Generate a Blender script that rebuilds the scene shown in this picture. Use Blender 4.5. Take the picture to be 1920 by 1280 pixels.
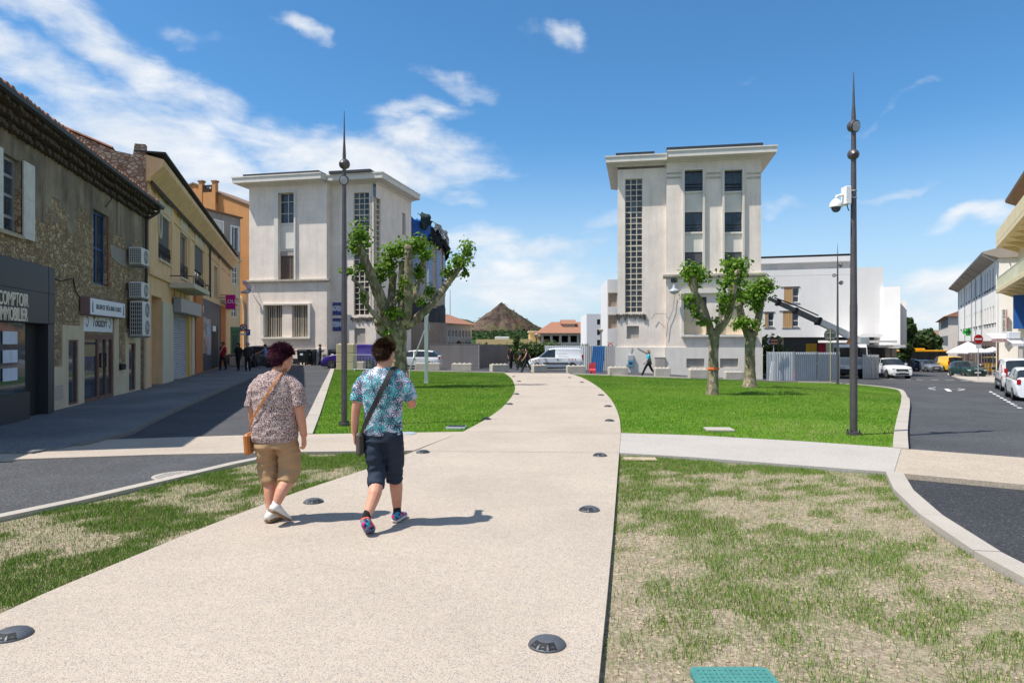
import bpy,bmesh,math,random
import numpy as np
from mathutils import Vector,Matrix
from mathutils import noise as mnoise
random.seed(7)
RNG=np.random.default_rng(7)
sc=bpy.context.scene
for _o in list(bpy.data.objects):
 bpy.data.objects.remove(_o)
COL=sc.collection
R=math.radians
PI=math.pi
# ------------------------------------------------------------------ camera
EYE=1.70
F=1280.0
cam_d=bpy.data.cameras.new('camera')
cam_d.lens=24.0
cam_d.sensor_width=36.0
cam_d.clip_start=0.05
cam_d.clip_end=9000
cam=bpy.data.objects.new('camera',cam_d)
cam.location=(0,0,EYE)
cam.rotation_euler=(R(90),0,0)
COL.objects.link(cam)
sc.camera=cam
# ------------------------------------------------------------------ light
SUN_VEC=Vector((0.535,0.165,-1.0)).normalized()
sun_d=bpy.data.lights.new('sun','SUN')
sun_d.energy=5.0
sun_d.angle=R(0.53)
sun_d.color=(1.0,0.955,0.89)
sun=bpy.data.objects.new('sun',sun_d)
sun.rotation_euler=SUN_VEC.to_track_quat('-Z','Y').to_euler()
sun.location=(-30,-10,60)
COL.objects.link(sun)
sc.view_settings.view_transform='Standard'
sc.view_settings.look='None'
sc.view_settings.gamma=1.0
sc.view_settings.use_curve_mapping=False
sc.view_settings.exposure=0.32
W=bpy.data.worlds.new('World')
sc.world=W
W.use_nodes=True
def world_nodes():
 nt=W.node_tree
 N,L=nt.nodes,nt.links
 N.clear()
 out=N.new('ShaderNodeOutputWorld')
 bg=N.new('ShaderNodeBackground')
 bg.inputs['Strength'].default_value=0.112
 L.new(bg.outputs[0],out.inputs[0])
 sky=N.new('ShaderNodeTexSky')
 sky.sky_type='NISHITA'
 sky.sun_disc=False
 to_sun=-SUN_VEC
 sky.sun_elevation=math.asin(to_sun.z)
 sky.sun_rotation=math.atan2(to_sun.x,to_sun.y)
 sky.altitude=150
 sky.air_density=1.0
 sky.dust_density=0.35
 sky.ozone_density=2.2
 hs=N.new('ShaderNodeHueSaturation')
 hs.inputs['Saturation'].default_value=1.08
 hs.inputs['Value'].default_value=1.0
 tint=N.new('ShaderNodeMixRGB')
 tint.blend_type='MULTIPLY'
 tint.inputs['Fac'].default_value=1.0
 tint.inputs['Color2'].default_value=(.73,1.02,1.17,1)
 L.new(sky.outputs[0],tint.inputs['Color1'])
 L.new(tint.outputs[0],hs.inputs['Color'])
 def m(op,a,b=None,c=None):
  n=N.new('ShaderNodeMath')
  n.operation=op
  for i,v in enumerate((a,b,c)):
   if v is None:
    continue
   if isinstance(v,(int,float)):
    n.inputs[i].default_value=v
   else:
    L.new(v,n.inputs[i])
  return n.outputs[0]
 tc=N.new('ShaderNodeTexCoord')
 sep=N.new('ShaderNodeSeparateXYZ')
 L.new(tc.outputs['Generated'],sep.inputs[0])
 az=m('ARCTAN2',sep.outputs[0],sep.outputs[1])
 el=m('ARCSINE',sep.outputs[2])
 cmb=N.new('ShaderNodeCombineXYZ')
 L.new(az,cmb.inputs[0])
 L.new(el,cmb.inputs[1])
 def noise(scale,detail,rough,vec,dist=0.0,rot=0.0,sx=1.0,sy=1.0,off=(0,0,0)):
  mp=N.new('ShaderNodeMapping')
  mp.inputs['Location'].default_value=off
  mp.inputs['Rotation'].default_value=(0,0,rot)
  mp.inputs['Scale'].default_value=(sx,sy,1)
  L.new(vec,mp.inputs[0])
  n=N.new('ShaderNodeTexNoise')
  n.inputs['Scale'].default_value=scale
  n.inputs['Detail'].default_value=detail
  n.inputs['Roughness'].default_value=rough
  n.inputs['Distortion'].default_value=dist
  L.new(mp.outputs[0],n.inputs['Vector'])
  return n.outputs[0]
 n1=noise(7.0,9,0.60,cmb.outputs[0],0.25,R(-8),0.8,1.7)
 n2=noise(13.0,8,0.62,cmb.outputs[0],0.5,R(28),0.5,2.0,(3,1,0))
 blobs=[(300,285,300,95,27,.62),(120,225,190,60,20,.46),(400,330,170,80,10,.62),(230,95,260,60,26,.60),(60,110,190,64,12,.60),(120,25,260,50,18,.54),(300,210,200,60,30,.50),(360,170,110,26,38,.50),(690,300,260,62,4,.66),(790,270,130,62,12,.58),(560,50,62,24,18,.50),(1040,78,62,26,8,.52),(860,150,95,26,8,.47),(790,195,110,30,-6,.48),(545,280,110,32,0,.56),(980,540,230,62,0,.60),(1010,470,200,42,-6,.52),(860,370,90,24,10,.40),(900,450,160,40,-8,.50),(1120,420,150,34,-20,.40),(1830,540,180,50,-6,.62),(1850,400,130,26,-12,.52),(1640,360,130,18,-10,.44),(1700,590,210,40,0,.55),(1640,215,150,14,-14,.36),(1430,130,120,14,-8,.34),(1480,395,60,24,0,.40),(380,60,80,30,20,.40),]
 wn=N.new('ShaderNodeTexNoise')
 wn.inputs['Scale'].default_value=9.0
 wn.inputs['Detail'].default_value=5
 L.new(cmb.outputs[0],wn.inputs['Vector'])
 w1=N.new('ShaderNodeVectorMath')
 w1.operation='SUBTRACT'
 L.new(wn.outputs['Color'],w1.inputs[0])
 w1.inputs[1].default_value=(.5,.5,.5)
 w2=N.new('ShaderNodeVectorMath')
 w2.operation='MULTIPLY_ADD'
 L.new(w1.outputs[0],w2.inputs[0])
 w2.inputs[1].default_value=(.16,.09,0)
 L.new(cmb.outputs[0],w2.inputs[2])
 tot=None
 for(px,py,rx,ry,a,w)in blobs:
  a0=math.atan((px-960)/F)
  e0=math.atan((640-py)/math.hypot(F,px-960))
  cx=math.cos(a0)
  mp=N.new('ShaderNodeMapping')
  mp.vector_type='TEXTURE'
  mp.inputs['Location'].default_value=(a0,e0,0)
  mp.inputs['Rotation'].default_value=(0,0,-R(a))
  mp.inputs['Scale'].default_value=(rx/F*cx,ry/F*cx,1)
  L.new(w2.outputs[0],mp.inputs[0])
  vl=N.new('ShaderNodeVectorMath')
  vl.operation='LENGTH'
  L.new(mp.outputs[0],vl.inputs[0])
  mr=N.new('ShaderNodeMapRange')
  mr.interpolation_type='SMOOTHSTEP'
  mr.inputs['From Min'].default_value=1.9
  mr.inputs['From Max'].default_value=0.0
  mr.inputs['To Min'].default_value=0.0
  mr.inputs['To Max'].default_value=w+.06
  L.new(vl.outputs['Value'],mr.inputs['Value'])
  tot=mr.outputs[0]if tot is None else m('MAXIMUM',tot,mr.outputs[0])
 far=noise(1.6,2,0.5,cmb.outputs[0],0,0,1,1,(5,2,0))
 side=N.new('ShaderNodeMapRange')
 side.inputs['From Min'].default_value=0.72
 side.inputs['From Max'].default_value=0.95
 side.inputs['To Max'].default_value=1.0
 L.new(m('ABSOLUTE',az),side.inputs['Value'])
 tot=m('MAXIMUM',tot,m('MULTIPLY',m('MULTIPLY',far,0.85),side.outputs[0]))
 v=m('ADD',m('ADD',m('MULTIPLY',n1,0.76),m('MULTIPLY',n2,0.42)),tot)
 cl=N.new('ShaderNodeMapRange')
 cl.interpolation_type='SMOOTHSTEP'
 cl.inputs['From Min'].default_value=0.88
 cl.inputs['From Max'].default_value=1.30
 cl.inputs['To Max'].default_value=0.93
 L.new(v,cl.inputs['Value'])
 hz=N.new('ShaderNodeMapRange')
 hz.interpolation_type='SMOOTHSTEP'
 hz.inputs['From Min'].default_value=0.30
 hz.inputs['From Max'].default_value=-0.02
 hz.inputs['To Max'].default_value=0.85
 L.new(el,hz.inputs['Value'])
 shade=N.new('ShaderNodeMixRGB')
 shade.inputs['Color1'].default_value=(4.9,5.5,6.3,1)
 shade.inputs['Color2'].default_value=(7.0,7.1,7.2,1)
 sh=N.new('ShaderNodeMapRange')
 sh.inputs['From Min'].default_value=0.35
 sh.inputs['From Max'].default_value=0.62
 L.new(n1,sh.inputs['Value'])
 L.new(sh.outputs[0],shade.inputs['Fac'])
 mx0=N.new('ShaderNodeMixRGB')
 L.new(hz.outputs[0],mx0.inputs['Fac'])
 L.new(hs.outputs[0],mx0.inputs['Color1'])
 mx0.inputs['Color2'].default_value=(4.6,5.5,6.5,1)
 mx=N.new('ShaderNodeMixRGB')
 L.new(cl.outputs[0],mx.inputs['Fac'])
 L.new(mx0.outputs[0],mx.inputs['Color1'])
 L.new(shade.outputs[0],mx.inputs['Color2'])
 L.new(mx.outputs[0],bg.inputs['Color'])
world_nodes()
# ------------------------------------------------------------------ terrain: level near the camera, falling to the back and right
def zt(x,y):
 d=y-20.0
 a=min(max((x-9.0)/11.0,0.0),1.0)
 b=min(max((y-13.0)/15.0,0.0),1.0)
 q=a*a*(3-2*a)*b*b*(3-2*b)
 if d<=0:
  return-.75*q
 s=d*d/20.0 if d<10 else d-5.0
 s=min(s,85.0)
 k=min(max(0.017+0.0006*x,0.0),0.040)
 return-k*s*(1-.5*q)-.75*q
def ray(px,py):
 return Vector(((px-960.0)/F,1.0,(640.0-py)/F))
def G(px,py,off=0.0):
 """ground point seen at a photo pixel"""
 r=ray(px,py)
 t=1.0
 lo,hi=0.5,400.0
 for _ in range(60):
  t=(lo+hi)/2
  if EYE+r.z*t-(zt(r.x*t,t)+off)>0:
   lo=t
  else:
   hi=t
 return Vector((r.x*t,t,zt(r.x*t,t)+off))
def at(px,py,y):
 r=ray(px,py)
 return Vector((r.x*y,y,EYE+r.z*y))
# ------------------------------------------------------------------ colours and materials
def lin(c):
 c=c/255.0
 return c/12.92 if c<=0.04045 else((c+0.055)/1.055)**2.4
def S(r,g,b,k=1.0):
 return(lin(r)*k,lin(g)*k,lin(b)*k)
MATS={}
class NT:
 """tiny node-tree helper"""
 def __init__(self,name):
  self.m=bpy.data.materials.new(name)
  self.m.use_nodes=True
  self.t=self.m.node_tree
  self.N,self.L=self.t.nodes,self.t.links
  self.b=self.N['Principled BSDF']
  self.tc=None
 def co(self,kind='Object',scale=None,rot=None):
  if self.tc is None:
   self.tc=self.N.new('ShaderNodeTexCoord')
  o=self.tc.outputs[kind]
  if scale or rot:
   mp=self.N.new('ShaderNodeMapping')
   if scale:
    mp.inputs['Scale'].default_value=scale
   if rot:
    mp.inputs['Rotation'].default_value=rot
   self.L.new(o,mp.inputs[0])
   o=mp.outputs[0]
  return o
 def put(self,sock,v):
  if isinstance(v,(int,float)):
   sock.default_value=v
  elif isinstance(v,tuple):
   sock.default_value=v if len(v)==4 or sock.type=='VECTOR' else(*v,1)
  else:
   self.L.new(v,sock)
 def noise(self,scale,detail=4,rough=.55,vec=None,dist=0.0):
  n=self.N.new('ShaderNodeTexNoise')
  n.inputs['Scale'].default_value=scale
  n.inputs['Detail'].default_value=detail
  n.inputs['Roughness'].default_value=rough
  n.inputs['Distortion'].default_value=dist
  self.L.new(vec if vec is not None else self.co(),n.inputs['Vector'])
  return n.outputs[0]
 def voro(self,scale,vec=None,out='Distance',feature='F1',rnd=1.0):
  n=self.N.new('ShaderNodeTexVoronoi')
  n.feature=feature
  n.inputs['Scale'].default_value=scale
  n.inputs['Randomness'].default_value=rnd
  self.L.new(vec if vec is not None else self.co(),n.inputs['Vector'])
  return n.outputs[out]
 def math(self,op,a,b=None,c=None):
  n=self.N.new('ShaderNodeMath')
  n.operation=op
  for i,v in enumerate((a,b,c)):
   if v is not None:
    self.put(n.inputs[i],v)
  return n.outputs[0]
 def vmath(self,op,a,b=None,out=0,scale=None):
  n=self.N.new('ShaderNodeVectorMath')
  n.operation=op
  self.put(n.inputs[0],a)
  if b is not None:
   self.put(n.inputs[1],b)
  if scale is not None:
   n.inputs['Scale'].default_value=scale
  return n.outputs[out]
 def sep(self,v):
  n=self.N.new('ShaderNodeSeparateXYZ')
  self.L.new(v,n.inputs[0])
  return n.outputs
 def comb(self,x,y,z=0.0):
  n=self.N.new('ShaderNodeCombineXYZ')
  for i,v in enumerate((x,y,z)):
   self.put(n.inputs[i],v)
  return n.outputs[0]
 def rng(self,v,a,b,c=0.0,d=1.0,smooth=False):
  n=self.N.new('ShaderNodeMapRange')
  if smooth:
   n.interpolation_type='SMOOTHSTEP'
  for k,x in(('From Min',a),('From Max',b),('To Min',c),('To Max',d)):
   n.inputs[k].default_value=x
  self.put(n.inputs['Value'],v)
  return n.outputs[0]
 def mix(self,f,a,b,blend='MIX'):
  n=self.N.new('ShaderNodeMixRGB')
  n.blend_type=blend
  self.put(n.inputs['Fac'],f)
  self.put(n.inputs['Color1'],a)
  self.put(n.inputs['Color2'],b)
  return n.outputs[0]
 def mul(self,col,v):
  """colour times scalar socket"""
  return self.vmath('MULTIPLY',col,self.comb(v,v,v))
 def bump(self,h,strength=.3,dist=.02):
  n=self.N.new('ShaderNodeBump')
  n.inputs['Strength'].default_value=strength
  n.inputs['Distance'].default_value=dist
  self.L.new(h,n.inputs['Height'])
  self.L.new(n.outputs[0],self.b.inputs['Normal'])
 def fin(self,col,rough=.8,metal=0.0,spec=.4):
  self.put(self.b.inputs['Base Color'],col)
  self.put(self.b.inputs['Roughness'],rough)
  self.b.inputs['Metallic'].default_value=metal
  self.b.inputs['Specular IOR Level'].default_value=spec
  return self.m
def mat(name,col,rough=.8,var=.10,scale=2.0,fine=.06,fscale=45.0,bump=.0,bscale=60.0,metal=0.0,spec=.4,streak=0.0,coat=0.0):
 """plain surface with uneven tone, fine grain, optional rain streaks"""
 if name in MATS:
  return MATS[name]
 n=NT(name)
 a=n.noise(scale,5,.6)
 b=n.noise(fscale,3,.6)
 f=n.math('ADD',n.rng(a,.3,.7,1-var,1+var),n.rng(b,.3,.7,-fine,fine))
 if streak:
  s=n.noise(1.0,6,.65,n.co('Object',(3.0,3.0,.22)))
  f=n.math('MULTIPLY',f,n.rng(s,.48,.74,1.0,1-streak))
 c=n.mul(col,f)
 if bump:
  n.bump(n.noise(bscale,4,.6),bump,.01)
 n.fin(c,rough,metal,spec)
 if coat:
  n.b.inputs['Coat Weight'].default_value=coat
  n.b.inputs['Coat Roughness'].default_value=.05
 MATS[name]=n.m
 return n.m
def glass(name='window_glass',col=(.032,.046,.062),rough=.06,spec=.5):  # bluish base colour stands in for part of the reflected sky
 if name in MATS:
  return MATS[name]
 n=NT(name)
 w=n.noise(1.3,2,.5)
 n.bump(w,.06,.05)
 n.fin(n.mul(col,n.rng(n.noise(2.0,3),.3,.7,.6,1.5)),rough,0,spec)
 MATS[name]=n.m
 return n.m
def emit(name,col,strength):
 if name in MATS:
  return MATS[name]
 n=NT(name)
 n.fin(col,.4)
 n.b.inputs['Emission Color'].default_value=(*col,1)
 n.b.inputs['Emission Strength'].default_value=strength
 MATS[name]=n.m
 return n.m
# ------------------------------------------------------------------ objects
def thing(name,label,cat,loc=(0,0,0),rotz=0.0,group=None):
 o=bpy.data.objects.new(name,None)
 o.empty_display_size=.2
 COL.objects.link(o)
 o.location=loc
 o.rotation_euler=(0,0,rotz)
 tag(o,label,cat,group)
 return o
def tag(o,label,cat=None,group=None):
 o['label']=label
 if cat:
  o['category']=cat
 if group:
  o['group']=group
 return o
def link_mesh(name,me,mats,parent=None,kind=None,label=None,smooth=False):
 o=bpy.data.objects.new(name,me)
 COL.objects.link(o)
 for mm in(mats if isinstance(mats,(list,tuple))else[mats]):
  if len(me.materials)<len(mats if isinstance(mats,(list,tuple))else[mats]):
   me.materials.append(mm)
 if parent is not None:
  o.parent=parent
 if kind:
  o['kind']=kind
 if label:
  o['label']=label
 if smooth:
  me.shade_smooth()
 return o
class MB:
 def __init__(self):
  self.v,self.f,self.mi,self.cur=[],[],[],0
 def add(self,vs,fs):
  b=len(self.v)
  self.v+=[tuple(x)for x in vs]
  self.f+=[tuple(i+b for i in q)for q in fs]
  self.mi+=[self.cur]*len(fs)
  return self
 def box(self,x0,x1,y0,y1,z0,z1):
  if x0>x1:x0,x1=x1,x0
  if y0>y1:y0,y1=y1,y0
  if z0>z1:z0,z1=z1,z0
  v=[(x0,y0,z0),(x1,y0,z0),(x1,y1,z0),(x0,y1,z0),(x0,y0,z1),(x1,y0,z1),(x1,y1,z1),(x0,y1,z1)]
  f=[(0,3,2,1),(4,5,6,7),(0,1,5,4),(1,2,6,5),(2,3,7,6),(3,0,4,7)]
  return self.add(v,f)
 def bevbox(self,x0,x1,y0,y1,z0,z1,b=.02):
  """box with chamfered edges"""
  if x0>x1:x0,x1=x1,x0
  if y0>y1:y0,y1=y1,y0
  if z0>z1:z0,z1=z1,z0
  b=min(b,(x1-x0)*.45,(y1-y0)*.45,(z1-z0)*.45)
  bm=bmesh.new()
  bmesh.ops.create_cube(bm,size=1.0)
  for v in bm.verts:
   v.co=Vector(((x0+x1)/2+v.co.x*(x1-x0),(y0+y1)/2+v.co.y*(y1-y0),(z0+z1)/2+v.co.z*(z1-z0)))
  bmesh.ops.bevel(bm,geom=list(bm.edges),offset=b,segments=1,affect='EDGES')
  self.bm(bm)
  return self
 def bm(self,bm,free=True):
  bm.verts.index_update()
  self.add([v.co[:]for v in bm.verts],[tuple(v.index for v in f.verts)for f in bm.faces])
  if free:
   bm.free()
  return self
 def quad(self,a,b,c,d):
  return self.add([a,b,c,d],[(0,1,2,3)])
 def tube(self,pts,rad,n=8,caps=True):
  """round bar along a polyline; rad is one radius or one per point"""
  pts=[Vector(p)for p in pts]
  rr=rad if isinstance(rad,(list,tuple))else[rad]*len(pts)
  vs,fs=[],[]
  up=None
  for i,p in enumerate(pts):
   if i==0:t=pts[1]-p
   elif i==len(pts)-1:t=p-pts[i-1]
   else:t=(pts[i+1]-p).normalized()+(p-pts[i-1]).normalized()
   if t.length<1e-9:t=Vector((0,0,1))
   t.normalize()
   if up is None:
    up=t.orthogonal().normalized()
   up=(up-t*up.dot(t))
   if up.length<1e-6:up=t.orthogonal()
   up.normalize()
   w=t.cross(up)
   for k in range(n):
    a=2*PI*k/n
    vs.append(p+(up*math.cos(a)+w*math.sin(a))*rr[i])
  for i in range(len(pts)-1):
   for k in range(n):
    a,b=i*n+k,i*n+(k+1)%n
    fs.append((a,b,b+n,a+n))
  if caps:
   fs.append(tuple(reversed(range(n))))
   e=(len(pts)-1)*n
   fs.append(tuple(e+k for k in range(n)))
  return self.add(vs,fs)
 def cyl(self,a,b,r,n=12,r2=None):
  return self.tube([a,b],[r,r if r2 is None else r2],n)
 def lathe(self,prof,n=16,o=(0,0,0)):
  """profile of (radius, z) about the z axis"""
  vs,fs=[],[]
  for(r,z)in prof:
   for k in range(n):
    a=2*PI*k/n
    vs.append((o[0]+r*math.cos(a),o[1]+r*math.sin(a),o[2]+z))
  for i in range(len(prof)-1):
   for k in range(n):
    a,b=i*n+k,i*n+(k+1)%n
    fs.append((a,b,b+n,a+n))
  if prof[0][0]>1e-6:fs.append(tuple(reversed(range(n))))
  if prof[-1][0]>1e-6:fs.append(tuple((len(prof)-1)*n+k for k in range(n)))
  return self.add(vs,fs)
 def prism(self,poly,axis,a,b):
  """extrude a 2-D outline along an axis ('x','y','z') from a to b"""
  n=len(poly)
  def P(p,t):
   return{'x':(t,p[0],p[1]),'y':(p[0],t,p[1]),'z':(p[0],p[1],t)}[axis]
  vs=[P(p,a)for p in poly]+[P(p,b)for p in poly]
  fs=[tuple(range(n)),tuple(reversed(range(n,2*n)))]
  for i in range(n):
   j=(i+1)%n
   fs.append((i,i+n,j+n,j))
  return self.add(vs,fs)
 def xf(self,M):
  self.v=[tuple(M@Vector(p))for p in self.v]
  return self
 def mesh(self,name,fix=True):
  me=bpy.data.meshes.new(name)
  me.from_pydata(self.v,[],self.f)
  me.polygons.foreach_set('material_index',self.mi)
  if fix:
   bm=bmesh.new()
   bm.from_mesh(me)
   bmesh.ops.recalc_face_normals(bm,faces=bm.faces)
   bm.to_mesh(me)
   bm.free()
  me.update()
  return me
 def build(self,name,mats,parent=None,kind=None,label=None,smooth=False,angle=None,loc=None,rot=None,fix=True):
  me=self.mesh(name,fix)
  o=link_mesh(name,me,mats,parent,kind,label)
  if smooth:
   me.shade_smooth()
  if angle:
   me.shade_smooth()
   bm=bmesh.new()
   bm.from_mesh(me)
   for e in bm.edges:
    if len(e.link_faces)==2 and e.calc_face_angle(0)>R(angle):
     e.smooth=False
   bm.to_mesh(me)
   bm.free()
  if loc is not None:o.location=loc
  if rot is not None:o.rotation_euler=rot
  return o
def copy_tree(o,parent=None):
 c=o.copy()
 COL.objects.link(c)
 if parent is not None:
  c.parent=parent
  c.matrix_parent_inverse=o.matrix_parent_inverse
 for ch in list(o.children):
  copy_tree(ch,c)
 return c
def dup(o,loc,rotz=0.0,label=None,group=None,scale=None):
 c=copy_tree(o)
 c.location=loc
 c.rotation_euler=(0,0,rotz)
 if label:c['label']=label
 if group:c['group']=group
 if scale:c.scale=(scale,scale,scale)
 return c
def text_mesh(name,s,size,mats,parent,M,depth=.006,align='CENTER',sx=1.0,shear=0.0,label=None,kind=None,offset=0.0):
 cu=bpy.data.curves.new(name,'FONT')
 cu.body=s
 cu.size=size
 cu.align_x=align
 cu.align_y='CENTER'
 cu.extrude=depth/2
 cu.shear=shear
 cu.offset=offset
 cu.resolution_u=3
 o=bpy.data.objects.new('tmp_text',cu)
 COL.objects.link(o)
 dg=bpy.context.evaluated_depsgraph_get()
 me=bpy.data.meshes.new_from_object(o.evaluated_get(dg))
 bpy.data.objects.remove(o)
 me.transform(M@Matrix.Diagonal((sx,1,1,1)))
 me.materials.clear()
 me.name=name
 t=link_mesh(name,me,mats,parent,kind,label)
 return t
def inside(poly,pts):
 """numpy point-in-polygon"""
 x,y=pts[:,0],pts[:,1]
 c=np.zeros(len(pts),bool)
 n=len(poly)
 for i in range(n):
  x0,y0=poly[i][0],poly[i][1]
  x1,y1=poly[(i+1)%n][0],poly[(i+1)%n][1]
  if y0==y1:continue
  k=((y0>y)!=(y1>y))&(x<(x1-x0)*(y-y0)/(y1-y0)+x0)
  c^=k
 return c
def smooth_line(pts,sub=4):
 """Catmull-Rom through 2-D/3-D points"""
 P=[Vector(p)for p in pts]
 out=[]
 for i in range(len(P)-1):
  a=P[max(i-1,0)];b=P[i];c=P[i+1];d=P[min(i+2,len(P)-1)]
  for k in range(sub):
   t=k/sub
   out.append(.5*((2*b)+(c-a)*t+(2*a-5*b+4*c-d)*t*t+(3*b-a-3*c+d)*t**3))
 out.append(P[-1])
 return out
def sheet(name,poly,mats,off,thick=0.0,step=2.5,parent=None,kind='structure',flat=False,label=None):
 """ground sheet with outline poly [(x,y)..] laid on the terrain at height off; thick > 0 gives it edges"""
 bm=bmesh.new()
 vs=[bm.verts.new((p[0],p[1],0))for p in poly]
 f=bm.faces.new(vs)
 bmesh.ops.triangulate(bm,faces=[f])
 xs=[p[0]for p in poly];ys=[p[1]for p in poly]
 for ax,lo,hi in((0,min(xs),max(xs)),(1,min(ys),max(ys))):
  if ax==1:lo=max(lo,12.4)
  if ax==0 and max(ys)<20:continue
  c=math.ceil(lo/step)*step
  while c<hi:
   no=(1,0,0)if ax==0 else(0,1,0)
   co=(c,0,0)if ax==0 else(0,c,0)
   bmesh.ops.bisect_plane(bm,geom=bm.verts[:]+bm.edges[:]+bm.faces[:],plane_co=co,plane_no=no)
   c+=step
 for fc in bm.faces:
  if fc.normal.z<0:fc.normal_flip()
 for v in bm.verts:
  v.co.z=off if flat else zt(v.co.x,v.co.y)+off
 if thick:
  be=[e for e in bm.edges if len(e.link_faces)==1]
  low={}
  for e in be:
   for v in e.verts:
    if v not in low:
     low[v]=bm.verts.new((v.co.x,v.co.y,v.co.z-thick))
  for e in be:
   a,b=e.verts
   bm.faces.new((a,b,low[b],low[a]))
  bmesh.ops.recalc_face_normals(bm,faces=bm.faces)
 me=bpy.data.meshes.new(name)
 bm.to_mesh(me)
 bm.free()
 return link_mesh(name,me,mats,parent,kind,label)
def strip_poly(line,w0,w1):
 """outline of a band from offset w0 to w1 beside a line of (x,y)"""
 P=[Vector((p[0],p[1]))for p in line]
 A,B=[],[]
 for i,p in enumerate(P):
  t=(P[min(i+1,len(P)-1)]-P[max(i-1,0)]).normalized()
  n=Vector((-t.y,t.x))
  A.append(p+n*w0)
  B.append(p+n*w1)
 return A+B[::-1]
class Plane:
 """a facade: a vertical plane with u along it, v up; local y points into the building"""
 def __init__(self,o,d,z0):
  self.o=Vector((o[0],o[1]))
  self.d=Vector(d).normalized()
  self.z0=z0
  self.n=Vector((-self.d.y,self.d.x))
  self.rot=math.atan2(self.d.y,self.d.x)
 def uv(self,px,py,w=0.0):
  r=ray(px,py)
  q=self.o+self.n*w
  det=r.x*(-self.d.y)+self.d.x
  t=(q.x*(-self.d.y)+self.d.x*q.y)/det
  p=Vector((r.x*t,t))
  return(p-q).dot(self.d),EYE+r.z*t-self.z0
 def u(self,px,w=0.0):
  return self.uv(px,640,w)[0]
 def rect(self,x0,y0,x1,y1,w=0.0):
  """photo box: (left, top, right, bottom) -> u0,u1,v0,v1 with heights read at the box's middle"""
  u0,u1=self.u(x0,w),self.u(x1,w)
  mx=(x0+x1)/2
  va,vb=self.uv(mx,y1,w)[1],self.uv(mx,y0,w)[1]
  return min(u0,u1),max(u0,u1),va,vb
 def xyz(self,u,w=0.0):
  q=self.o+self.n*w+self.d*u
  return Vector((q.x,q.y,self.z0))
 def thing(self,name,label,cat,group=None):
  return thing(name,label,cat,(self.o.x,self.o.y,self.z0),self.rot,group)
def wall_mb(mb,u0,u1,v0,v1,holes,y=0.0,depth=.25):
 """wall face at local y with openings and their reveals (depth into the building)"""
 us=sorted(set([u0,u1]+[min(max(h[i],u0),u1)for h in holes for i in(0,1)]))
 vs=sorted(set([v0,v1]+[min(max(h[i],v0),v1)for h in holes for i in(2,3)]))
 for i in range(len(us)-1):
  for j in range(len(vs)-1):
   cu,cv=(us[i]+us[i+1])/2,(vs[j]+vs[j+1])/2
   if any(h[0]<cu<h[1]and h[2]<cv<h[3]for h in holes):
    continue
   mb.quad((us[i],y,vs[j]),(us[i+1],y,vs[j]),(us[i+1],y,vs[j+1]),(us[i],y,vs[j+1]))
 for h in holes:
  a,b,c,d=h[:4]
  dd=h[4]if len(h)>4 else depth
  y1=y+dd
  mb.quad((a,y,c),(a,y,d),(a,y1,d),(a,y1,c))
  mb.quad((b,y,c),(b,y1,c),(b,y1,d),(b,y,d))
  mb.quad((a,y,c),(a,y1,c),(b,y1,c),(b,y,c))
  mb.quad((a,y,d),(b,y,d),(b,y1,d),(a,y1,d))
 return mb
def box_rest(mb,u0,u1,v0,v1,y0,y1,roof=True):
 """sides, back and roof behind a front wall"""
 mb.quad((u0,y0,v0),(u0,y0,v1),(u0,y1,v1),(u0,y1,v0))
 mb.quad((u1,y0,v0),(u1,y1,v0),(u1,y1,v1),(u1,y0,v1))
 mb.quad((u0,y1,v0),(u0,y1,v1),(u1,y1,v1),(u1,y1,v0))
 if roof:
  mb.quad((u0,y0,v1),(u1,y0,v1),(u1,y1,v1),(u0,y1,v1))
 return mb
def window(par,h,y,frame_m,glass_m,nx=2,ny=1,fw=.06,sill=None,name='window',bars=(),pane_split=False):
 """frame part with panes as sub-parts, set at depth y inside opening h=(u0,u1,v0,v1)"""
 a,b,c,d=h[:4]
 mb=MB()
 mb.box(a,a+fw,y,y+.07,c,d);mb.box(b-fw,b,y,y+.07,c,d)
 mb.box(a+fw,b-fw,y,y+.07,c,c+fw);mb.box(a+fw,b-fw,y,y+.07,d-fw,d)
 for i in range(1,nx):
  x=a+(b-a)*i/nx
  mb.box(x-fw*.6,x+fw*.6,y+.005,y+.06,c+fw,d-fw)
 for v in bars:
  z=c+(d-c)*v
  mb.box(a+fw,b-fw,y+.01,y+.055,z-fw*.45,z+fw*.45)
 f=mb.build(name,frame_m,par)
 p=MB().box(a+fw*.5,b-fw*.5,y+.03,y+.045,c+fw*.5,d-fw*.5)
 p.build('pane',glass_m,f)
 if sill:
  s=MB().box(a-.06,b+.06,-.08+(y-.2 if False else 0),y,c-.08,c-.002)
  s.build('sill',sill,f)
 return f
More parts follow.
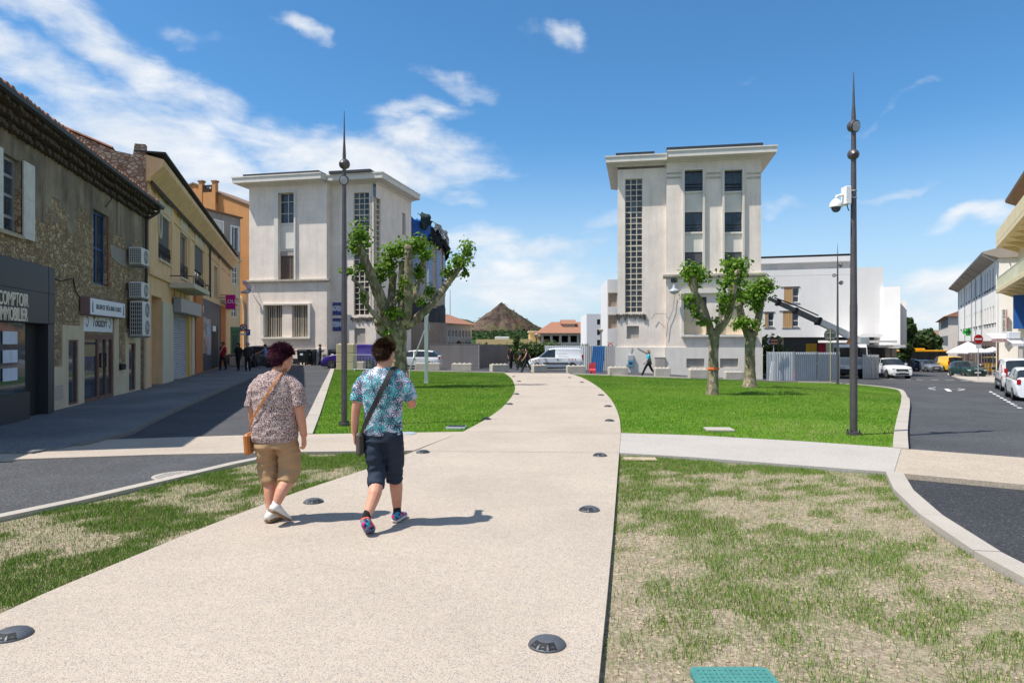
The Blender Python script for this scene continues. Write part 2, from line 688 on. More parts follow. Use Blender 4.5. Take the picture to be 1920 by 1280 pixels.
# ------------------------------------------------------------------ ground materials
def ground_mats():
 n=NT('aggregate_concrete')
 v=n.voro(190,out='Color')
 f=n.sep(v)
 tone=n.rng(f[0],0,1,.90,1.09)
 c=n.mix(n.rng(f[1],.55,1,0,.5),S(222,207,188,.68),S(208,178,150,.72))
 c=n.mix(n.rng(f[2],.80,.86),c,S(168,160,156,.66))
 big=n.math('MULTIPLY',n.rng(n.noise(.7,5,.6),.3,.7,.92,1.06),n.math('MULTIPLY',n.rng(n.noise(.22,6,.7),.50,.66,1.0,.90),n.rng(n.noise(2.6,5,.75),.60,.70,1.0,.93)))
 mid=n.rng(n.noise(14,4,.7),.3,.7,.94,1.06)
 joint=n.rng(n.voro(190),.35,.62,1.0,.86)
 c=n.mul(c,n.math('MULTIPLY',n.math('MULTIPLY',tone,joint),n.math('MULTIPLY',big,mid)))
 n.bump(n.voro(190),.25,.004)
 MATS['path']=n.fin(c,.85,0,.25)
 n=NT('aggregate_concrete_grey')
 v=n.sep(n.voro(90,out='Color'))
 c=n.mul(S(208,200,190,.64),n.math('MULTIPLY',n.rng(v[0],0,1,.84,1.14),n.rng(n.noise(.8,5,.6),.3,.7,.93,1.06)))
 n.bump(n.voro(90),.25,.004)
 MATS['path_grey']=n.fin(c,.85,0,.25)
 n=NT('sandy_asphalt')
 v=n.sep(n.voro(80,out='Color'))
 c=n.mul(S(204,188,168,.68),n.math('MULTIPLY',n.rng(v[0],0,1,.75,1.2),n.rng(n.noise(.8,5,.65),.3,.7,.88,1.1)))
 n.bump(n.voro(80),.25,.004)
 MATS['sandy']=n.fin(c,.85,0,.25)
 for nm,k,blue in(('asphalt',.056,1.06),('asphalt_new',.036,1.10),('asphalt_old',.064,1.04),('asphalt_worn',.15,1.02)):
  n=NT(nm)
  v=n.sep(n.voro(75,out='Color'))
  g=n.math('MULTIPLY',n.rng(v[0],0,1,.55,1.5),n.rng(n.noise(.45,6,.62),.3,.7,.72,1.28))
  st=n.rng(n.noise(1.2,4,.6,n.co('Object',(.3,.12,1))),.45,.75,1.0,1.22)
  g=n.math('MULTIPLY',g,st)
  sp=n.rng(v[1],.965,.985,0,1)
  c=n.mix(n.math('MULTIPLY',sp,.35),n.mul((k,k*1.01,k*blue),g),(.28,.27,.25))
  n.bump(n.voro(75),.35,.006)
  MATS[nm]=n.fin(c,.82,0,.35)
 MATS['kerb']=mat('kerb_stone',S(206,196,182,.64),.85,.08,1.2,.10,60,.2,90)
 n=NT('sown_soil')
 a=n.noise(2.2,6,.65)
 b=n.noise(38,5,.7)
 cl=n.voro(30,out='Color')
 soil=n.mix(n.rng(b,.3,.7),S(150,133,110,.70),S(206,190,166,.78))
 soil=n.mul(soil,n.rng(n.sep(cl)[0],0,1,.78,1.2))
 green=n.mix(n.noise(9,4),(.055,.115,.014),(.12,.19,.035))
 c=n.mix(n.rng(n.math('ADD',n.math('MULTIPLY',a,.8),n.math('MULTIPLY',b,.35)),.54,.76,0,.5),soil,green)
 n.bump(n.math('ADD',n.math('MULTIPLY',n.noise(30,6,.7),.7),n.math('MULTIPLY',n.voro(26),.4)),1.0,.03)
 MATS['soil']=n.fin(c,.95,0,.1)
 n=NT('lawn_turf')
 a=n.noise(.55,6,.6)
 b=n.noise(7,5,.7,n.co('Object',(1,.5,1)))
 d=n.noise(60,3,.7)
 c=n.mix(n.rng(a,.3,.7),(.072,.165,.009),(.11,.215,.016))
 c=n.mix(n.rng(b,.58,.80,0,.55),c,(.17,.20,.055))
 c=n.mul(c,n.rng(d,.3,.7,.72,1.25))
 n.bump(n.noise(70,4,.7),.6,.02)
 MATS['turf']=n.fin(c,.95,0,.1)
 n=NT('land')
 c=n.mix(n.rng(n.noise(.02,5),.4,.6),S(120,112,98,.7),S(92,104,66,.6))
 MATS['land']=n.fin(c,.95,0,.1)
 n=NT('grass_blades')
 at_=n.N.new('ShaderNodeAttribute')
 at_.attribute_name='tone'
 t=at_.outputs['Fac']
 c=n.mix(t,(.072,.180,.008),(.17,.275,.03))
 c=n.mix(n.rng(t,.93,.97),c,(.36,.31,.14))
 n.fin(c,.6,0,.25)
 n.b.inputs['Subsurface Weight'].default_value=0
 MATS['blades']=n.m
 MATS['clod']=mat('dry_clods',S(186,166,140,.80),.95,.35,14,.12,70,.3,80)
ground_mats()
def gp(*pts):
 return[G(x,y)[:2]for(x,y)in pts]
def make_land():
 mb=MB()
 xs=[-4000,-1200,-400,-150]+[x*5.0 for x in range(-18,19)]+[150,400,1200,4000]
 ys=[-300,-60,-20,-5]+[y*5.0 for y in range(0,25)]+[160,300,700,1600,5000]
 vs,fs=[],[]
 for y in ys:
  for x in xs:
   vs.append((x,y,zt(x,y)-.25))
 nx=len(xs)
 for j in range(len(ys)-1):
  for i in range(nx-1):
   a=j*nx+i
   fs.append((a,a+1,a+nx+1,a+nx))
 mb.add(vs,fs)
 mb.build('ground',MATS['land'],None,'structure','bare land under and beyond the town',fix=False)
make_land()
# --- outlines measured on the photo's ground
P_left=smooth_line(gp((-700,1500),(0,1150),(200,1063),(400,981),(560,921),(690,878),(778,845)),3)
P_left2=smooth_line(gp((870,808),(918,781),(950,755),(966,728),(958,708),(945,698.5)),4)
P_right2=smooth_line(gp((1066,699.5),(1090,707),(1120,724),(1145,748),(1160,778),(1164,811)),4)
P_right=gp((1161,848),(1150,990),(1138,1120),(1122,1280),(1095,1560))
path_poly=[tuple(p[:2])for p in P_left]+[tuple(p[:2])for p in P_left2]+[tuple(p[:2])for p in P_right2]+P_right+[(1.2,-3.0),(-4.5,-3.0)]
PATH=sheet('path',path_poly,MATS['path'],0.0,.22,label='pale exposed aggregate footpath curving up to the towers')
crossL=gp((868,808.5),(590,813),(440,815.5),(205,823),(-40,842))[::1]+gp((-40,862),(300,851),(560,846),(776,843.5))
CL=sheet('cross_path',crossL,MATS['path'],-0.004,.22,label='pale crossing path branching left over the side road')
crossR=gp((1164.5,811),(1300,815),(1500,826),(1690,839))+gp((1676,884),(1500,871),(1300,856),(1161.5,848))
CR=sheet('cross_path',crossR,MATS['path_grey'],-0.004,.22,label='grey white crossing path branching right between the lawns')
rampR=gp((1690.5,839),(1920,856),(2300,880))+gp((2300,950),(1920,906),(1676.5,884))
RR=sheet('crossing_ramp',rampR,MATS['sandy'],-0.012,.22,label='sandy coloured crossing over the new road')
for(a_,b_)in(((872,809),(1163,811.5)),((780,845.5),(1160.5,848.5))):
 p_,q_=G(*a_),G(*b_)
 MB().add([(p_.x,p_.y-.004,.003),(q_.x,q_.y-.004,.003),(q_.x,q_.y+.006,.003),(p_.x,p_.y+.006,.003)],[(0,1,2,3)]).build('joint',mat('saw_cut_joint',S(150,138,124,.6),.9),PATH)  # thin dark strips mark the saw-cut joints
kerbL_far=gp((586,813),(600,776),(613,735),(627,691))
lawnLF=kerbL_far+gp((700,693),(800,695.5),(945,698.5))[0:]+[tuple(p[:2])for p in P_left2[::-1]]+gp((720,810.5))
kerbR_far=smooth_line(gp((1560,717.5),(1620,721.5),(1668,727),(1688,735),(1690,748),(1684,775),(1677,805),(1674,839)),4)
top_R=gp((1075,701),(1160,704),(1240,707),(1330,710.5),(1420,713.5),(1500,716))
lawnRF=[tuple(p[:2])for p in P_right2[::-1]]+top_R+[tuple(p[:2])for p in kerbR_far]+gp((1500,825.5),(1300,814.5))
kerbR_near=smooth_line(gp((1660,884),(1668,905),(1690,935),(1750,985),(1835,1040),(1920,1087),(2150,1200),(2500,1330)),4)
lawnRN=[tuple(p[:2])for p in kerbR_near]+[(5.5,-2.0),(1.1,-2.0)]+P_right[::-1]+gp((1300,857),(1500,872))
kerbL_near=smooth_line(gp((-420,1070),(-100,992),(0,969),(200,929),(380,884),(480,862),(556,847)),3)
lawnLN=[tuple(p[:2])for p in kerbL_near]+gp((680,846.5),)+[tuple(p[:2])for p in P_left[::-1]]
LLF=sheet('lawn',lawnLF,MATS['turf'],-.03,label='bright green lawn left of the path by the far plane tree')
LRF=sheet('lawn',lawnRF,MATS['turf'],-.03,label='bright green lawn under the two plane trees')
LRN=sheet('lawn_soil',lawnRN,MATS['soil'],-.05,label='newly sown patchy lawn right of the path')
LLN=sheet('lawn_soil',lawnLN,MATS['soil'],-.04,label='newly sown patchy lawn left of the path')
def kerb(line,w0,w1,top,low,label,stone=1.0,km=None):
 par=thing('kerb',label,'kerb')
 P=[Vector((p[0],p[1]))for p in line]
 acc=[0.0]
 for a,b in zip(P,P[1:]):
  acc.append(acc[-1]+(b-a).length)
 L=acc[-1]
 def pos(s):
  for i in range(len(P)-1):
   if s<=acc[i+1]or i==len(P)-2:
    t=(s-acc[i])/max(acc[i+1]-acc[i],1e-6)
    return P[i].lerp(P[i+1],t)
 k=max(1,int(L/stone))
 st=L/k
 for i in range(k):
  a,b=pos(i*st+.004),pos((i+1)*st-.004)
  a2,b2=pos(max(i*st-.2,0)),pos(min((i+1)*st+.2,L))
  ta=(pos(min(i*st+.25,L))-a2).normalized();tb=(b2-pos(max((i+1)*st-.25,0))).normalized()
  na,nb=Vector((-ta.y,ta.x)),Vector((-tb.y,tb.x))
  dz=random.uniform(-.003,.003)
  vs=[]
  for(p,n)in((a,na),(b,nb)):
   for w in(w0,w1):
    q=p+n*w
    z=zt(q.x,q.y)
    vs.append((q.x,q.y,z+low));vs.append((q.x,q.y,z+top+dz))
  f=[(1,3,7,5),(0,1,5,4),(3,2,6,7),(0,2,3,1),(4,5,7,6)]
  MB().add(vs,f).build('kerb_stone',km or MATS['kerb'],par)
kerb(kerbL_far,0,.26,.01,-.2,'pale kerb between the far left lawn and the side road',1.6)
kerb([p[:2]for p in kerbL_near],.0,.15,.012,-.2,'pale kerb of the near left sown lawn')
kerb([p[:2]for p in kerbR_far],0,.22,.012,-.2,'pale curved kerb round the right lawn corner')
kerb([p[:2]for p in kerbR_near],0,.20,.012,-.25,'pale kerb sweeping along the near right lawn')
kerb(gp((627,690.4),(700,692.4),(800,694.9),(945,697.9)),0,.35,.015,-.2,'pale kerb along the back of the left lawn',2.0)
kerb(gp((1073,700.2),(1160,703.2),(1240,706.2),(1330,709.7),(1420,712.7),(1500,715.3),(1560,716.9)),0,.35,.015,-.2,'pale kerb along the back of the right lawn',2.0)
roadL=[(-30,3.5)]+[tuple(p[:2])for p in kerbL_near]+gp((556,846.2),(300,850.4),(-40,861.5))+[(-30,10)]
sheet('road',roadL,MATS['asphalt_old'],-.035,label='grey asphalt side road in front of the old houses')
roadL2=gp((586,813.4),(440,815.9),(205,823.4),(-40,842.4))+[(-30,12)]+[(-30,62)]+gp((460,682),(560,682.5),(627,690))+[tuple(p)for p in kerbL_far[::-1]]
sheet('road',roadL2,MATS['asphalt'],-.035,label='asphalt side road climbing between lawn and old houses')
roadRN=[tuple(p[:2])for p in kerbR_near[::-1]]+gp((1676,884.6),(1920,906.6),(2300,951))+[(24,7),(24,-2),(7,-2)]
sheet('road',roadRN,MATS['asphalt_new'],-.075,label='fresh black asphalt at the right corner')
roadRF=gp((1690,838.6),(1920,855.4),(2300,879))+[(60,11),(70,22),(75,125),(-12,125),(-12,62)]+gp((560,682.3),(627,690.2),(945,697.7),(1073,700),(1240,706),(1420,712.5),(1560,716.8))+[tuple(p[:2])for p in kerbR_far]
sheet('road',roadRF,MATS['asphalt'],-.085,label='asphalt street running behind the lawns and off to the right')
pavL=gp((-40,842),(-40,880))+[]
pav_edge=smooth_line(gp((60,850),(140,835),(215,819),(262,796),(330,765),(420,727),(480,703),(520,690),(545,682)),3)
pav=[tuple(p[:2])for p in pav_edge]+[(-24,62),(-30,62),(-30,10.6)]
sheet('pavement',pav,MATS['asphalt_worn'],.03,.12,label='raised asphalt pavement along the old house fronts')
kerb([p[:2]for p in pav_edge[3:]],-.15,.0,.035,-.2,'grey kerb edging the house pavement',1.5,mat('kerb_dark',S(150,144,138,.6),.9,.12,2))
pavR=gp((1700,692),(1775,700),(1800,707),(1830,714),(1870,716))+[(40,37),(60,37),(75,80),(60,100)]
pavR=gp((1776,701),(1800,709),(1828,714),(1872,716),(1990,720))+[(70,40),(75,90)]+gp((1790,692))
sheet('pavement',pavR,MATS['path_grey'],-.005,.12,label='pale shop pavement on the right street corner')
# --- grass blades and clods
def field(scale,seed):
 """smooth random field on the ground, 0..1, by summed sines"""
 r=np.random.default_rng(seed)
 k=r.normal(0,1,(22,2))*scale
 ph=r.uniform(0,2*PI,22)
 def f(p):
  s=np.zeros(len(p))
  for(kx,ky),q in zip(k,ph):
   s+=np.sin(p[:,0]*kx+p[:,1]*ky+q)
  return s/math.sqrt(11)*.5+.5
 return f
_f1,_f2=field(5.2,3),field(1.2,5)
_f3=field(10.0,9)
def blades(name,poly,n,h,w,off,label,dens=None,tone=(.0,.9),yband=None,lean=.35):
 xs=np.array([p[0]for p in poly]);ys=np.array([p[1]for p in poly])
 lo,hi=ys.min(),ys.max()
 if yband:lo,hi=max(lo,yband[0]),min(hi,yband[1])
 pts=np.column_stack([RNG.uniform(xs.min(),xs.max(),n),RNG.uniform(lo,hi,n)])
 pts=pts[(np.abs(pts[:,0])<.86*pts[:,1]+1.2)]
 pts=pts[inside(poly,pts)]
 if dens is not None:
  d=dens(pts)
  pts=pts[RNG.random(len(pts))<d]
 m=len(pts)
 z=np.array([zt(x,y)for x,y in pts])+off
 a=RNG.uniform(0,2*PI,m)
 hh=h*RNG.uniform(.45,1.25,m)
 ww=w*RNG.uniform(.7,1.3,m)
 la=RNG.uniform(0,2*PI,m)
 lr=hh*RNG.uniform(.1,lean*2,m)
 base=np.column_stack([pts,z])
 dx=np.column_stack([np.cos(a)*ww,np.sin(a)*ww,np.zeros(m)])
 tip=base+np.column_stack([np.cos(la)*lr,np.sin(la)*lr,hh])
 mid=base+np.column_stack([np.cos(la)*lr*.3,np.sin(la)*lr*.3,hh*.6])
 V=np.empty((m,5,3),np.float32)
 V[:,0]=base-dx;V[:,1]=base+dx;V[:,2]=mid-dx*.7;V[:,3]=mid+dx*.7;V[:,4]=tip
 V=V.reshape(-1,3)
 i0=np.arange(m,dtype=np.int32)[:,None]*5
 loops=np.concatenate([i0+np.array([0,1,3,2]),i0+np.array([2,3,4])],axis=1).ravel()
 starts=(np.arange(m)[:,None]*7+np.array([0,4])).ravel()
 me=bpy.data.meshes.new(name)
 me.vertices.add(m*5)
 me.vertices.foreach_set('co',V.ravel())
 me.loops.add(len(loops))
 me.loops.foreach_set('vertex_index',loops.astype(np.int32))
 me.polygons.add(m*2)
 me.polygons.foreach_set('loop_start',starts.astype(np.int32))
 t=np.clip(RNG.normal((tone[0]+tone[1])/2,(tone[1]-tone[0])/3,m),0,1)
 if yband is not None and yband[0]>10:
  t+=(_f1(pts)-.5)*.35+(_f2(pts)-.5)*.7
  t=np.clip(t,0,.92)
 dry=RNG.random(m)<.04+.14*np.clip(_f3(pts)*1.5-.85,0,1)+.55*np.clip(_f2(pts)*1.6-.55,0,1)*np.clip((15.5-pts[:,1])/3,0,1)*(yband is not None and yband[0]>10)
 t[dry]=1.0
 at_=me.attributes.new('tone','FLOAT','POINT')
 at_.data.foreach_set('value',np.repeat(t,5).astype(np.float32))
 me.update(calc_edges=True)
 me.validate()
 o=link_mesh(name,me,MATS['blades'],None,'stuff',label)
 tag(o,label,'grass')
 return o
def dens_new(p):
 g=.5*_f1(p)+.20*_f2(p)+.36*_f3(p)
 d=np.clip((g-.37)*1.9,.10,.92)
 d*=.75+.25*np.clip((p[:,1]-5.0)/5,0,1)
 d+=np.clip((p[:,1]-8.6)*.30,0,.6)*(.3+.7*np.clip(_f1(p),0,1))
 d+=.35*np.clip(1-np.abs(p[:,0]-(1.62))/.35,0,1)*(p[:,1]<10)
 return np.clip(d,0,1)
def dens_left(p):
 g=.5*_f1(p)+.30*_f2(p)+.28*_f3(p)
 return np.clip((g-.36)*2.2,.12,.95)
GR_N=420000
blades('grass',lawnRN,GR_N,.040,.0017,-.05,'thin young grass on the right sown lawn',dens_new,(.10,.85),(1.8,11))
blades('grass',lawnLN,420000,.040,.0018,-.04,'thin young grass on the left sown lawn',dens_left,(.10,.85),(2.5,11))
blades('grass',lawnRF,480000,.036,.0042,-.03,'short green grass on the right lawn under the plane trees',None,(.15,.8),(10.6,60))
blades('grass',lawnLF,380000,.036,.0042,-.03,'short green grass on the left lawn beside the lamp',None,(.15,.8),(10.6,50))
def clods(name,poly,n,off,label,ymax):
 xs=np.array([p[0]for p in poly]);ys=np.array([p[1]for p in poly])
 y=ys.min()+(min(ymax,ys.max())-ys.min())*RNG.random(n)
 pts=np.column_stack([RNG.uniform(xs.min(),xs.max(),n),y])
 pts=pts[(np.abs(pts[:,0])<.84*pts[:,1]+.6)&(pts[:,1]>1.5)]
 pts=pts[inside(poly,pts)]
 mb=MB()
 base=[Vector(v)for v in((1,0,0),(-1,0,0),(0,1,0),(0,-1,0),(0,0,1),(0,0,-1))]
 fs=[(0,2,4),(2,1,4),(1,3,4),(3,0,4),(2,0,5),(1,2,5),(3,1,5),(0,3,5)]
 for(x,y)in pts:
  s=min(random.lognormvariate(-5.25,.5),.017)
  a=random.uniform(0,6.28)
  ca,sa=math.cos(a),math.sin(a)
  vs=[]
  for b in base:
   q=b*s*random.uniform(.6,1.25)
   vs.append((x+q.x*ca-q.y*sa*1.0,y+q.x*sa+q.y*ca,zt(x,y)+off+q.z*.75+s*.25))
  mb.add(vs,fs)
 o=mb.build(name,MATS['clod'],None,'stuff',label,fix=False)
 tag(o,label,'soil')
clods('soil_clods',lawnRN,52000,-.05,'dry tan clods and pebbles on the right sown lawn',10.5)
clods('soil_clods',lawnLN,26000,-.04,'dry tan clods and pebbles on the left sown lawn',10.5)
# ------------------------------------------------------------------ building materials
def building_mats():
 n=NT('rubble_and_render')
 co=n.co()
 xyz=n.sep(co)
 warp=n.vmath('ADD',n.co('Object',(1,1,1.25)),n.vmath('MULTIPLY',n.comb(n.noise(3),n.noise(3.7),n.noise(3.3)),(.3,.3,.3)))
 v=n.N.new('ShaderNodeTexVoronoi');v.inputs['Scale'].default_value=7.5
 n.L.new(warp,v.inputs['Vector'])
 ve=n.N.new('ShaderNodeTexVoronoi');ve.feature='DISTANCE_TO_EDGE';ve.inputs['Scale'].default_value=7.5
 n.L.new(warp,ve.inputs['Vector'])
 r=n.sep(v.outputs['Color'])
 st=n.mix(r[0],S(166,142,112,.88),S(200,178,144,.95))
 st=n.mix(n.rng(r[1],.75,1,0,.7),st,S(158,120,84,.85))
 st=n.mul(st,n.math('MULTIPLY',n.rng(r[2],0,1,.7,1.15),n.rng(n.noise(22,4),.3,.7,.8,1.15)))
 stone=n.mix(n.rng(ve.outputs['Distance'],.0,.09,1,0),st,S(164,146,120,.85))
 big=n.noise(.55,5,.65)
 drip=n.noise(1,5,.7,n.co('Object',(2.2,2.2,.25)))
 ren=n.mix(n.rng(big,.35,.65),S(122,112,100,.70),S(184,168,146,.78))
 ren=n.mix(n.rng(drip,.46,.68,0,.75),ren,S(88,82,76,.7))
 line=n.math('ADD',xyz[2],n.math('MULTIPLY',n.math('SUBTRACT',n.noise(.6,4,.6),.5),4.2))
 k=n.rng(line,4.95,5.02)
 c=n.mix(k,stone,ren)
 h=n.math('MULTIPLY',n.rng(ve.outputs['Distance'],0,.10),n.math('SUBTRACT',1.0,k))
 h=n.math('ADD',n.math('ADD',h,n.math('MULTIPLY',k,1.1)),n.math('MULTIPLY',n.noise(30,4),.25))
 n.bump(h,.8,.05)
 MATS['rubble']=n.fin(c,.95,0,.15)
 n=NT('gable_rubble')
 v=n.N.new('ShaderNodeTexVoronoi');v.inputs['Scale'].default_value=5.5
 n.L.new(n.co('Object',(1,1,1.5)),v.inputs['Vector'])
 ve=n.voro(5.5,n.co('Object',(1,1,1.5)),'Distance','DISTANCE_TO_EDGE')
 r=n.sep(v.outputs['Color'])
 st=n.mix(r[0],S(160,138,118,.75),S(210,194,174,.85))
 c=n.mix(n.rng(ve,0,.09,1,0),st,S(150,112,88,.8))
 n.bump(n.rng(ve,0,.12),.8,.05)
 MATS['gable']=n.fin(c,.95,0,.15)
 MATS['plaster_beige']=mat('plaster_beige',S(214,198,168,.85),.9,.08,1.5,.04,60,.1,80,streak=.12)
 MATS['plaster_yellow']=mat('plaster_yellow',S(234,196,150,.88),.9,.09,1.2,.04,50,.12,70,streak=.20)
 MATS['plaster_pale']=mat('plaster_pale',S(208,198,176,.90),.9,.07,1.2,.04,50,.1,70,streak=.12)
 MATS['orange_paint']=mat('orange_plaster',S(222,158,100,.80),.9,.07,.8,.03,40,.08,60,streak=.12)
 MATS['orange_dark']=mat('orange_pilaster',S(190,116,62,.9),.85,.06,1.0)
 MATS['grey_render']=mat('grey_render',S(160,152,144,.85),.92,.14,.6,.05,40,.1,60,streak=.28)
 MATS['cream_stone']=mat('cream_stone',S(212,194,160,.88),.9,.10,.8,.05,30,.1,50,streak=.2)
 MATS['dark_panel']=mat('charcoal_panel',(.030,.032,.037),.45,.06,1.0,.03)
 MATS['dark_navy']=mat('navy_shopfront',(.035,.042,.060),.5,.06,1.0)
 MATS['black']=mat('near_black',(.012,.012,.013),.7)
 MATS['tile']=mat('roof_tile',S(178,126,98,.70),.9,.26,6,.1,30,.2,40)
 MATS['tile_old']=mat('roof_tile_old',S(150,122,100,.75),.92,.25,5,.1,30,.2,40)
 MATS['gutter']=mat('dark_gutter',(.045,.043,.042),.5,.1,3,metal=.3)
 MATS['white_paint']=mat('white_paint',(.78,.77,.74),.5,.04,3)
 MATS['shutter_white']=mat('shutter_paint',(.62,.61,.56),.7,.10,5,.05,40)
 MATS['grey_metal']=mat('grey_metal',(.30,.31,.32),.45,.08,3,metal=.4)
 MATS['galv']=mat('galvanised',(.46,.49,.51),.5,.12,3,.05,40,metal=.35)
 MATS['alu']=mat('shutter_slats',(.42,.44,.47),.5,.06,3,metal=.3)
 MATS['brown_frame']=mat('brown_frame',S(132,92,76,.75),.6,.08,4)
 MATS['blue_frame']=mat('blue_frame',S(34,76,132,.8),.5,.08,4)
 MATS['dark_iron']=mat('dark_iron',(.03,.03,.032),.5,.08,6,metal=.4)
 MATS['dark_blind']=mat('dark_blind',(.085,.085,.09),.7,.06,3)
 MATS['sign_white']=mat('sign_white',(.72,.75,.80),.4,.03,3)
 MATS['ink']=mat('dark_ink',(.02,.025,.04),.5)
 MATS['letter_cream']=mat('letter_cream',S(232,222,200),.5)
 MATS['magenta']=mat('magenta_sign',S(214,40,150,.9),.4,.03,3)
 MATS['green_paint']=mat('green_shopfront',S(52,104,70,.8),.5,.08,3)
 MATS['yellow_paint']=mat('yellow_paint',S(214,170,40,.85),.6,.06,3)
 MATS['pvc']=mat('pale_pipe',S(206,186,158,.85),.6,.08,3)
 MATS['ac']=mat('air_unit_casing',(.62,.62,.60),.5,.06,4)
 MATS['skin_dark']=None
building_mats()
GL=glass()
# ------------------------------------------------------------------ old stone house with two shops
A1=Plane((-9.47,10.0),(-.2465,.969),0.0)
U_END=A1.u(275)
EAVE1=6.62
def stone_house():
 t=A1.thing('stone_house','old rubble stone house with dark eaves and two shops below','house')
 win_l=A1.rect(-34,283,37,430);win_c=A1.rect(175,398,202,534)
 shop=(A1.u(-330),A1.u(80),.05,3.15)
 door=A1.rect(156,625,212,756);door=(door[0],door[1],.02,A1.uv(184,627)[1])
 wl=A1.rect(126,637,145,760);wl=(wl[0],wl[1],.06,A1.uv(135,637)[1])
 wr=A1.rect(240,643,253,742);wr=(wr[0],wr[1],.06,A1.uv(246,643)[1])
 trans=(door[0],door[1],door[3]+.02,A1.uv(184,594)[1])
 holes=[(*win_l,.22),(*win_c,.28),(*door,.22),(*wl,.18),(*wr,.18)]
 mb=MB()
 wall_mb(mb,0,U_END,-.3,EAVE1,holes)
 box_rest(mb,0,U_END,-.3,EAVE1,0,9,roof=False)
 for u in(0,U_END):
  mb.add([(u,0,EAVE1),(u,9,EAVE1),(u,4.5,EAVE1+1.9)],[(0,1,2)])
 mb.build('wall',MATS['rubble'],t)
 r=MB()
 ov=.42
 for(y0,z0,y1,z1)in((-ov,EAVE1+.02-ov*.12,4.5,EAVE1+2.05),(9.4,EAVE1-.1,4.5,EAVE1+2.05)):
  r.quad((-.2,y0,z0),(U_END+.05,y0,z0),(U_END+.05,y1,z1),(-.2,y1,z1))
  r.quad((-.2,y0,z0+.1),(U_END+.05,y0,z0+.1),(U_END+.05,y1,z1+.1),(-.2,y1,z1+.1))
 ro=r.build('roof',MATS['tile_old'],t)
 tl=MB()
 k=int(U_END/.21)
 for i in range(k):
  u=-.1+i*.21
  pts=[]
  for a in range(7):
   an=PI*a/6
   pts.append((u+.095*math.cos(an),.075*math.sin(an)))
  j=random.uniform(-.03,.03)
  y0,z0=-ov-.06+j,EAVE1-ov*.12+.10
  dy,dz=4.0,4.0*.43
  vs=[(p[0],y0,z0+p[1])for p in pts]+[(p[0],y0+dy,z0+dz+p[1])for p in pts]
  tl.add(vs,[(a,a+1,a+8,a+7)for a in range(6)]+[tuple(range(7))])
 tl.build('roof_tiles',MATS['tile'],ro,'stuff')
 g=MB()
 for s in range(3):
  dd=.14+.15*s
  zz=EAVE1-.52+.16*s
  for i in range(int(U_END/.2)):
   u=i*.2+(.1 if s%2 else 0)
   j,q=random.uniform(-.035,.035),random.uniform(-.02,.02)
   g.prism([(u+.01,zz+q+.10),(u+.03,zz+q+.02),(u+.10,zz+q-.02),(u+.17,zz+q+.02),(u+.19,zz+q+.10)],'y',-dd+j,0)
   g.box(u+.002,u+.198,-dd+.05+j*.7,0,zz+q+.101,zz+q+.15)
 g.build('eaves_cornice',mat('dark_eaves_tile',S(96,84,74,.7),.95,.25,4),t,'stuff')  # darker tile rows under the roof edge
 gu=MB()
 pr=[(-ov-.16,EAVE1-.02),(-ov-.15,EAVE1-.10),(-ov-.08,EAVE1-.14),(-ov,EAVE1-.10),(-ov,EAVE1+.0)]
 gu.prism(pr,'x',-.2,U_END+.1)
 gu.build('gutter',MATS['gutter'],t)
 ud=A1.u(268)
 dp=MB()
 dp.tube([(ud+.2,-ov-.08,EAVE1-.1),(ud+.15,-ov-.05,EAVE1-.3),(ud,-.12,EAVE1-.6),(ud,-.10,2.6)],.055,8)
 dp.build('downpipe',MATS['gutter'],t)
 d2=MB()
 u2=A1.u(266)
 d2.tube([(u2,-.10,2.6),(u2,-.10,.03)],.06,8)
 for z in(.9,1.9):
  d2.cyl((u2,-.10,z),(u2,-.10,z+.05),.075,8)
 d2.build('downpipe',MATS['pvc'],t,label='pale lower downpipe')
 def slab(px0,py0,px1,name='plaster_panel',holes_=()):
  u0,u1=A1.u(px0),A1.u(px1)
  v1=A1.uv((px0+px1)/2,py0)[1]
  m_=MB()
  wall_mb(m_,u0,u1,0.0,v1,holes_,y=-.03,depth=.03)
  m_.quad((u0,-.03,0),(u0,0,0),(u0,0,v1),(u0,-.03,v1))
  m_.quad((u1,-.03,0),(u1,0,0),(u1,0,v1),(u1,-.03,v1))
  m_.quad((u0,-.03,v1),(u1,-.03,v1),(u1,0,v1),(u0,0,v1))
  m_.build(name,MATS['plaster_beige'],t)
 slab(82,688,114.8)
 slab(114.8,610,148.5,holes_=[wl])
 slab(148.5,587,221,holes_=[(door[0],door[1],-.1,trans[3]+.01)])
 slab(221,684,233.5)
 slab(233.5,624,261.5,holes_=[wr])
 f=window(t,win_l,.10,MATS['grey_metal'],GL,2,bars=(.22,.5,.76),fw=.07,sill=mat('stone_sill',S(190,176,150,.8),.9))
 f=window(t,win_c,.12,MATS['blue_frame'],GL,2,bars=(.5,),fw=.07)
 window(t,wl,.015,MATS['brown_frame'],GL,1,fw=.05)
 window(t,wr,.015,MATS['brown_frame'],GL,1,fw=.05)
 for(px0,px1,name)in((-16,-1,'l'),(38.5,59,'r')):
  u0,u1=A1.u(px0),A1.u(px1)
  va,vb=win_l[2]-.05,win_l[3]+.04
  m_=MB().bevbox(u0,u1,-.075,-.03,va,vb,.008)
  for q in(.08,.52):
   z0=va+(vb-va)*q;z1=va+(vb-va)*(q+.40)
   m_.box(u0+.07,u1-.07,-.083,-.074,z0,z1)
  m_.build('shutter',MATS['shutter_white'],t)
 jb=MB()
 for i in range(14):
  z=win_c[2]+i*(win_c[3]-win_c[2])/14
  w_=.14 if i%2 else.22
  jb.box(win_c[1]-.0,win_c[1]+w_,-.012,.02,z+.012,z+(win_c[3]-win_c[2])/14-.005)
 jb.build('brick_jamb',mat('old_brick',S(146,100,74,.8),.9,.2,8),t,'stuff')
 cb=MB()
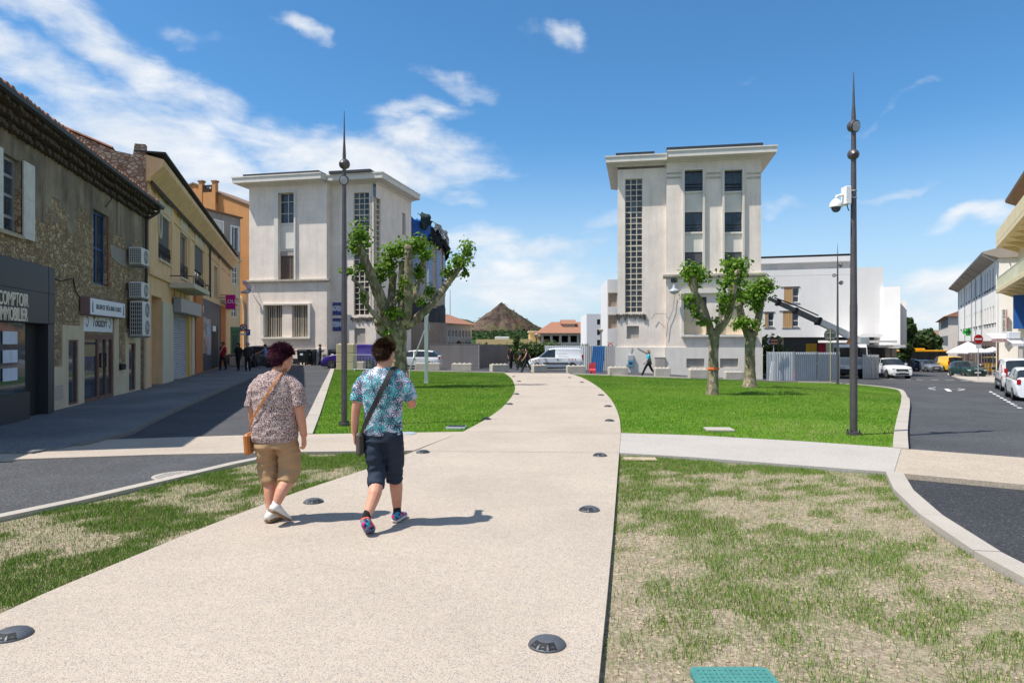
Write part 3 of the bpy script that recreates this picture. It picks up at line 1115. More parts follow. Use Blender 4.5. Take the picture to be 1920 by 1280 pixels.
 p=[]
 for(px,py)in((85,512),(110,527),(135,522),(139,545),(150,560)):
  u,v=A1.uv(px,py);p.append((u,-.03,v))
 cb.tube(p,.014,5)
 p=[]
 for(px,py)in((196,352),(205,356),(203,374),(192,388)):
  u,v=A1.uv(px,py);p.append((u,-.08,v))
 cb.tube(p,.016,5)
 cb.build('cable',MATS['black'],t,'stuff')
 p=[]
 for(px,py)in((205,458),(247,476),(248,506),(238,503),(222,494),(208,482)):
  p.append(A1.uv(px,py))
 MB().prism(p,'y',-.015,.0).build('render_patch',MATS['grey_render'],t)
 sf=MB()
 a,b,c,d=door
 for(x0,x1)in((a,a+.09),(b-.09,b),(a+(b-a)*.46,a+(b-a)*.52),(a+(b-a)*.74,a+(b-a)*.77)):
  sf.box(x0,x1,.01,.09,c,d)
 sf.box(a,b,.005,.10,d-.14,d)
 sf.box(a,b,.01,.09,c,c+.10)
 sfo=sf.build('shop_door',MATS['brown_frame'],t)
 MB().box(a+.05,b-.05,.05,.065,c+.05,d-.08).build('pane',GL,sfo)
 hd=MB()
 um=a+(b-a)*.63
 hd.tube([(um-.28,-.03,1.35),(um-.28,-.03,.95),(um+.16,-.03,.95),(um+.16,-.03,1.35),(um-.28,-.03,1.35)],.018,6)
 hd.build('door_handle',MATS['black'],sfo)
 bx=MB()
 for i,zz in enumerate((1.45,1.85,2.22)):
  bx.box(a+.12,a+(b-a)*.40,.02,.049,zz-.17,zz+.16)
 bx.build('window_display',mat('cardboard',S(176,156,120,.7),.9),sfo)
 q=A1.rect(221,682,228,693)
 MB().bevbox(q[0],q[1],-.13,-.03,q[2],q[3],.01).build('letterbox',MATS['black'],t)
 pn=A1.rect(100,722,116,750)
 MB().box(pn[0],pn[1],-.036,-.03,pn[2],pn[3]).build('hatch',mat('pinkish_hatch',S(196,178,164,.8),.8),t)
 e=MB()
 a,b=shop[0],shop[1]
 Z1=A1.uv(40,493)[1]
 band_b=A1.uv(40,606)[1]
 wu1=A1.u(33);du0,du1=A1.u(34),A1.u(68)
 e.bevbox(a,b,-.26,-.001,band_b,Z1,.015)
 e.box(du1,b,-.24,-.002,0,band_b-.002)
 e.box(a,wu1-.001,-.23,-.003,0,.62)
 eo=e.build('shopfront',MATS['dark_panel'],t)
 gv=MB()
 gv.box(a+.3,b-.02,-.263,-.2605,Z1-.62,Z1-.605)
 gv.box(A1.u(67),A1.u(67)+.015,-.264,-.261,band_b,Z1)
 gv.build('panel_joint',MATS['black'],eo)
 pw=MB().box(a,wu1,-.14,-.12,.62,band_b)
 pw.build('shop_window',GL,eo)
 rec=MB()
 rec.box(du0,du1,-.03,-.006,.0,band_b)
 rec.build('door_recess',MATS['black'],eo)
 for k,py in enumerate((633,668,702)):
  q=A1.rect(-12,py-12,16,py+12)
  for(x0,x1)in((q[0],q[1]-(q[1]-q[0])*.48),(q[0]+(q[1]-q[0])*.55,q[1])):
   po=MB().box(x0,x1,-.165,-.155,q[2],q[3]).build('listing_sheet',mat('listing_paper',(.55,.60,.70),.5),eo)
 for(s,py,px,sz)in(('COMPTOIR',562,27,.40),('IMMOBILIER',590,27,.40)):
  u,v=A1.uv(px,py,-.26)
  M_=Matrix.Translation((u-.05,-.268,v))@Matrix.Rotation(R(90),4,'X')
  text_mesh('lettering',s,sz,MATS['letter_cream'],eo,M_,.02,sx=.66 if s[0]=='C' else.60)
 return t
stone_house()
def salon_signs():
 q=A1.rect(160,557,227,598,-.16)
 c,d=A1.uv(193,594,-.16)[1],A1.uv(193,562,-.16)[1]
 t=thing('sign_box','pale lit sign box over the salon door with dark lettering','sign',A1.xyz((q[0]+q[1])/2,-.13),A1.rot)
 w=(q[1]-q[0])/2
 MB().bevbox(-w,w,-.14,.10,c,d,.012).build('casing',mat('sign_casing',S(150,120,118,.7),.6),t)
 MB().box(-w+.02,w-.02,-.150,-.1405,c+.03,d-.03).build('face',MATS['sign_white'],t)
 M_=Matrix.Translation((0,-.154,(c+d)/2))@Matrix.Rotation(R(90),4,'X')
 text_mesh('lettering','SALON DE THÉ & BAR À CHATS',.20,MATS['ink'],t,M_,.006,sx=.78)
 for s in(-1,1):
  MB().prism([(s*(w-.22),(c+d)/2-.16),(s*(w-.15),(c+d)/2-.16),(s*(w-.15),(c+d)/2+.06),(s*(w-.20),(c+d)/2+.17)],'y',-.156,-.151).build('cat_mark',MATS['ink'],t)
 q=A1.rect(157,596,211,626,-.04)
 c,d=A1.uv(184,622,-.04)[1],A1.uv(184,594,-.04)[1]
 t=thing('shop_sign','white painted sign panel with curly lettering above the salon door','sign',A1.xyz((q[0]+q[1])/2,-.04),A1.rot)
 w=(q[1]-q[0])/2
 MB().box(-w,w,0,.03,c,d).build('panel',MATS['sign_white'],t)
 M_=Matrix.Translation((.05,-.004,(c+d)/2+.05))@Matrix.Rotation(R(90),4,'X')
 text_mesh('lettering','Tokatori',.40,MATS['ink'],t,M_,.006,sx=.85,shear=.2)
 for s in(-1,1):
  lt=MB()
  x=s*(w-.25)
  lt.tube([(x-.12,-.004,c+.22),(x-.02,-.004,c+.12),(x+.10,-.004,c+.25),(x+.04,-.004,c+.40),(x-.1,-.004,c+.38)],.010,4)
  lt.build('flourish',mat('grey_ink',(.2,.22,.26),.6),t)
salon_signs()
def ac_unit(px0,py0,px1,py1,label,fans=1):
 """outdoor air unit fixed on the stone wall, grille facing down the street, fan facing out"""
 dep=.42
 u1=A1.u(px0+22,-.1)
 mid=(px0+px1)/2
 va,vb=A1.uv(mid,py1-2,-.3)[1],A1.uv(mid,py0+3,-.3)[1]
 w=.84 if fans==1 else.92
 t=thing('air_unit',label,'air conditioner',A1.xyz(A1.u(px0+13,-.4)+w/2,-.30),A1.rot,'air units on the stone wall')
 MB().bevbox(-w/2,w/2,-.20,.20,va,vb,.02).build('casing',MATS['ac'],t)
 g=MB()
 n=9
 for i in range(n):
  z=va+.05+(vb-va-.1)*i/(n-1)
  g.box(-w/2-.016,-w/2-.004,-.17,.17,z-.008,z+.008)
 for i in range(7):
  y=-.17+.34*i/6
  g.box(-w/2-.018,-w/2-.005,y-.006,y+.006,va+.05,vb-.05)
 MB().box(-w/2-.004,-w/2-.0005,-.17,.17,va+.05,vb-.05).build('coil',MATS['black'],t)
 g.build('grille',MATS['ac'],t,'stuff')
 for k in range(fans):
  zc=va+(vb-va)*(k+.5)/fans
  rr=min(.27,(vb-va)/fans*.42)
  f=MB()
  f.cyl((.05,-.201,zc),(.05,-.206,zc),rr,20)
  fo=f.build('fan_opening',MATS['dark_iron'],t)
  gr=MB()
  for q in(.35,.65,.95):
   pts=[(.05+rr*q*math.cos(a),-.214,zc+rr*q*math.sin(a))for a in np.linspace(0,2*PI,17)]
   gr.tube(pts,.007,4)
  for a in range(6):
   an=PI*a/3
   gr.tube([(.05,-.214,zc),(.05+rr*math.cos(an),-.214,zc+rr*math.sin(an))],.006,4)
  gr.build('fan_guard',MATS['ac'],fo)
 br=MB()
 for x in(-w*.35,w*.35):
  br=MB()
  br.box(x-.02,x+.02,-.22,.30,va-.05,va-.003)
  br.box(x-.02,x+.02,.26,.299,va-.003,va+.25)
  br.build('bracket',MATS['grey_metal'],t)
ac_unit(247,465,282,501,'topmost single fan air unit on the house corner')
ac_unit(247,528,282,562,'middle air unit on the house corner above the tall twin fan one')
ac_unit(249,563,283,632,'tall twin fan air unit lowest on the house corner',2)
# ------------------------------------------------------------------ yellow parapet house
A2=Plane((-13.2,24.7),(-.297,.955),0.0)
U2=A2.u(432)
TOP2=8.0
def railing(par,h,y,n=9):
 a,b,c,d=h
 z1=c+.62
 m_=MB()
 m_.box(a,b,y-.03,y,z1-.03,z1);m_.box(a,b,y-.03,y,c+.06,c+.09)
 for i in range(n+1):
  x=a+(b-a)*i/n
  m_.box(x-.012,x+.012,y-.026,y-.004,c+.06,z1)
 for i in range(0,n,2):
  x=a+(b-a)*(i+1)/n
  pts=[(x+.10*math.cos(t),y-.015,c+.3+.12*math.sin(t))for t in np.linspace(0,2*PI,9)]
  m_.tube(pts,.012,4)
 m_.build('window_railing',MATS['dark_iron'],par)
def yellow_house():
 t=A2.thing('yellow_house','pale yellow house with heavy cornice and shuttered shop bays','house')
 wins=[A2.rect(297,408,318,490),A2.rect(338,441,351,522),A2.rect(365,465,381,541)]
 w4=A2.rect(402,500,408,560)
 gate=A2.rect(324,588,353,706);gate=(gate[0],gate[1],-.02,gate[3])
 shopu=(A2.u(376),A2.u(410))
 bay=(A2.u(284),A2.u(303),-.02,A2.uv(294,556)[1])
 holes=[(*w,.30)for w in wins]+[(*w4,.2),(*gate,.18),(*bay,.45)]
 mb=MB()
 wall_mb(mb,0,U2,-.4,TOP2,holes)
 box_rest(mb,0,U2,-.4,TOP2,0,10)
 mb.build('wall',MATS['plaster_yellow'],t)
 g=MB()
 prof=[(0.0,5.2),(0,8.75),(.35,8.75),(.4,8.35),(1.0,8.45),(4.6,9.9),(9.8,8.4),(9.8,5.2)]
 g.prism(prof,'x',-.28,-.003)
 g.build('gable',MATS['gable'],t)
 rt=MB()
 for(y0,z0,y1,z1)in((1.0,8.47,4.7,9.95),(9.9,8.42,4.7,9.95)):
  rt.quad((-.35,y0,z0+.03),(U2,y0,z0+.03),(U2,y1,z1+.03),(-.35,y1,z1+.03))
 rr=rt.build('roof',MATS['tile_old'],t)
 for i in range(9):
  y0=1.05+i*.41;z0=8.50+i*.164
  vs=[]
  for(yy,zz)in((y0,z0),(y0+.43,z0+.175)):
   for a in range(6):
    an=PI*a/5
    vs.append((-.18+.14*math.cos(an),yy,zz+.10*math.sin(an)))
  MB().add(vs,[(a,a+1,a+7,a+6)for a in range(5)]+[tuple(range(6))]).build('ridge_tile',MATS['tile'],rr)
 prof=[(.0,TOP2-.55),(-.10,TOP2-.52),(-.14,TOP2-.42),(-.58,TOP2+.04),(-.58,TOP2+.26),(.3,TOP2+.46),(.3,TOP2-.55)]
 MB().prism(prof,'x',-.25,U2+.1).build('cornice',MATS['plaster_yellow'],t)
 MB().box(-.3,U2+.12,-.66,.35,TOP2+.462,TOP2+.52).build('cornice_capping',MATS['gutter'],t)
 st=MB()
 for i in range(60):
  u=i*U2/60
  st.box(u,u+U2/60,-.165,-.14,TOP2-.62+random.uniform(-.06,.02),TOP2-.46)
 st.build('ragged_band',mat('ragged_brown',S(84,72,60,.7),.95),t,'stuff')  # dark brown ragged strip just under the cornice
 pl=MB()
 zb=A2.uv(300,512)[1]
 for(x0,x1)in((276,279),(320,323),(353,356),(383,386),(410,414)):
  pl.box(A2.u(x0),A2.u(x1),-.06,-.001,zb,TOP2-.56)
 pl.box(0,U2,-.05,-.001,TOP2-1.12,TOP2-.98)
 pl.box(0,U2,-.10,-.0015,zb-.25,zb)
 pl.build('pilaster_bands',MATS['plaster_yellow'],t,'stuff')
 for w in wins:
  hd=MB()
  hd.box(w[0]-.02,w[1]+.35,-.03,-.0005,w[3]+.01,w[3]+.85)
  hd.build('window_head',MATS['plaster_pale'],t)
 for k,w in enumerate(wins):
  f=window(t,w,.10,MATS['shutter_white']if k!=1 else MATS['grey_metal'],GL,2,fw=.06)
  z=w[2]+(w[3]-w[2])*(.26 if k==0 else.05 if k==1 else.42)
  if k!=1:
   bl=MB().box(w[0]+.02,w[1]-.02,.05,.095,z,w[3])
   bl.build('roller_blind',MATS['dark_blind'],f)
  railing(f,w,.0,11 if k!=1 else 6)
  MB().box(w[0]-.08,w[1]+.08,-.08,-.001,w[2]-.09,w[2]).build('sill',MATS['plaster_pale'],f)
 window(t,w4,.12,MATS['shutter_white'],GL,1)
 o=MB()
 uc,vc=A2.uv(298.5,420)
 for(r0,r1,y0,y1)in((.62,.48,-.07,-.001),):
  vs=[]
  n=24
  for(k,yy)in((1.0,-.001),(1.0,-.07),(.78,-.07),(.78,-.02)):
   for i in range(n):
    a=2*PI*i/n
    vs.append((uc+.34*k*math.cos(a),yy,vc+.58*k*math.sin(a)))
  fs=[(j*n+i,j*n+(i+1)%n,(j+1)*n+(i+1)%n,(j+1)*n+i)for j in range(3)for i in range(n)]
  o.add(vs,fs)
 oo=o.build('oval_window',MATS['plaster_pale'],t)
 vs=[(uc+.27*math.cos(a),-.02,vc+.46*math.sin(a))for a in np.linspace(0,2*PI,24,endpoint=False)]
 MB().add(vs,[tuple(range(24))]).build('pane',mat('dusty_glass',(.16,.16,.15),.4),oo)
 MB().box(bay[0],bay[1],.40,.449,0,bay[3]).build('bay_back',mat('bay_plaster',S(170,138,106,.8),.9),t)
 MB().box(A2.u(303),A2.u(323),-.05,-.002,0,A2.uv(314,568)[1]).build('pale_panel',MATS['plaster_pale'],t)
 sl=MB()
 n=34
 for i in range(n):
  z=gate[2]+(gate[3]-gate[2])*i/n
  hh=(gate[3]-gate[2])/n
  sl.add([(gate[0],.13,z),(gate[1],.13,z),(gate[1],.10,z+hh*.5),(gate[0],.10,z+hh*.5),(gate[1],.13,z+hh*.96),(gate[0],.13,z+hh*.96)],[(0,1,2,3),(3,2,4,5)])
 sl.build('roller_shutter',MATS['alu'],t,'stuff')
 MB().bevbox(A2.u(322),A2.u(363),-.38,-.06,gate[3]-.02,gate[3]+.62,.02).build('shutter_box',MATS['grey_metal'],t)
 MB().box(gate[1],gate[1]+.45,-.03,-.001,0,gate[3]).build('yellow_jamb',MATS['yellow_paint'],t)
 MB().box(A2.u(357.5),A2.u(362),-.08,-.001,0,gate[3]-.05).build('pale_jamb',MATS['plaster_pale'],t)
 sh=A2.uv(393,562)[1]
 MB().bevbox(A2.u(362.5),A2.u(375.5),-.14,-.002,0,sh+.15,.01).build('orange_pilaster',MATS['orange_dark'],t)
 MB().bevbox(A2.u(410),A2.u(419.5),-.14,-.002,0,sh-.15,.01).build('orange_pilaster',MATS['orange_dark'],t)
 so=MB().box(shopu[0],shopu[1],-.09,-.002,0,sh).build('shopfront',MATS['dark_navy'],t)
 u,v=A2.uv(380,580,-.09)
 text_mesh('lettering','ERIE',.55,MATS['sign_white'],so,Matrix.Translation((u,-.096,v))@Matrix.Rotation(R(90),4,'X'),.01)
 n_=NT('faded_poster')
 c=n_.mix(n_.rng(n_.noise(1.4,2),.4,.6),S(150,128,120,.8),S(196,170,156,.9))
 c=n_.mix(n_.rng(n_.noise(2.6,3),.5,.62),c,S(96,60,62,.8))
 pm=n_.fin(c,.5)
 n_=NT('blue_poster')
 c=n_.mix(n_.rng(n_.sep(n_.co())[2],.8,3.2),S(176,168,180,.9),S(120,172,214,.9))
 c=n_.mix(n_.rng(n_.noise(1.6,2),.52,.6),c,S(190,140,124,.8))
 pm2=n_.fin(c,.5)
 q=A2.rect(377,594,384,662);MB().box(q[0],q[1],-.105,-.092,q[2],q[3]).build('poster',pm,so)
 q=A2.rect(384.6,598,392,665);MB().box(q[0],q[1],-.105,-.092,q[2],q[3]).build('poster',pm2,so)
 q=(A2.u(394.5),A2.u(406),0,A2.uv(400,610)[1])
 MB().box(q[0],q[1],-.10,-.091,q[2],q[3]).build('shop_door',MATS['black'],so)
 qq=A2.rect(395,611,401,621);MB().box(qq[0],qq[1],-.13,-.102,qq[2],qq[3]).build('door_sign',MATS['sign_white'],so)
 for(x0,x1,y,out)in((316,352,523,1.0),(411,424,552,.9)):
  a,b=A2.u(x0),A2.u(x1)
  v=A2.uv((x0+x1)/2,y+6,-.4)[1]
  m_=MB().bevbox(a,b,-out,-.002,v-.22,v,.02)
  bo=m_.build('balcony',MATS['plaster_pale'],t)
  r_=MB()
  for zz in(.28,):
   r_.tube([(a,-.05,v+zz),(a,-out+.05,v+zz),(b,-out+.05,v+zz),(b,-.05,v+zz)],.022,5)
  for i in range(5):
   x=a+(b-a)*i/4
   r_.tube([(x,-out+.05,v),(x,-out+.05,v+.28)],.015,4)
  r_.build('balcony_rail',MATS['dark_iron'],bo)
 ud=A2.u(390)
 MB().tube([(ud,-.12,sh+.1),(ud,-.12,TOP2-.7),(ud,-.2,TOP2-.5)],.06,8).build('downpipe',MATS['gutter'],t)
 cb=MB()
 for px in(323,334,342,350):
  u0,v0=A2.uv(px,540);u1,v1=A2.uv(px+1,575)
  cb.tube([(u0,-.07,v0),(u0+.1,-.09,(v0+v1)/2),(u1,-.08,v1)],.013,4)
 cb.build('cable',MATS['black'],t,'stuff')
yellow_house()
def magenta_sign():
 p=at(432.5,566,46.5)
 t=thing('shop_sign','square magenta shop sign hanging out beyond the small balcony','sign',(p.x,p.y,p.z),R(4))
 w=18/F*46.5/2
 h=27/F*46.5/2
 MB().bevbox(-w,w,-.06,.06,-h,h,.02).build('panel',MATS['magenta'],t)
 text_mesh('lettering','LOU',.36,MATS['white_paint'],t,Matrix.Translation((-.02,-.066,.02))@Matrix.Rotation(R(90),4,'X'),.01)
 MB().tube([(-w-.5,0,h*.6),(-w,0,h*.6)],.025,6).build('arm',MATS['dark_iron'],t)
magenta_sign()
# ------------------------------------------------------------------ grey house and orange house closing the side street
A3=Plane((-25.8,50.6),(.105,.9945),0.0)
def grey_house():
 P0=Plane((-31.9,70.5),(.30,.954),0.0)
 u0,u1=P0.u(376),P0.u(450.5)
 t=P0.thing('grey_house','grey rendered house with white shutters over a green shopfront','house')
 top=P0.uv(449,410)[1]
 w1=P0.rect(402,415,417,447);w2=P0.rect(434,426,446.5,471)
 w3=P0.rect(405,494,413,528);w4=P0.rect(436,500,445,532);w5=P0.rect(434,562,444,594)
 shop=P0.rect(431,613,450,686);shop=(shop[0],shop[1],-.1,shop[3])
 ws=[w1,w2,w3,w4,w5]
 band=P0.uv(430,486)[1]
 m_=MB()
 wall_mb(m_,u0,u1,band,top,[(*w1,.12),(*w2,.15)])
 box_rest(m_,u0,u1,band,top,0,9)
 m_.build('upper_wall',MATS['grey_render'],t)
 m_=MB()
 wall_mb(m_,u0,u1,-.4,band,[(*w3,.15),(*w4,.15),(*w5,.15),(*shop,.2)])
 box_rest(m_,u0,u1,-.4,band,0,9)
 m_.build('lower_wall',MATS['cream_stone'],t)
 MB().box(u0,u1+.05,-.22,-.001,band-.12,band+.10).build('string_course',MATS['cream_stone'],t)
 MB().prism([(0,top),(-.3,top+.05),(-.34,top+.16),(9,top+1.2),(9,top)],'x',u0-.2,u1+.1).build('roof',MATS['tile_old'],t)
 for w in ws[1:]:
  window(t,w,.10,MATS['white_paint'],GL,2,bars=(.33,.66)if w is not w2 else(),fw=.07)
 MB().box(w1[0],w1[1],.04,.11,w1[2],w1[3]).build('shutter',MATS['shutter_white'],t)
 for w in(w1,w2):
  f=MB()
  f.box(w[0]-.18,w[0],-.04,-.001,w[2],w[3]+.15);f.box(w[1],w[1]+.18,-.04,-.001,w[2],w[3]+.15)
  f.box(w[0],w[1],-.04,-.001,w[3],w[3]+.15)
  f.build('window_surround',MATS['white_paint'],t)
 so=MB().box(shop[0],shop[1],.05,.16,0,shop[3]).build('shopfront',MATS['green_paint'],t)
 MB().box(shop[0]+.5,shop[1]-.4,.03,.049,0,shop[3]-.9).build('door',mat('dark_green',S(28,66,46,.7),.5),so)
 MB().box(shop[0]-.1,shop[1]+.05,-.22,.0,shop[3]-.45,shop[3]).build('cornice',MATS['green_paint'],so)
 q=P0.rect(422,624,431,652)
 MB().box(q[0],q[1],-.05,-.002,q[2],q[3]).build('poster',MATS['blue_frame'],t)
 d=MB()
 u,v=P0.uv(424,492)
 d.tube([(u,-.02,v),(u,-.3,v+.1)],.03,5)
 d.lathe([(.0,0),(.25,.08),(.28,.1)],10,(u,-.35,v+.1))
 d.build('wall_lamp',MATS['dark_iron'],t)
grey_house()
def orange_house():
 P0=Plane((-48.0,90.0),(.97,-.24),0.0)
 t=P0.thing('orange_house','tall orange house with twin chimneys behind the grey house','house')
 L=lambda px,py:P0.uv(px,py)
 out=[L(300,690),L(300,372),L(335,355),L(363,345.5),L(470,388),L(470,690)]
 out=[(a[0],a[1])for a in out]
 MB().prism(out,'y',0,8).build('wall',MATS['orange_paint'],t)
 rf=[(out[1][0]-.2,out[1][1]),(out[3][0],out[3][1]+.02),(out[4][0]+.2,out[4][1]),(out[4][0]+.2,out[4][1]+.2),(out[3][0],out[3][1]+.22),(out[1][0]-.2,out[1][1]+.2)]
 ro=MB().prism(rf,'y',-.15,8.2).build('roof',MATS['tile_old'],t)
 ch=MB()
 a,b=L(386,390)[0],L(409,390)[0]
 cz=L(400,362)[1]
 c0=L(400,470)[1]
 ch.box(a,b,-.55,-.002,c0,cz)
 co_=ch.build('chimney',MATS['orange_paint'],t)
 for(x0,x1)in((377,384),(402,409)):
  m_=MB().bevbox(L(x0,0)[0],L(x1,0)[0],-.5,.05,cz-1.5,L(x0,343)[1],.03)
  c1=m_.build('chimney',MATS['orange_paint'],t)
  MB().box(L(x0,0)[0]-.08,L(x1,0)[0]+.08,-.58,.13,L(x0,343)[1],L(x0,340)[1]).build('cap',MATS['tile'],c1)
 m_=MB()
 m_.box(L(386,0)[0],L(401,0)[0],-.4,0,L(390,351)[1],L(390,348.5)[1])
 for px in(387,391,395,400):
  m_.box(L(px,0)[0]-.05,L(px,0)[0]+.05,-.4,-.3,L(390,362)[1],L(390,351)[1])
 m_.build('chimney_pot',MATS['gutter'],t)
 P1=Plane((-33.5,83.0),(.97,-.24),0.0)
 ar=MB()
 m_=MB()
 a,b=P1.u(447),P1.u(470)
 m_.box(a,b,0,3,-.5,P1.uv(458,480)[1])
 lo=m_.build('street_wing',MATS['orange_paint'],t)
 lo.matrix_parent_inverse=Matrix.Identity(4)
 rel=t.matrix_basis.inverted()if False else(Matrix.Translation(t.location)@Matrix.Rotation(P0.rot,4,'Z')).inverted()
 lo.data.transform(rel@(Matrix.Translation(P1.xyz(0))@Matrix.Rotation(P1.rot,4,'Z')))
 pts=[]
 for an in np.linspace(0,PI/2,8):
  u=P1.u(449)+(P1.u(459)-P1.u(449))*math.sin(an)
  z=P1.uv(455,590)[1]+(P1.uv(455,556)[1]-P1.uv(455,590)[1])*math.cos(an)
  pts.append((u,-.06,z))
 pts.append((P1.u(459),-.06,-.2))
 ar.tube(pts,.22,6)
 so=ar.build('stone_arch',MATS['cream_stone'],t)
 so.data.transform(rel@(Matrix.Translation(P1.xyz(0))@Matrix.Rotation(P1.rot,4,'Z')))
orange_house()
# ------------------------------------------------------------------ the twin pale towers
n_=NT('tower_stone')
_x=n_.sep(n_.co())
_rowz=n_.math('FRACT',n_.math('MULTIPLY',_x[2],2.0))
_j=n_.rng(n_.math('MINIMUM',_rowz,n_.math('SUBTRACT',1.0,_rowz)),.0,.035,.955,1.0)
_f=n_.math('MULTIPLY',n_.rng(n_.noise(.7,6,.65),.3,.7,.86,1.08),n_.rng(n_.noise(1,6,.7,n_.co('Object',(2.5,2.5,.2))),.50,.78,1.0,.78))
_f=n_.math('MULTIPLY',_f,n_.rng(n_.noise(9,4,.6,n_.co('Object',(1,1,2.2))),.3,.7,.95,1.04))
n_.bump(n_.noise(60,3),.06,.01)
MATS['tower']=n_.fin(n_.mul(S(238,224,210,.97),n_.math('MULTIPLY',_f,_j)),.9,0,.2)
MATS['tower_white']=mat('tower_white_trim',S(232,225,214,.86),.85,.05,1.5,.03,40,streak=.10)
MATS['tower_dirty']=mat('weathered_concrete',S(206,196,180,.80),.92,.16,.8,.08,25,.15,50,streak=.30)
MATS['roof_metal']=mat('roof_felt',(.035,.038,.045),.6,.1,3)
MATS['blocked']=mat('blocked_opening',S(178,170,160,.85),.92,.08,1,.05,30,streak=.15)
MATS['blocked_warm']=mat('cream_blocking',S(226,206,176,.88),.92,.08,1,.05,30,streak=.12)
MATS['mullion']=mat('pale_mullion',S(222,208,186,.9),.7,.05,4)
MATS['rough_band']=mat('torn_render',S(120,112,104,.7),.95,.35,7,.2,30,.8,25)
PANE_MATS=[glass('grid_glass',(.030,.036,.045),.12),glass('grid_glass_pale',(.075,.085,.10),.18),glass('grid_glass_dark',(.014,.016,.02),.08)]
_pane_mesh={}
def glass_grid(par,h,y,nx,nz,heavy=6):
 """tall glazed grid: mullions one part, each pane a sub-part sharing a mesh"""
 a,b,c,d=h
 cw,ch=(b-a)/nx,(d-c)/nz
 mb=MB()
 for i in range(nx+1):
  x=a+cw*i
  x0,x1=max(a,x-.035),min(b,x+.035)
  mb.box(x0,x1,y,y+.12,c,d)
 for j in range(nz+1):
  z=c+ch*j
  w=.055 if j%heavy==0 else.032
  mb.box(a,b,y+.004,y+.11,max(c,z-w),min(d,z+w))
 g=mb.build('window',MATS['mullion'],par)
 key=(round(cw,3),round(ch,3))
 ms=[]
 for pm in PANE_MATS:
  me=MB().box(-cw/2+.03,cw/2-.03,0,.01,-ch/2+.03,ch/2-.03).mesh('pane')
  me.materials.append(pm)
  ms.append(me)
 for i in range(nx):
  for j in range(nz):
   o=bpy.data.objects.new('pane',random.choices(ms,(6,3,3))[0])
   COL.objects.link(o)
   o.parent=g
   o.location=(a+cw*(i+.5),y+.06,c+ch*(j+.5))
   o.rotation_euler=(random.uniform(-.006,.006),0,random.uniform(-.006,.006))
 MB().box(a,b,y+.16,y+.18,c,d).build('window_back',MATS['black'],par)
 return g
def cornice_prism(mb,u0,u1,top,out,h,endl=0.0,endr=0.0,wall_y=0.0):
 """overhanging coved cornice with mitred ends; endl/endr = overhang past the wall ends"""
 prof=[(0.0,-h-.22),(.10,-h-.20),(.16,-h-.10),(out-.12,-h-.02),(out,-h),(out,-.12),(out+.06,-.10),(out+.06,0)]
 vs,fs=[],[]
 for(w,z)in prof:
  vs.append((u0-(w if endl else 0),wall_y-w,top+z))
  vs.append((u1+(w if endr else 0),wall_y-w,top+z))
 k=len(prof)
 fs+=[(2*i,2*i+1,2*i+3,2*i+2)for i in range(k-1)]
 mb.add(vs,fs)
 for(flag,ux,sg)in((endl,u0,-1),(endr,u1,1)):
  if not flag:continue
  vs=[]
  for(w,z)in prof:
   vs.append((ux+sg*w,wall_y-w,top+z));vs.append((ux+sg*w,wall_y+9,top+z))
  mb.add(vs,[(2*i,2*i+1,2*i+3,2*i+2)for i in range(k-1)])
 a,b=u0-(out+.06 if endl else 0),u1+(out+.06 if endr else 0)
 mb.quad((a,wall_y-out-.06,top),(b,wall_y-out-.06,top),(b,wall_y+9,top),(a,wall_y+9,top))
 return mb
LT=Plane((-23.1,60.0),(.977,-.2135),-.12)
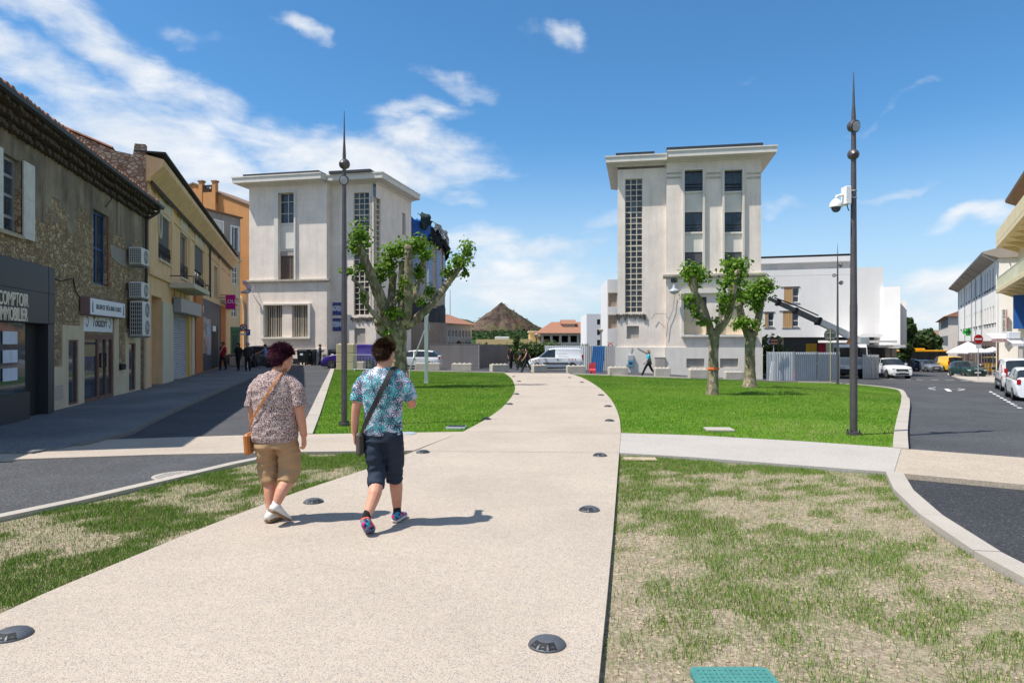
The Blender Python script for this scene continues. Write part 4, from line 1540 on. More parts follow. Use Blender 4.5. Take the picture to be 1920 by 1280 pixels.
def left_tower():
 P=LT
 t=P.thing('pale_tower','pale four storey tower left of the path with a torn round wing under blue tarpaulin','building')
 uS,uE=P.u(612.5),P.u(697.5)
 top=P.uv(560,331)[1]
 yb=.85
 win1=P.rect(523,362,552.5,418);win2=P.rect(523,470,552,526)
 low1=P.rect(497,572,530,632);low2=P.rect(548,572,580,632)
 bs=P.uv(540,527)[1]
 pl=P.uv(540,653)[1]
 rec=(win1[0],win1[1],bs,win1[3])
 grid=P.rect(655,357,684,590)
 blk=P.rect(656,615,677,645)
 m_=MB()
 wall_mb(m_,0,uS,bs,top-.3,[(*rec,.45)])
 wall_mb(m_,-.02,uS+.05,pl,bs,[(*low1,.4),(*low2,.4)],y=-.06)
 box_rest(m_,0,uS,-.6,top-.3,0,10,roof=False)
 m_.build('wall',MATS['tower'],t)
 m_=MB()
 m_.box(-.1,uS+.12,-.16,.05,-.7,pl)
 m_.build('plinth',MATS['tower'],t)
 m_=MB()
 wall_mb(m_,uS,uE,-.7,top-.3,[(*grid,.35),(*blk,.25)],y=yb)
 m_.build('stair_wall',MATS['tower'],t)
 glass_grid(t,grid,yb+.14,3,22)
 MB().box(blk[0],blk[1],yb+.12,yb+.2,blk[2],blk[3]).build('blocked_window',MATS['blocked'],t)
 SP=Plane((P.xyz(uE,yb).x,P.xyz(uE,yb).y),(.2135,.977),P.z0)
 sEnd=SP.u(771)
 g2=SP.rect(700.5,371,713.5,590)
 g3=SP.rect(754,400,760.5,441)
 m_=MB()
 wall_mb(m_,0,sEnd,-.9,top-.3,[(*g2,.3),(*g3,.35)])
 rel=(Matrix.Translation(t.location)@Matrix.Rotation(P.rot,4,'Z')).inverted()@Matrix.Translation(SP.xyz(0))@Matrix.Rotation(SP.rot,4,'Z')
 m_.xf(rel)
 m_.build('side_wall',MATS['tower'],t)
 before=set(bpy.data.objects)
 gg=glass_grid(t,g2,.12,3,22)
 for o in set(bpy.data.objects)-before:
  if o.parent==t:
   o.matrix_basis=rel
 MB().box(g3[0],g3[1],.15,.2,g3[2],g3[3]).xf(rel).build('blocked_window',MATS['blocked'],t)
 vt=MB().box(g2[0],g2[1],.02,.04,g2[3]-.02,g2[3]+1.1).xf(rel).build('open_vent',GL,t)
 c=MB()
 cornice_prism(c,0,uS,top,1.0,.52,1,0)
 cornice_prism(c,uS,uE,top,.95,.52,0,0,yb)
 vs=[]
 c.quad((uS,-1.06,top-.52),(uS,-1.06,top),(uS,-.1,top),(uS,-.1,top-.52))
 cm=MB()
 cornice_prism(cm,0,sEnd-.1,top,.95,.52,0,0)
 cm.xf(rel)
 c.add(cm.v,cm.f)
 e=Vector(rel@Vector((0,-1.01,0)))
 prof=[(0.0,-.74),(.10,-.72),(.16,-.62),(.83,-.54),(.95,-.52),(.95,-.12),(1.01,-.10),(1.01,0)]
 vs=[]
 for(w,z)in prof:
  a_=(uE,yb-w,top+z)
  b_=tuple(rel@Vector((0,-w,top+z)))
  vs+=[a_,(a_[0]+(b_[0]-uE),yb-w,top+z),b_]
 c.add(vs,[(3*i,3*i+1,3*i+4,3*i+3)for i in range(7)]+[(3*i+1,3*i+2,3*i+5,3*i+4)for i in range(7)])
 c.build('cornice',MATS['tower_white'],t)
 r_=MB()
 r_.box(P.u(467),P.u(607),-.9,8,top+.003,top+.20)
 r_.box(P.u(620),P.u(697),-.35,8,top+.003,top+.22)
 r_.build('roof_edge',MATS['roof_metal'],t)
 f=MB()
 vt_=P.uv(537,357)[1]
 a,b=P.u(515.5),P.u(555.5)
 f.box(a,win1[0],-.16,.02,bs,vt_);f.box(win1[1],b,-.16,.02,bs,vt_)
 f.box(win1[0],win1[1],-.16,.02,win1[3],vt_)
 f.build('window_surround',MATS['tower_white'],t)
 for(z0,z1,yy)in((P.uv(537,470)[1],P.uv(537,419)[1],.10),):
  MB().box(rec[0],rec[1],.22,.40,z0,z1).build('spandrel',MATS['tower_white'],t)
  MB().box(rec[0]+.3,rec[1],.16,.219,P.uv(537,466)[1],P.uv(537,436)[1]).build('balcony_panel',MATS['tower_white'],t)
 MB().box(rec[0],rec[1],.16,.30,win1[2]-.12,win1[2]).build('sill',MATS['tower_white'],t)
 window(t,win1,.28,MATS['mullion'],GL,2,bars=(.33,.72),fw=.05)
 w2=window(t,(win2[0],win2[1],bs,win2[3]-.4),.28,MATS['brown_frame'],mat('dim_blind',S(120,108,96,.6),.7),3,fw=.05)
 MB().box(win2[0],win2[1],.24,.34,win2[3]-.4,win2[3]+.1).build('shutter_box',MATS['blocked'],t)
 sc_=MB()
 sc_.prism([(.0,bs-.16),(-.14,bs-.14),(-.32,bs-.02),(-.32,bs+.12),(0,bs+.16)],'x',-.2,uS+.35)
 sc_.build('string_course',MATS['tower_dirty'],t)
 f=MB()
 a,b=P.u(491.5),P.u(584)
 z0,z1=low1[2],low1[3]
 f.box(a,b,-.28,-.061,z1,z1+.12);f.box(a,b,-.34,-.062,z0-.14,z0)
 f.box(a,low1[0],-.28,-.063,z0,z1);f.box(low2[1],b,-.28,-.063,z0,z1)
 f.build('window_surround',MATS['tower_white'],t)
 for w in(low1,low2):
  fr=window(t,w,.24,MATS['mullion'],GL,2,fw=.05)
  nb=10
  for i in range(nb):
   x=w[0]+(w[1]-w[0])*(i+.5)/nb
   MB().box(x-.018,x+.018,.02,.05,w[2],w[3]).build('window_bar',MATS['mullion'],fr)
 l_=MB()
 u,v=P.uv(480,546)
 l_.tube([(u,-.06,v+.5),(u,-.5,v+.2),(u-.1,-.6,v)],.03,6)
 l_.lathe([(.0,.2),(.1,.15),(.22,0),(.0,-.02)],10,(u-.1,-.6,v-.15))
 l_.build('wall_lamp',MATS['grey_metal'],t)
 cb=MB()
 p=[(u_,-.2,v_)for(u_,v_)in(P.uv(477,552),P.uv(483,562),P.uv(490,572))]
 cb.tube(p,.02,5)
 cb.build('cable',MATS['black'],t)
 tb=MB()
 a,b=P.u(650),P.u(699)
 z=P.uv(675,596)[1]
 for i in range(36):
  u=a+(b-a)*i/36
  tb.box(u,u+(b-a)/36*1.05,yb-random.uniform(.03,.12),yb+.01,z+random.uniform(-.35,-.05),z+random.uniform(.0,.12))
 tb.build('torn_render',MATS['rough_band'],t,'stuff')
 q=P.rect(542,672,560,682,-.16)
 MB().box(q[0],q[1],-.175,-.161,q[2],q[3]).build('basement_grille',MATS['dark_iron'],t)
 pn=NT('event_poster')
 x=pn.sep(pn.co('Generated'))
 c=pn.mix(pn.rng(x[2],.30,.34),S(70,84,150,.9),S(196,206,222,.9))
 c=pn.mix(pn.rng(x[2],.74,.78),c,S(66,76,140,.9))
 c=pn.mix(pn.rng(pn.voro(3.2,pn.co('Object',(1,1,1))),.22,.20),c,S(220,170,60,.9))
 c=pn.mix(pn.rng(pn.noise(6,2),.56,.6),c,S(52,60,120,.8))
 pmat=pn.fin(c,.5)
 for py0,py1 in((567,591),(596.5,620.5)):
  q=P.rect(624,py0,640,py1,yb)
  MB().box(q[0],q[1],yb-.04,yb-.002,q[2],q[3]).build('poster',pmat,t)
 return t,rel,SP,sEnd,top
LTT,LT_REL,LT_SP,LT_SEND,LT_TOP=left_tower()
def round_wing():
 cx,cy,r=-13.1,72.7,5.95
 zb=zt(cx,68)-.4
 t=thing('round_wing','curved half demolished wing of the left tower wrapped in torn tarpaulin','building',(cx,cy,zb))
 def ring(a0,a1,rr,z0,z1,n=28,zf0=None,zf1=None):
  vs,fs=[],[]
  for i in range(n+1):
   a=a0+(a1-a0)*i/n
   za=zf0(a)if zf0 else z0
   zb_=zf1(a)if zf1 else z1
   vs+=[(rr*math.cos(a),rr*math.sin(a),za),(rr*math.cos(a),rr*math.sin(a),zb_)]
  fs=[(2*i,2*i+2,2*i+3,2*i+1)for i in range(n)]
  return vs,fs
 A0,A1_=R(-66),R(95)
 top=lambda a:14.2-(a-A0)/(R(0)-A0)*1.2 if a<0 else 13.0
 H=lambda py,y=69.0:EYE+(640-py)/F*y-zb
 zl0,zl1=H(604),H(572)
 m_=MB()
 m_.add(*ring(A0,A1_,r,zl1,0,zf1=lambda a:top(a)))
 m_.build('upper_wall',mat('raw_concrete',S(196,176,158,.80),.92,.16,.7,.06,30,.15,50,streak=.2),t)
 m_=MB()
 m_.add(*ring(A0,A1_,r+.15,0,zl0))
 m_.build('lower_wall',mat('lower_concrete',S(168,148,132,.78),.92,.14,.7,.06,30,.15,50,streak=.25),t)
 m_=MB()
 m_.add(*ring(A0,A1_,r-.5,zl0-.3,zl1+.2))
 m_.add(*ring(A0,A1_,r+.05,zl0+.1,zl1-.1,zf0=lambda a:zl0-.1,zf1=lambda a:zl1-.05-.25*math.sin(a*9)))
 m_.build('dark_band',mat('recess_dark',S(74,76,82,.7),.9,.3,2),t)  # darkness of the recess is put into this colour
 pts=[(r*.98*math.cos(a),r*.98*math.sin(a))for a in np.linspace(A0,A1_,20)]
 MB().prism(pts,'z',.1,12.6).build('core',MATS['blocked'],t)
 pm=mat('bluish_panel',S(150,168,200,.85),.55,.08,.8,streak=.15)
 for k in range(9):
  a=A0+R(9)+k*R(15)
  vs,fs=ring(a,a+R(9.4),r+.05,zl1+1.2,0,6,zf1=lambda q:top(q)-1.5)
  MB().add(vs,fs).build('wall_panel',pm,t)
 def tarp(a0,a1,z0,z1,m,seed,amp=.35,out=.25):
  r_=random.Random(seed)
  nu,nv=26,10
  vs,fs=[],[]
  for i in range(nu+1):
   a=a0+(a1-a0)*i/nu
   for j in range(nv+1):
    q=j/nv
    zl=z0(a)+.35*math.sin(a*23+seed)+r_.uniform(-.08,.08)
    z=zl+(z1(a)-zl)*q
    p=Vector((a*6,q*2.2,seed))
    rr=r+out+amp*mnoise.noise(p*1.7)+amp*.5*mnoise.noise(p*4.1)-max(0,q-.75)*3.2
    vs.append((rr*math.cos(a),rr*math.sin(a),z+.25*mnoise.noise(p*2.3)))
  for i in range(nu):
   for j in range(nv):
    b=i*(nv+1)+j
    fs.append((b,b+nv+1,b+nv+2,b+1))
  MB().add(vs,fs).build('tarpaulin',m,t,smooth=True)
 blue=mat('blue_tarp',S(24,92,176,.85),.5,.18,2.5)
 green=mat('dark_green_net',S(40,62,62,.6),.8,.25,3)
 blk=mat('black_net',S(34,38,42,.5),.8,.3,3)
 pale=mat('pale_tarp',S(176,182,180,.8),.7,.15,2)
 tarp(R(-64),R(-38),lambda a:top(a)-1.0,lambda a:15.0+.2*math.sin(a*9),blue,1)
 tarp(R(-52),R(-40),lambda a:top(a)+.0,lambda a:15.35,green,5,.3,.55)
 tarp(R(-72),R(-63),lambda a:top(a)-.9,lambda a:14.9,blk,9,.3,.25)
 tarp(R(-40),R(0),lambda a:top(a)-1.6-.4*math.sin(a*5),lambda a:14.6-(a+R(40))*2.2,blk,3,.5,.35)
 tarp(R(-34),R(-2),lambda a:13.7-(a+R(34))*1.6,lambda a:14.9-(a+R(34))*2.2,pale,7,.35,.45)
 tarp(R(0),R(80),lambda a:top(a)-1.6,lambda a:13.6,blk,11,.4,.3)
round_wing()
# ------------------------------------------------------------------ right tower
RT=Plane((8.50,55.0),(.983,-.1835),zt(11,54)-.02)
def right_tower():
 P=RT
 t=P.thing('pale_tower','pale four storey tower right of the path with two window bays','building')
 uS,uE=P.u(1249.5),P.u(1427)
 top=P.uv(1340,284)[1]
 yb=.40
 bs=P.uv(1330,517)[1]
 pl=P.uv(1290,651)[1]
 grid=P.rect(1172,335,1204.5,586,yb)
 blk=P.rect(1175,611,1198,635,yb)
 bays=[]
 for(x0,x1)in((1283.5,1317.5),(1358,1391.5)):
  ws=[P.rect(x0,a,x1,b)for(a,b)in((319.5,358),(397,434.5),(472,512))]
  bays.append(ws)
 b0=(bays[0][0][0],bays[0][0][1],bs,bays[0][0][3]);b1=(bays[1][0][0],bays[1][0][1],bs,bays[1][0][3])
 lw=P.rect(1282,556,1425,627)
 lw1=(lw[0],P.u(1325),lw[2],lw[3]);lw2=(P.u(1347),P.u(1392),lw[2],lw[3]);
 bm1=P.rect(1287,672,1320.5,689.5,-.12);bm2=P.rect(1350,672,1384,689.5,-.12)
 m_=MB()
 wall_mb(m_,uS,uE,bs,top-.3,[(*b0,.45),(*b1,.45)])
 wall_mb(m_,uS-.04,uE+.04,pl,bs,[(*lw1,.5),(*lw2,.5)],y=-.06)
 m_.quad((uS,0,bs),(uS,yb,bs),(uS,yb,top),(uS,0,top))
 box_rest(m_,uS,uE,pl,top-.3,.02,9.5,roof=False)
 m_.build('wall',MATS['tower'],t)
 m_=MB()
 wall_mb(m_,0,uS,pl,top-1.0,[(*grid,.35),(*blk,.35)],y=yb)
 m_.quad((0,yb,pl),(0,yb,top-1.0),(0,9,top-1.0),(0,9,pl))
 m_.build('stair_wall',MATS['tower'],t)
 m_=MB()
 wall_mb(m_,uS-.14,uE+.1,-.7,pl,[(*bm1,.3),(*bm2,.3)],y=-.14)
 box_rest(m_,uS-.14,uE+.1,-.7,pl,-.14,9)
 m_.box(-.12,uS-.141,yb-.14,yb+8,-.7,pl)
 m_.build('plinth',MATS['tower_white'],t)
 for b in(bm1,bm2):
  MB().box(b[0],b[1],.02,.12,b[2],b[3]).build('basement_window',MATS['blocked'],t)
 glass_grid(t,grid,yb+.14,3,24)
 MB().box(blk[0],blk[1],yb+.18,yb+.3,blk[2],blk[3]).build('blocked_window',MATS['blocked'],t)
 topL=P.uv(1200,293)[1]
 c=MB()
 cornice_prism(c,0,uS,topL,.90,.50,1,0,yb)
 cornice_prism(c,uS,uE,top,1.0,.52,0,1)
 c.quad((uS,-1.06,top-.55),(uS,-1.06,top),(uS,.6,top),(uS,.6,top-.55))
 c.build('cornice',MATS['tower_white'],t)
 r_=MB()
 r_.box(P.u(1155),P.u(1227),-.45,8,topL+.003,topL+.22)
 r_.box(P.u(1249),P.u(1427),-.95,8,top+.003,top+.24)
 r_.build('roof_edge',MATS['roof_metal'],t)
 vt_=P.uv(1300,315)[1]
 for k,ws in enumerate(bays):
  a,b=ws[0][0],ws[0][1]
  f=MB()
  f.box(a-.16,a,-.20,.02,bs,ws[0][3]+.18);f.box(b,b+.16,-.20,.02,bs,ws[0][3]+.18)
  f.box(a,b,-.20,.02,ws[0][3],ws[0][3]+.18)
  f.build('window_surround',MATS['tower_white'],t)
  for i in(0,1):
   MB().box(a,b,.18,.40,ws[i+1][3],ws[i][2]-.14).build('spandrel',MATS['tower_white'],t)
   MB().box(a-.0,b+.0,.06,.40,ws[i][2]-.139,ws[i][2]).build('sill',MATS['tower_white'],t)
  for i in(0,1):
   w=ws[i]
   fr=window(t,w,.28,mat('dark_frame',(.05,.055,.06),.5),GL,2,fw=.04)
   rl=MB()
   for zz in(.30,.55):
    rl.box(a,b,.16,.19,w[2]+zz,w[2]+zz+.05)
   rl.box(a,b,.16,.185,w[2]+.08,w[2]+.11)
   rl.build('guard_rail',MATS['dark_iron'],fr)
  w=ws[2]
  MB().box(a,b,.22,.30,w[3]-.85,w[3]).build('roller_box',MATS['dark_blind'],t)
  window(t,(a,b,bs,w[3]-.86),.30,MATS['dark_iron'],GL,2,fw=.04)
 cp=MB()
 for(x0,x1)in((1250.5,1277),(1325,1351),(1400,1426)):
  for py in(325,333):
   v=P.uv((x0+x1)/2,py)[1]
   cp.box(P.u(x0),P.u(x1),-.05,-.001,v-.07,v+.07)
 cp.build('pier_band',MATS['tower_dirty'],t,'stuff')
 s_=MB()
 s_.prism([(.0,bs-.2),(-.16,bs-.18),(-.36,bs-.02),(-.36,bs+.14),(0,bs+.2)],'x',uS-.28,uE+.32)
 s_.build('string_course',MATS['tower_dirty'],t)
 f=MB()
 a,b=lw[0]-.2,P.u(1427)-.35
 f.box(a,b,-.34,-.062,lw[2]-.18,lw[2]);f.box(a,b,-.26,-.063,lw[3]+.28,lw[3]+.56)
 f.box(a,lw1[0],-.26,-.064,lw[2],lw[3]+.28)
 f.build('window_surround',MATS['tower_white'],t)
 for w in(lw1,lw2):
  MB().box(w[0],w[1],.26,.42,w[2],w[3]-.95).build('blocked_window',MATS['blocked_warm'],t)
  MB().box(w[0],w[1],.34,.46,w[3]-.949,w[3]).build('roller_blind',MATS['dark_blind'],t)
 tb=MB()
 a,b=P.u(1155),P.u(1211)
 z=P.uv(1180,590,yb)[1]
 for i in range(44):
  u=a+(b-a)*i/44
  tb.box(u,u+(b-a)/44*1.05,yb-random.uniform(.02,.14),yb+.01,z+random.uniform(-.48,-.05),z+random.uniform(-.02,.10))
 tb.build('torn_render',MATS['rough_band'],t,'stuff')
 for pts in(((1265,552),(1262,580),(1252,605),(1249,632)),((1250,588),(1228,588),(1222,598)),((1195,652),(1210,660),(1215,664)),((1186,652),(1183,664)),((1177,682),(1172,690))):
  p=[]
  for(px,py)in pts:
   u,v=P.uv(px,py);p.append((u,-.17 if px>1248 else yb-.17,v))
  MB().tube(p,.018,4).build('cable',MATS['gutter'],t)
right_tower()
def wall_lantern():
 P=RT
 u,v=P.uv(1264,545,-.8)
 p=P.xyz(u,-.8);p.z=P.z0+v
 t=thing('wall_lantern','round wall lantern under a small floodlight on the right tower','street lamp',p,P.rot)
 MB().lathe([(.10,.42),(.13,.30),(.16,.18),(.42,.02),(.44,-.06),(.40,-.08),(.0,-.10)],18).build('shade',MATS['galv'],t,angle=40)
 MB().lathe([(.0,-.30),(.16,-.27),(.28,-.18),(.34,-.101)],16).build('bowl',mat('lamp_bowl',(.5,.5,.48),.2),t,smooth=True)
 MB().tube([(0,0,.40),(0,.1,.62),(0,.66,.66)],.04,6).build('bracket',MATS['grey_metal'],t)
 m_=MB().bevbox(-.25,.25,-.02,.22,.66,1.02,.03)
 m_.build('floodlight',MATS['dark_iron'],t)
wall_lantern()
def meter_boxes():
 P=RT
 q=P.rect(1177.5,665,1188,687.5,.26)
 p=P.xyz((q[0]+q[1])/2,.26)
 t=thing('meter_box','blue electricity meter box fixed on the right tower base','utility box',(p.x,p.y,P.z0),P.rot)
 w=(q[1]-q[0])/2
 m=mat('meter_blue',S(96,150,178,.85),.5,.06,3)
 z1=P.uv(1183,665,.2)[1];z0=P.uv(1183,687.5,.2)[1]
 MB().bevbox(-w,w,-.22,-.002,z0+.55*(z1-z0),z1,.02).build('casing',MATS['galv'],t)
 MB().bevbox(-w,w,-.24,-.002,z0,z0+.53*(z1-z0),.02).build('lower_casing',m,t)
 MB().box(-w*.6,w*.6,-.245,-.241,z0+.20*(z1-z0),z0+.40*(z1-z0)).build('panel',mat('meter_dark',S(40,70,100,.8),.4),t)
 q=P.rect(1227.5,669,1246.5,692,.1)
 p=P.xyz((q[0]+q[1])/2,-.1)
 t=thing('utility_cabinet','grey beige utility cabinet standing against the right tower','cabinet',(p.x,p.y,P.z0),P.rot)
 w=(q[1]-q[0])/2
 z1=P.uv(1237,669,-.1)[1]
 MB().bevbox(-w,w,-.16,.18,-.3,z1-.06,.01).build('body',mat('cabinet_grey',S(196,190,178,.85),.7,.06,2),t)
 MB().bevbox(-w-.03,w+.03,-.19,.2,z1-.06,z1,.01).build('cap',mat('cabinet_grey',S(196,190,178,.85)),t)
 MB().box(-w+.06,w-.06,-.168,-.161,-.1,z1-.14).build('door',MATS['blocked'],t)
meter_boxes()
# ------------------------------------------------------------------ white modern block on the right
MBP=Plane((25.2,69.4),(.955,-.30),-1.35)
def modern_block():
 P=MBP
 t=P.thing('modern_block','white modern block with wooden shutters and jutting dark soffits','building')
 white=mat('white_render',S(238,236,234,.88),.85,.03,.7,.02,40,streak=.04)
 MATS['white_render']=white
 u0,u1=0,P.u(1656)
 zt_=P.uv(1540,504)[1]
 zb=P.uv(1500,632)[1]
 wins=[]
 for(x0,x1,y0,y1)in((1486,1498,539,567),(1485,1498,585,612.5),(1440,1451,585,612.5)):
  wins.append(P.rect(x0,y0,x1,y1))
 shut=[]
 for(x0,x1,y0,y1)in((1470,1486,538,568),(1468,1485,583,614),(1434.5,1440,585,614)):
  shut.append(P.rect(x0,y0,x1,y1))
 hs=[(a[0],b[1],a[2],a[3],.25)for a,b in zip(shut,wins)]
 m_=MB()
 wall_mb(m_,u0,u1,zb,zt_,hs)
 box_rest(m_,u0,u1,zb,zt_,0,14)
 m_.quad((u0,0,zb),(u1,0,zb),(u1,14,zb),(u0,14,zb))
 m_.build('wall',white,t)
 wood=NT('shutter_wood')
 c=wood.mul(S(206,166,118,.85),wood.rng(wood.noise(1,4,.6,wood.co('Object',(9,9,.6))),.3,.7,.78,1.15))
 wm=wood.fin(c,.7)
 for w,s in zip(wins,shut):
  f=window(t,w,.15,white,GL,1,bars=(.42,),fw=.07)
  m_=MB()
  n=4
  for i in range(n):
   x0=s[0]+(s[1]-s[0])*i/n
   m_.box(x0+.012,x0+(s[1]-s[0])/n-.012,.02,.07,s[2],s[3])
  m_.box(s[0],s[1],.04,.08,s[2]+.02,s[3]-.02)
  m_.build('shutter',wm,f,'stuff')
  MB().box(s[0]-.1,w[1]+.1,-.05,-.001,s[2]-.07,s[2]).build('sill',MATS['grey_metal'],f)
  MB().box(s[0]-.35,w[1]+.1,-.06,-.001,s[3],s[3]+.06).build('lintel',MATS['grey_metal'],f)
 ur1,ur2=P.u(1656,0),None
 z2=EYE+(640-540)/F*70-P.z0
 a,b=at(1656,640,66.4),at(1688,640,70)
 c_,d_=at(1688,640,70),at(1700,640,71.5)
 inv=(Matrix.Translation((P.o.x,P.o.y,P.z0))@Matrix.Rotation(P.rot,4,'Z')).inverted()
 def block(p,q,ztop,zlow,name):
  p,q=Vector((p.x,p.y,0)),Vector((q.x,q.y,0))
  back=Vector((0,12,0))
  poly=[p,q,q+back,p+back]
  m_=MB()
  vs=[(v.x,v.y,zlow)for v in poly]+[(v.x,v.y,ztop)for v in poly]
  m_.add(vs,[(0,1,2,3),(4,7,6,5),(0,4,5,1),(1,5,6,2),(2,6,7,3),(3,7,4,0)])
  m_.xf(inv)
  return m_.build(name,white,t)
 block(at(1656.5,640,65.6),at(1688,640,64.6),EYE+(640-537)/F*65,EYE+(640-652)/F*65,'side_block')
 block(at(1688.2,640,66.0),at(1700,640,65.6),EYE+(640-563)/F*66,EYE+(640-652)/F*66,'side_block')
 za=P.uv(1530,509)[1]
 m_=MB()
 m_.box(P.u(1427),P.u(1602),1.5,12,zt_+.003,P.uv(1520,490,1.5)[1])
 m_.build('top_storey',mat('grey_cladding',S(206,206,208,.85),.7,.06,1),t)
 fz=P.uv(1520,491,.6)[1]
 MB().prism([(.6,fz),(.6,fz+.50),(12.4,fz+.62),(12.4,fz)],'x',P.u(1427)-.2,P.u(1601)).build('roof_fascia',white,t)
 MB().box(P.u(1427)-.2,P.u(1601),.58,12.4,fz+.625,fz+.70).build('roof_edge',MATS['roof_metal'],t)
 for px in(1452,1504):
  MB().box(P.u(px-7),P.u(px+7),1.46,1.499,zt_+.02,zt_+1.35).build('cladding_panel',MATS['galv'],t)
 j=MB()
 j.box(u0,P.u(1600),-.004,.0,zt_-.62,zt_-.60)
 j.build('joint',MATS['blocked'],t)
 gf=MB()
 gf.box(P.u(1470),P.u(1660),1.2,1.4,-.5,zb-.005)
 gf.build('shop_glazing',mat('shop_dark',(.03,.032,.036),.25),t)
 gf=MB()
 gf.box(P.u(1432),P.u(1470),.6,1.1,-.5,zb-.004)
 gf.build('ground_wall',MATS['plaster_pale'],t)
 for(x0,x1,y0,y1,m)in((1511,1531,644,663,MATS['yellow_paint']),(1534,1566,644,668,mat('crimson_panel',S(190,40,70,.8),.5))):
  q=P.rect(x0,y0,x1,y1,1.15)
  MB().box(q[0],q[1],1.13,1.185,q[2],q[3]).build('shop_panel',m,t)
 for(x0,x1,py,xt,yd)in((1612,1655,631,1640,62.5),(1600,1682,642.5,1668,60.8),(1647,1698,651.0,1688,62.0)):
  z=EYE+(640-py)/F*yd
  a=at(x0,py,yd);b=at(x1,py,yd);c=at(xt,py,yd);
  m_=MB()
  hh=.22
  poly=[(a.x,yd),(b.x,yd),(b.x+.2,yd+5),(a.x,yd+7)]
  vs=[(x,y,z)for x,y in poly]+[(x,y,z+hh)for x,y in poly]
  m_.add(vs,[(0,1,2,3),(4,7,6,5),(0,4,5,1),(1,5,6,2),(2,6,7,3),(3,7,4,0)])
  m_.xf(inv)
  m_.build('canopy',white,t)
 for px,y in((1662,68),(1674,69)):
  p=at(px,650,y)
  m_=MB().box(-.25,.25,-.25,.25,-2.2,3.0)
  m_.xf(inv@Matrix.Translation((p.x,p.y,zt(p.x,p.y)+1.5)))
  m_.build('column',MATS['blocked'],t)
modern_block()
# ------------------------------------------------------------------ spoil heap, hills, far buildings
def heap_mats():
 n=NT('spoil_slope')
 x=n.sep(n.co())
 rib=n.noise(1,5,.6,n.co('Object',(.045,.045,.03)),1.2)
 c=n.mix(n.rng(rib,.36,.62),S(78,66,62,.50),S(134,114,98,.54))
 c=n.mix(n.rng(n.noise(.018,4),.55,.68,0,.8),c,S(118,84,72,.52))
 c=n.mix(n.rng(n.math('ADD',n.noise(.05,6,.7),n.rng(x[2],8,34,.10,-.08)),.52,.66,0,.8),c,S(104,116,66,.6))
 MATS['heap']=n.fin(c,.95,0,.1)
 n=NT('far_woods')
 v=n.voro(.16)
 c=n.mix(n.noise(.03,4),(.025,.055,.018),(.06,.10,.028))
 c=n.mul(c,n.rng(v,0,.7,1.35,.55))
 MATS['woods']=n.fin(c,.95,0,.1)
 for nm,a,b in(('leaf_plane',(.070,.165,.010),(.20,.32,.030)),('leaf_dark',(.018,.045,.012),(.06,.105,.022)),('leaf_hedge',(.030,.070,.016),(.10,.15,.035))):
  n=NT(nm)
  at_=n.N.new('ShaderNodeAttribute');at_.attribute_name='tone'
  c=n.mix(at_.outputs['Fac'],a,b)
  n.fin(c,.55,0,.3)
  tr=n.N.new('ShaderNodeBsdfTranslucent')
  n.put(tr.inputs['Color'],n.mix(at_.outputs['Fac'],tuple(q*1.2 for q in a),tuple(q*1.3 for q in b)))
  mx=n.N.new('ShaderNodeMixShader');mx.inputs[0].default_value=.38
  n.L.new(n.b.outputs[0],mx.inputs[1]);n.L.new(tr.outputs[0],mx.inputs[2])
  n.L.new(mx.outputs[0],n.N['Material Output'].inputs[0])
  MATS[nm]=n.m
 n=NT('plane_bark')
 co=n.co('Object',(1,1,.55))
 v=n.N.new('ShaderNodeTexVoronoi');v.inputs['Scale'].default_value=9;n.L.new(co,v.inputs['Vector'])
 r=n.sep(v.outputs['Color'])
 c=n.mix(n.rng(r[0],.35,.7),S(150,138,114,.75),S(184,170,142,.82))
 c=n.mix(n.rng(r[1],.72,.8,0,.8),c,S(126,114,92,.7))
 c=n.mix(n.rng(n.noise(3,4),.5,.64,0,.6),c,S(120,124,92,.7))
 c=n.mul(c,n.rng(n.noise(40,4),.3,.7,.8,1.15))
 n.bump(n.math('ADD',n.noise(14,6,.7),n.math('MULTIPLY',v.outputs['Distance'],.5)),.9,.04)
 MATS['bark']=n.fin(c,.95,0,.15)
 MATS['bark_dark']=mat('dark_bark',(.05,.042,.032),.95,.25,6)
heap_mats()
def leaves(mb_pts,size,name,m,par=None,kind=None,label=None,flat=.0):
 """cloud of folded leaf faces at given points: (pos, normal-ish dir, tone)"""
 n=len(mb_pts)
 V=np.empty((n,6,3),np.float32)
 T=np.empty(n,np.float32)
 for i,(p,d,t)in enumerate(mb_pts):
  d=d.normalized()
  a=d.orthogonal().normalized()
  q=random.uniform(0,2*PI)
  w=d.cross(a)
  x=a*math.cos(q)+w*math.sin(q)
  y=d.cross(x)
  s=size*random.uniform(.55,1.25)
  V[i,0]=p-x*s*.5
  V[i,1]=p-x*s*.15+y*s*.42+d*s*.12
  V[i,2]=p+x*s*.30+y*s*.36+d*s*.10
  V[i,3]=p+x*s*.62
  V[i,4]=p+x*s*.30-y*s*.36+d*s*.10
  V[i,5]=p-x*s*.15-y*s*.42+d*s*.12
  T[i]=t
 me=bpy.data.meshes.new(name)
 i0=np.arange(n,dtype=np.int32)[:,None]*6
 loops=np.concatenate([i0+np.array([0,3,2,1]),i0+np.array([0,5,4,3])],axis=1).ravel()
 me.vertices.add(n*6);me.vertices.foreach_set('co',V.ravel())
 me.loops.add(len(loops));me.loops.foreach_set('vertex_index',loops.astype(np.int32))
 me.polygons.add(n*2);me.polygons.foreach_set('loop_start',(np.arange(n*2)*4).astype(np.int32))
 at_=me.attributes.new('tone','FLOAT','POINT')
 at_.data.foreach_set('value',np.repeat(np.clip(T,0,1),6))
 me.update(calc_edges=True)
 o=link_mesh(name,me,m,par,kind,label)
 return o
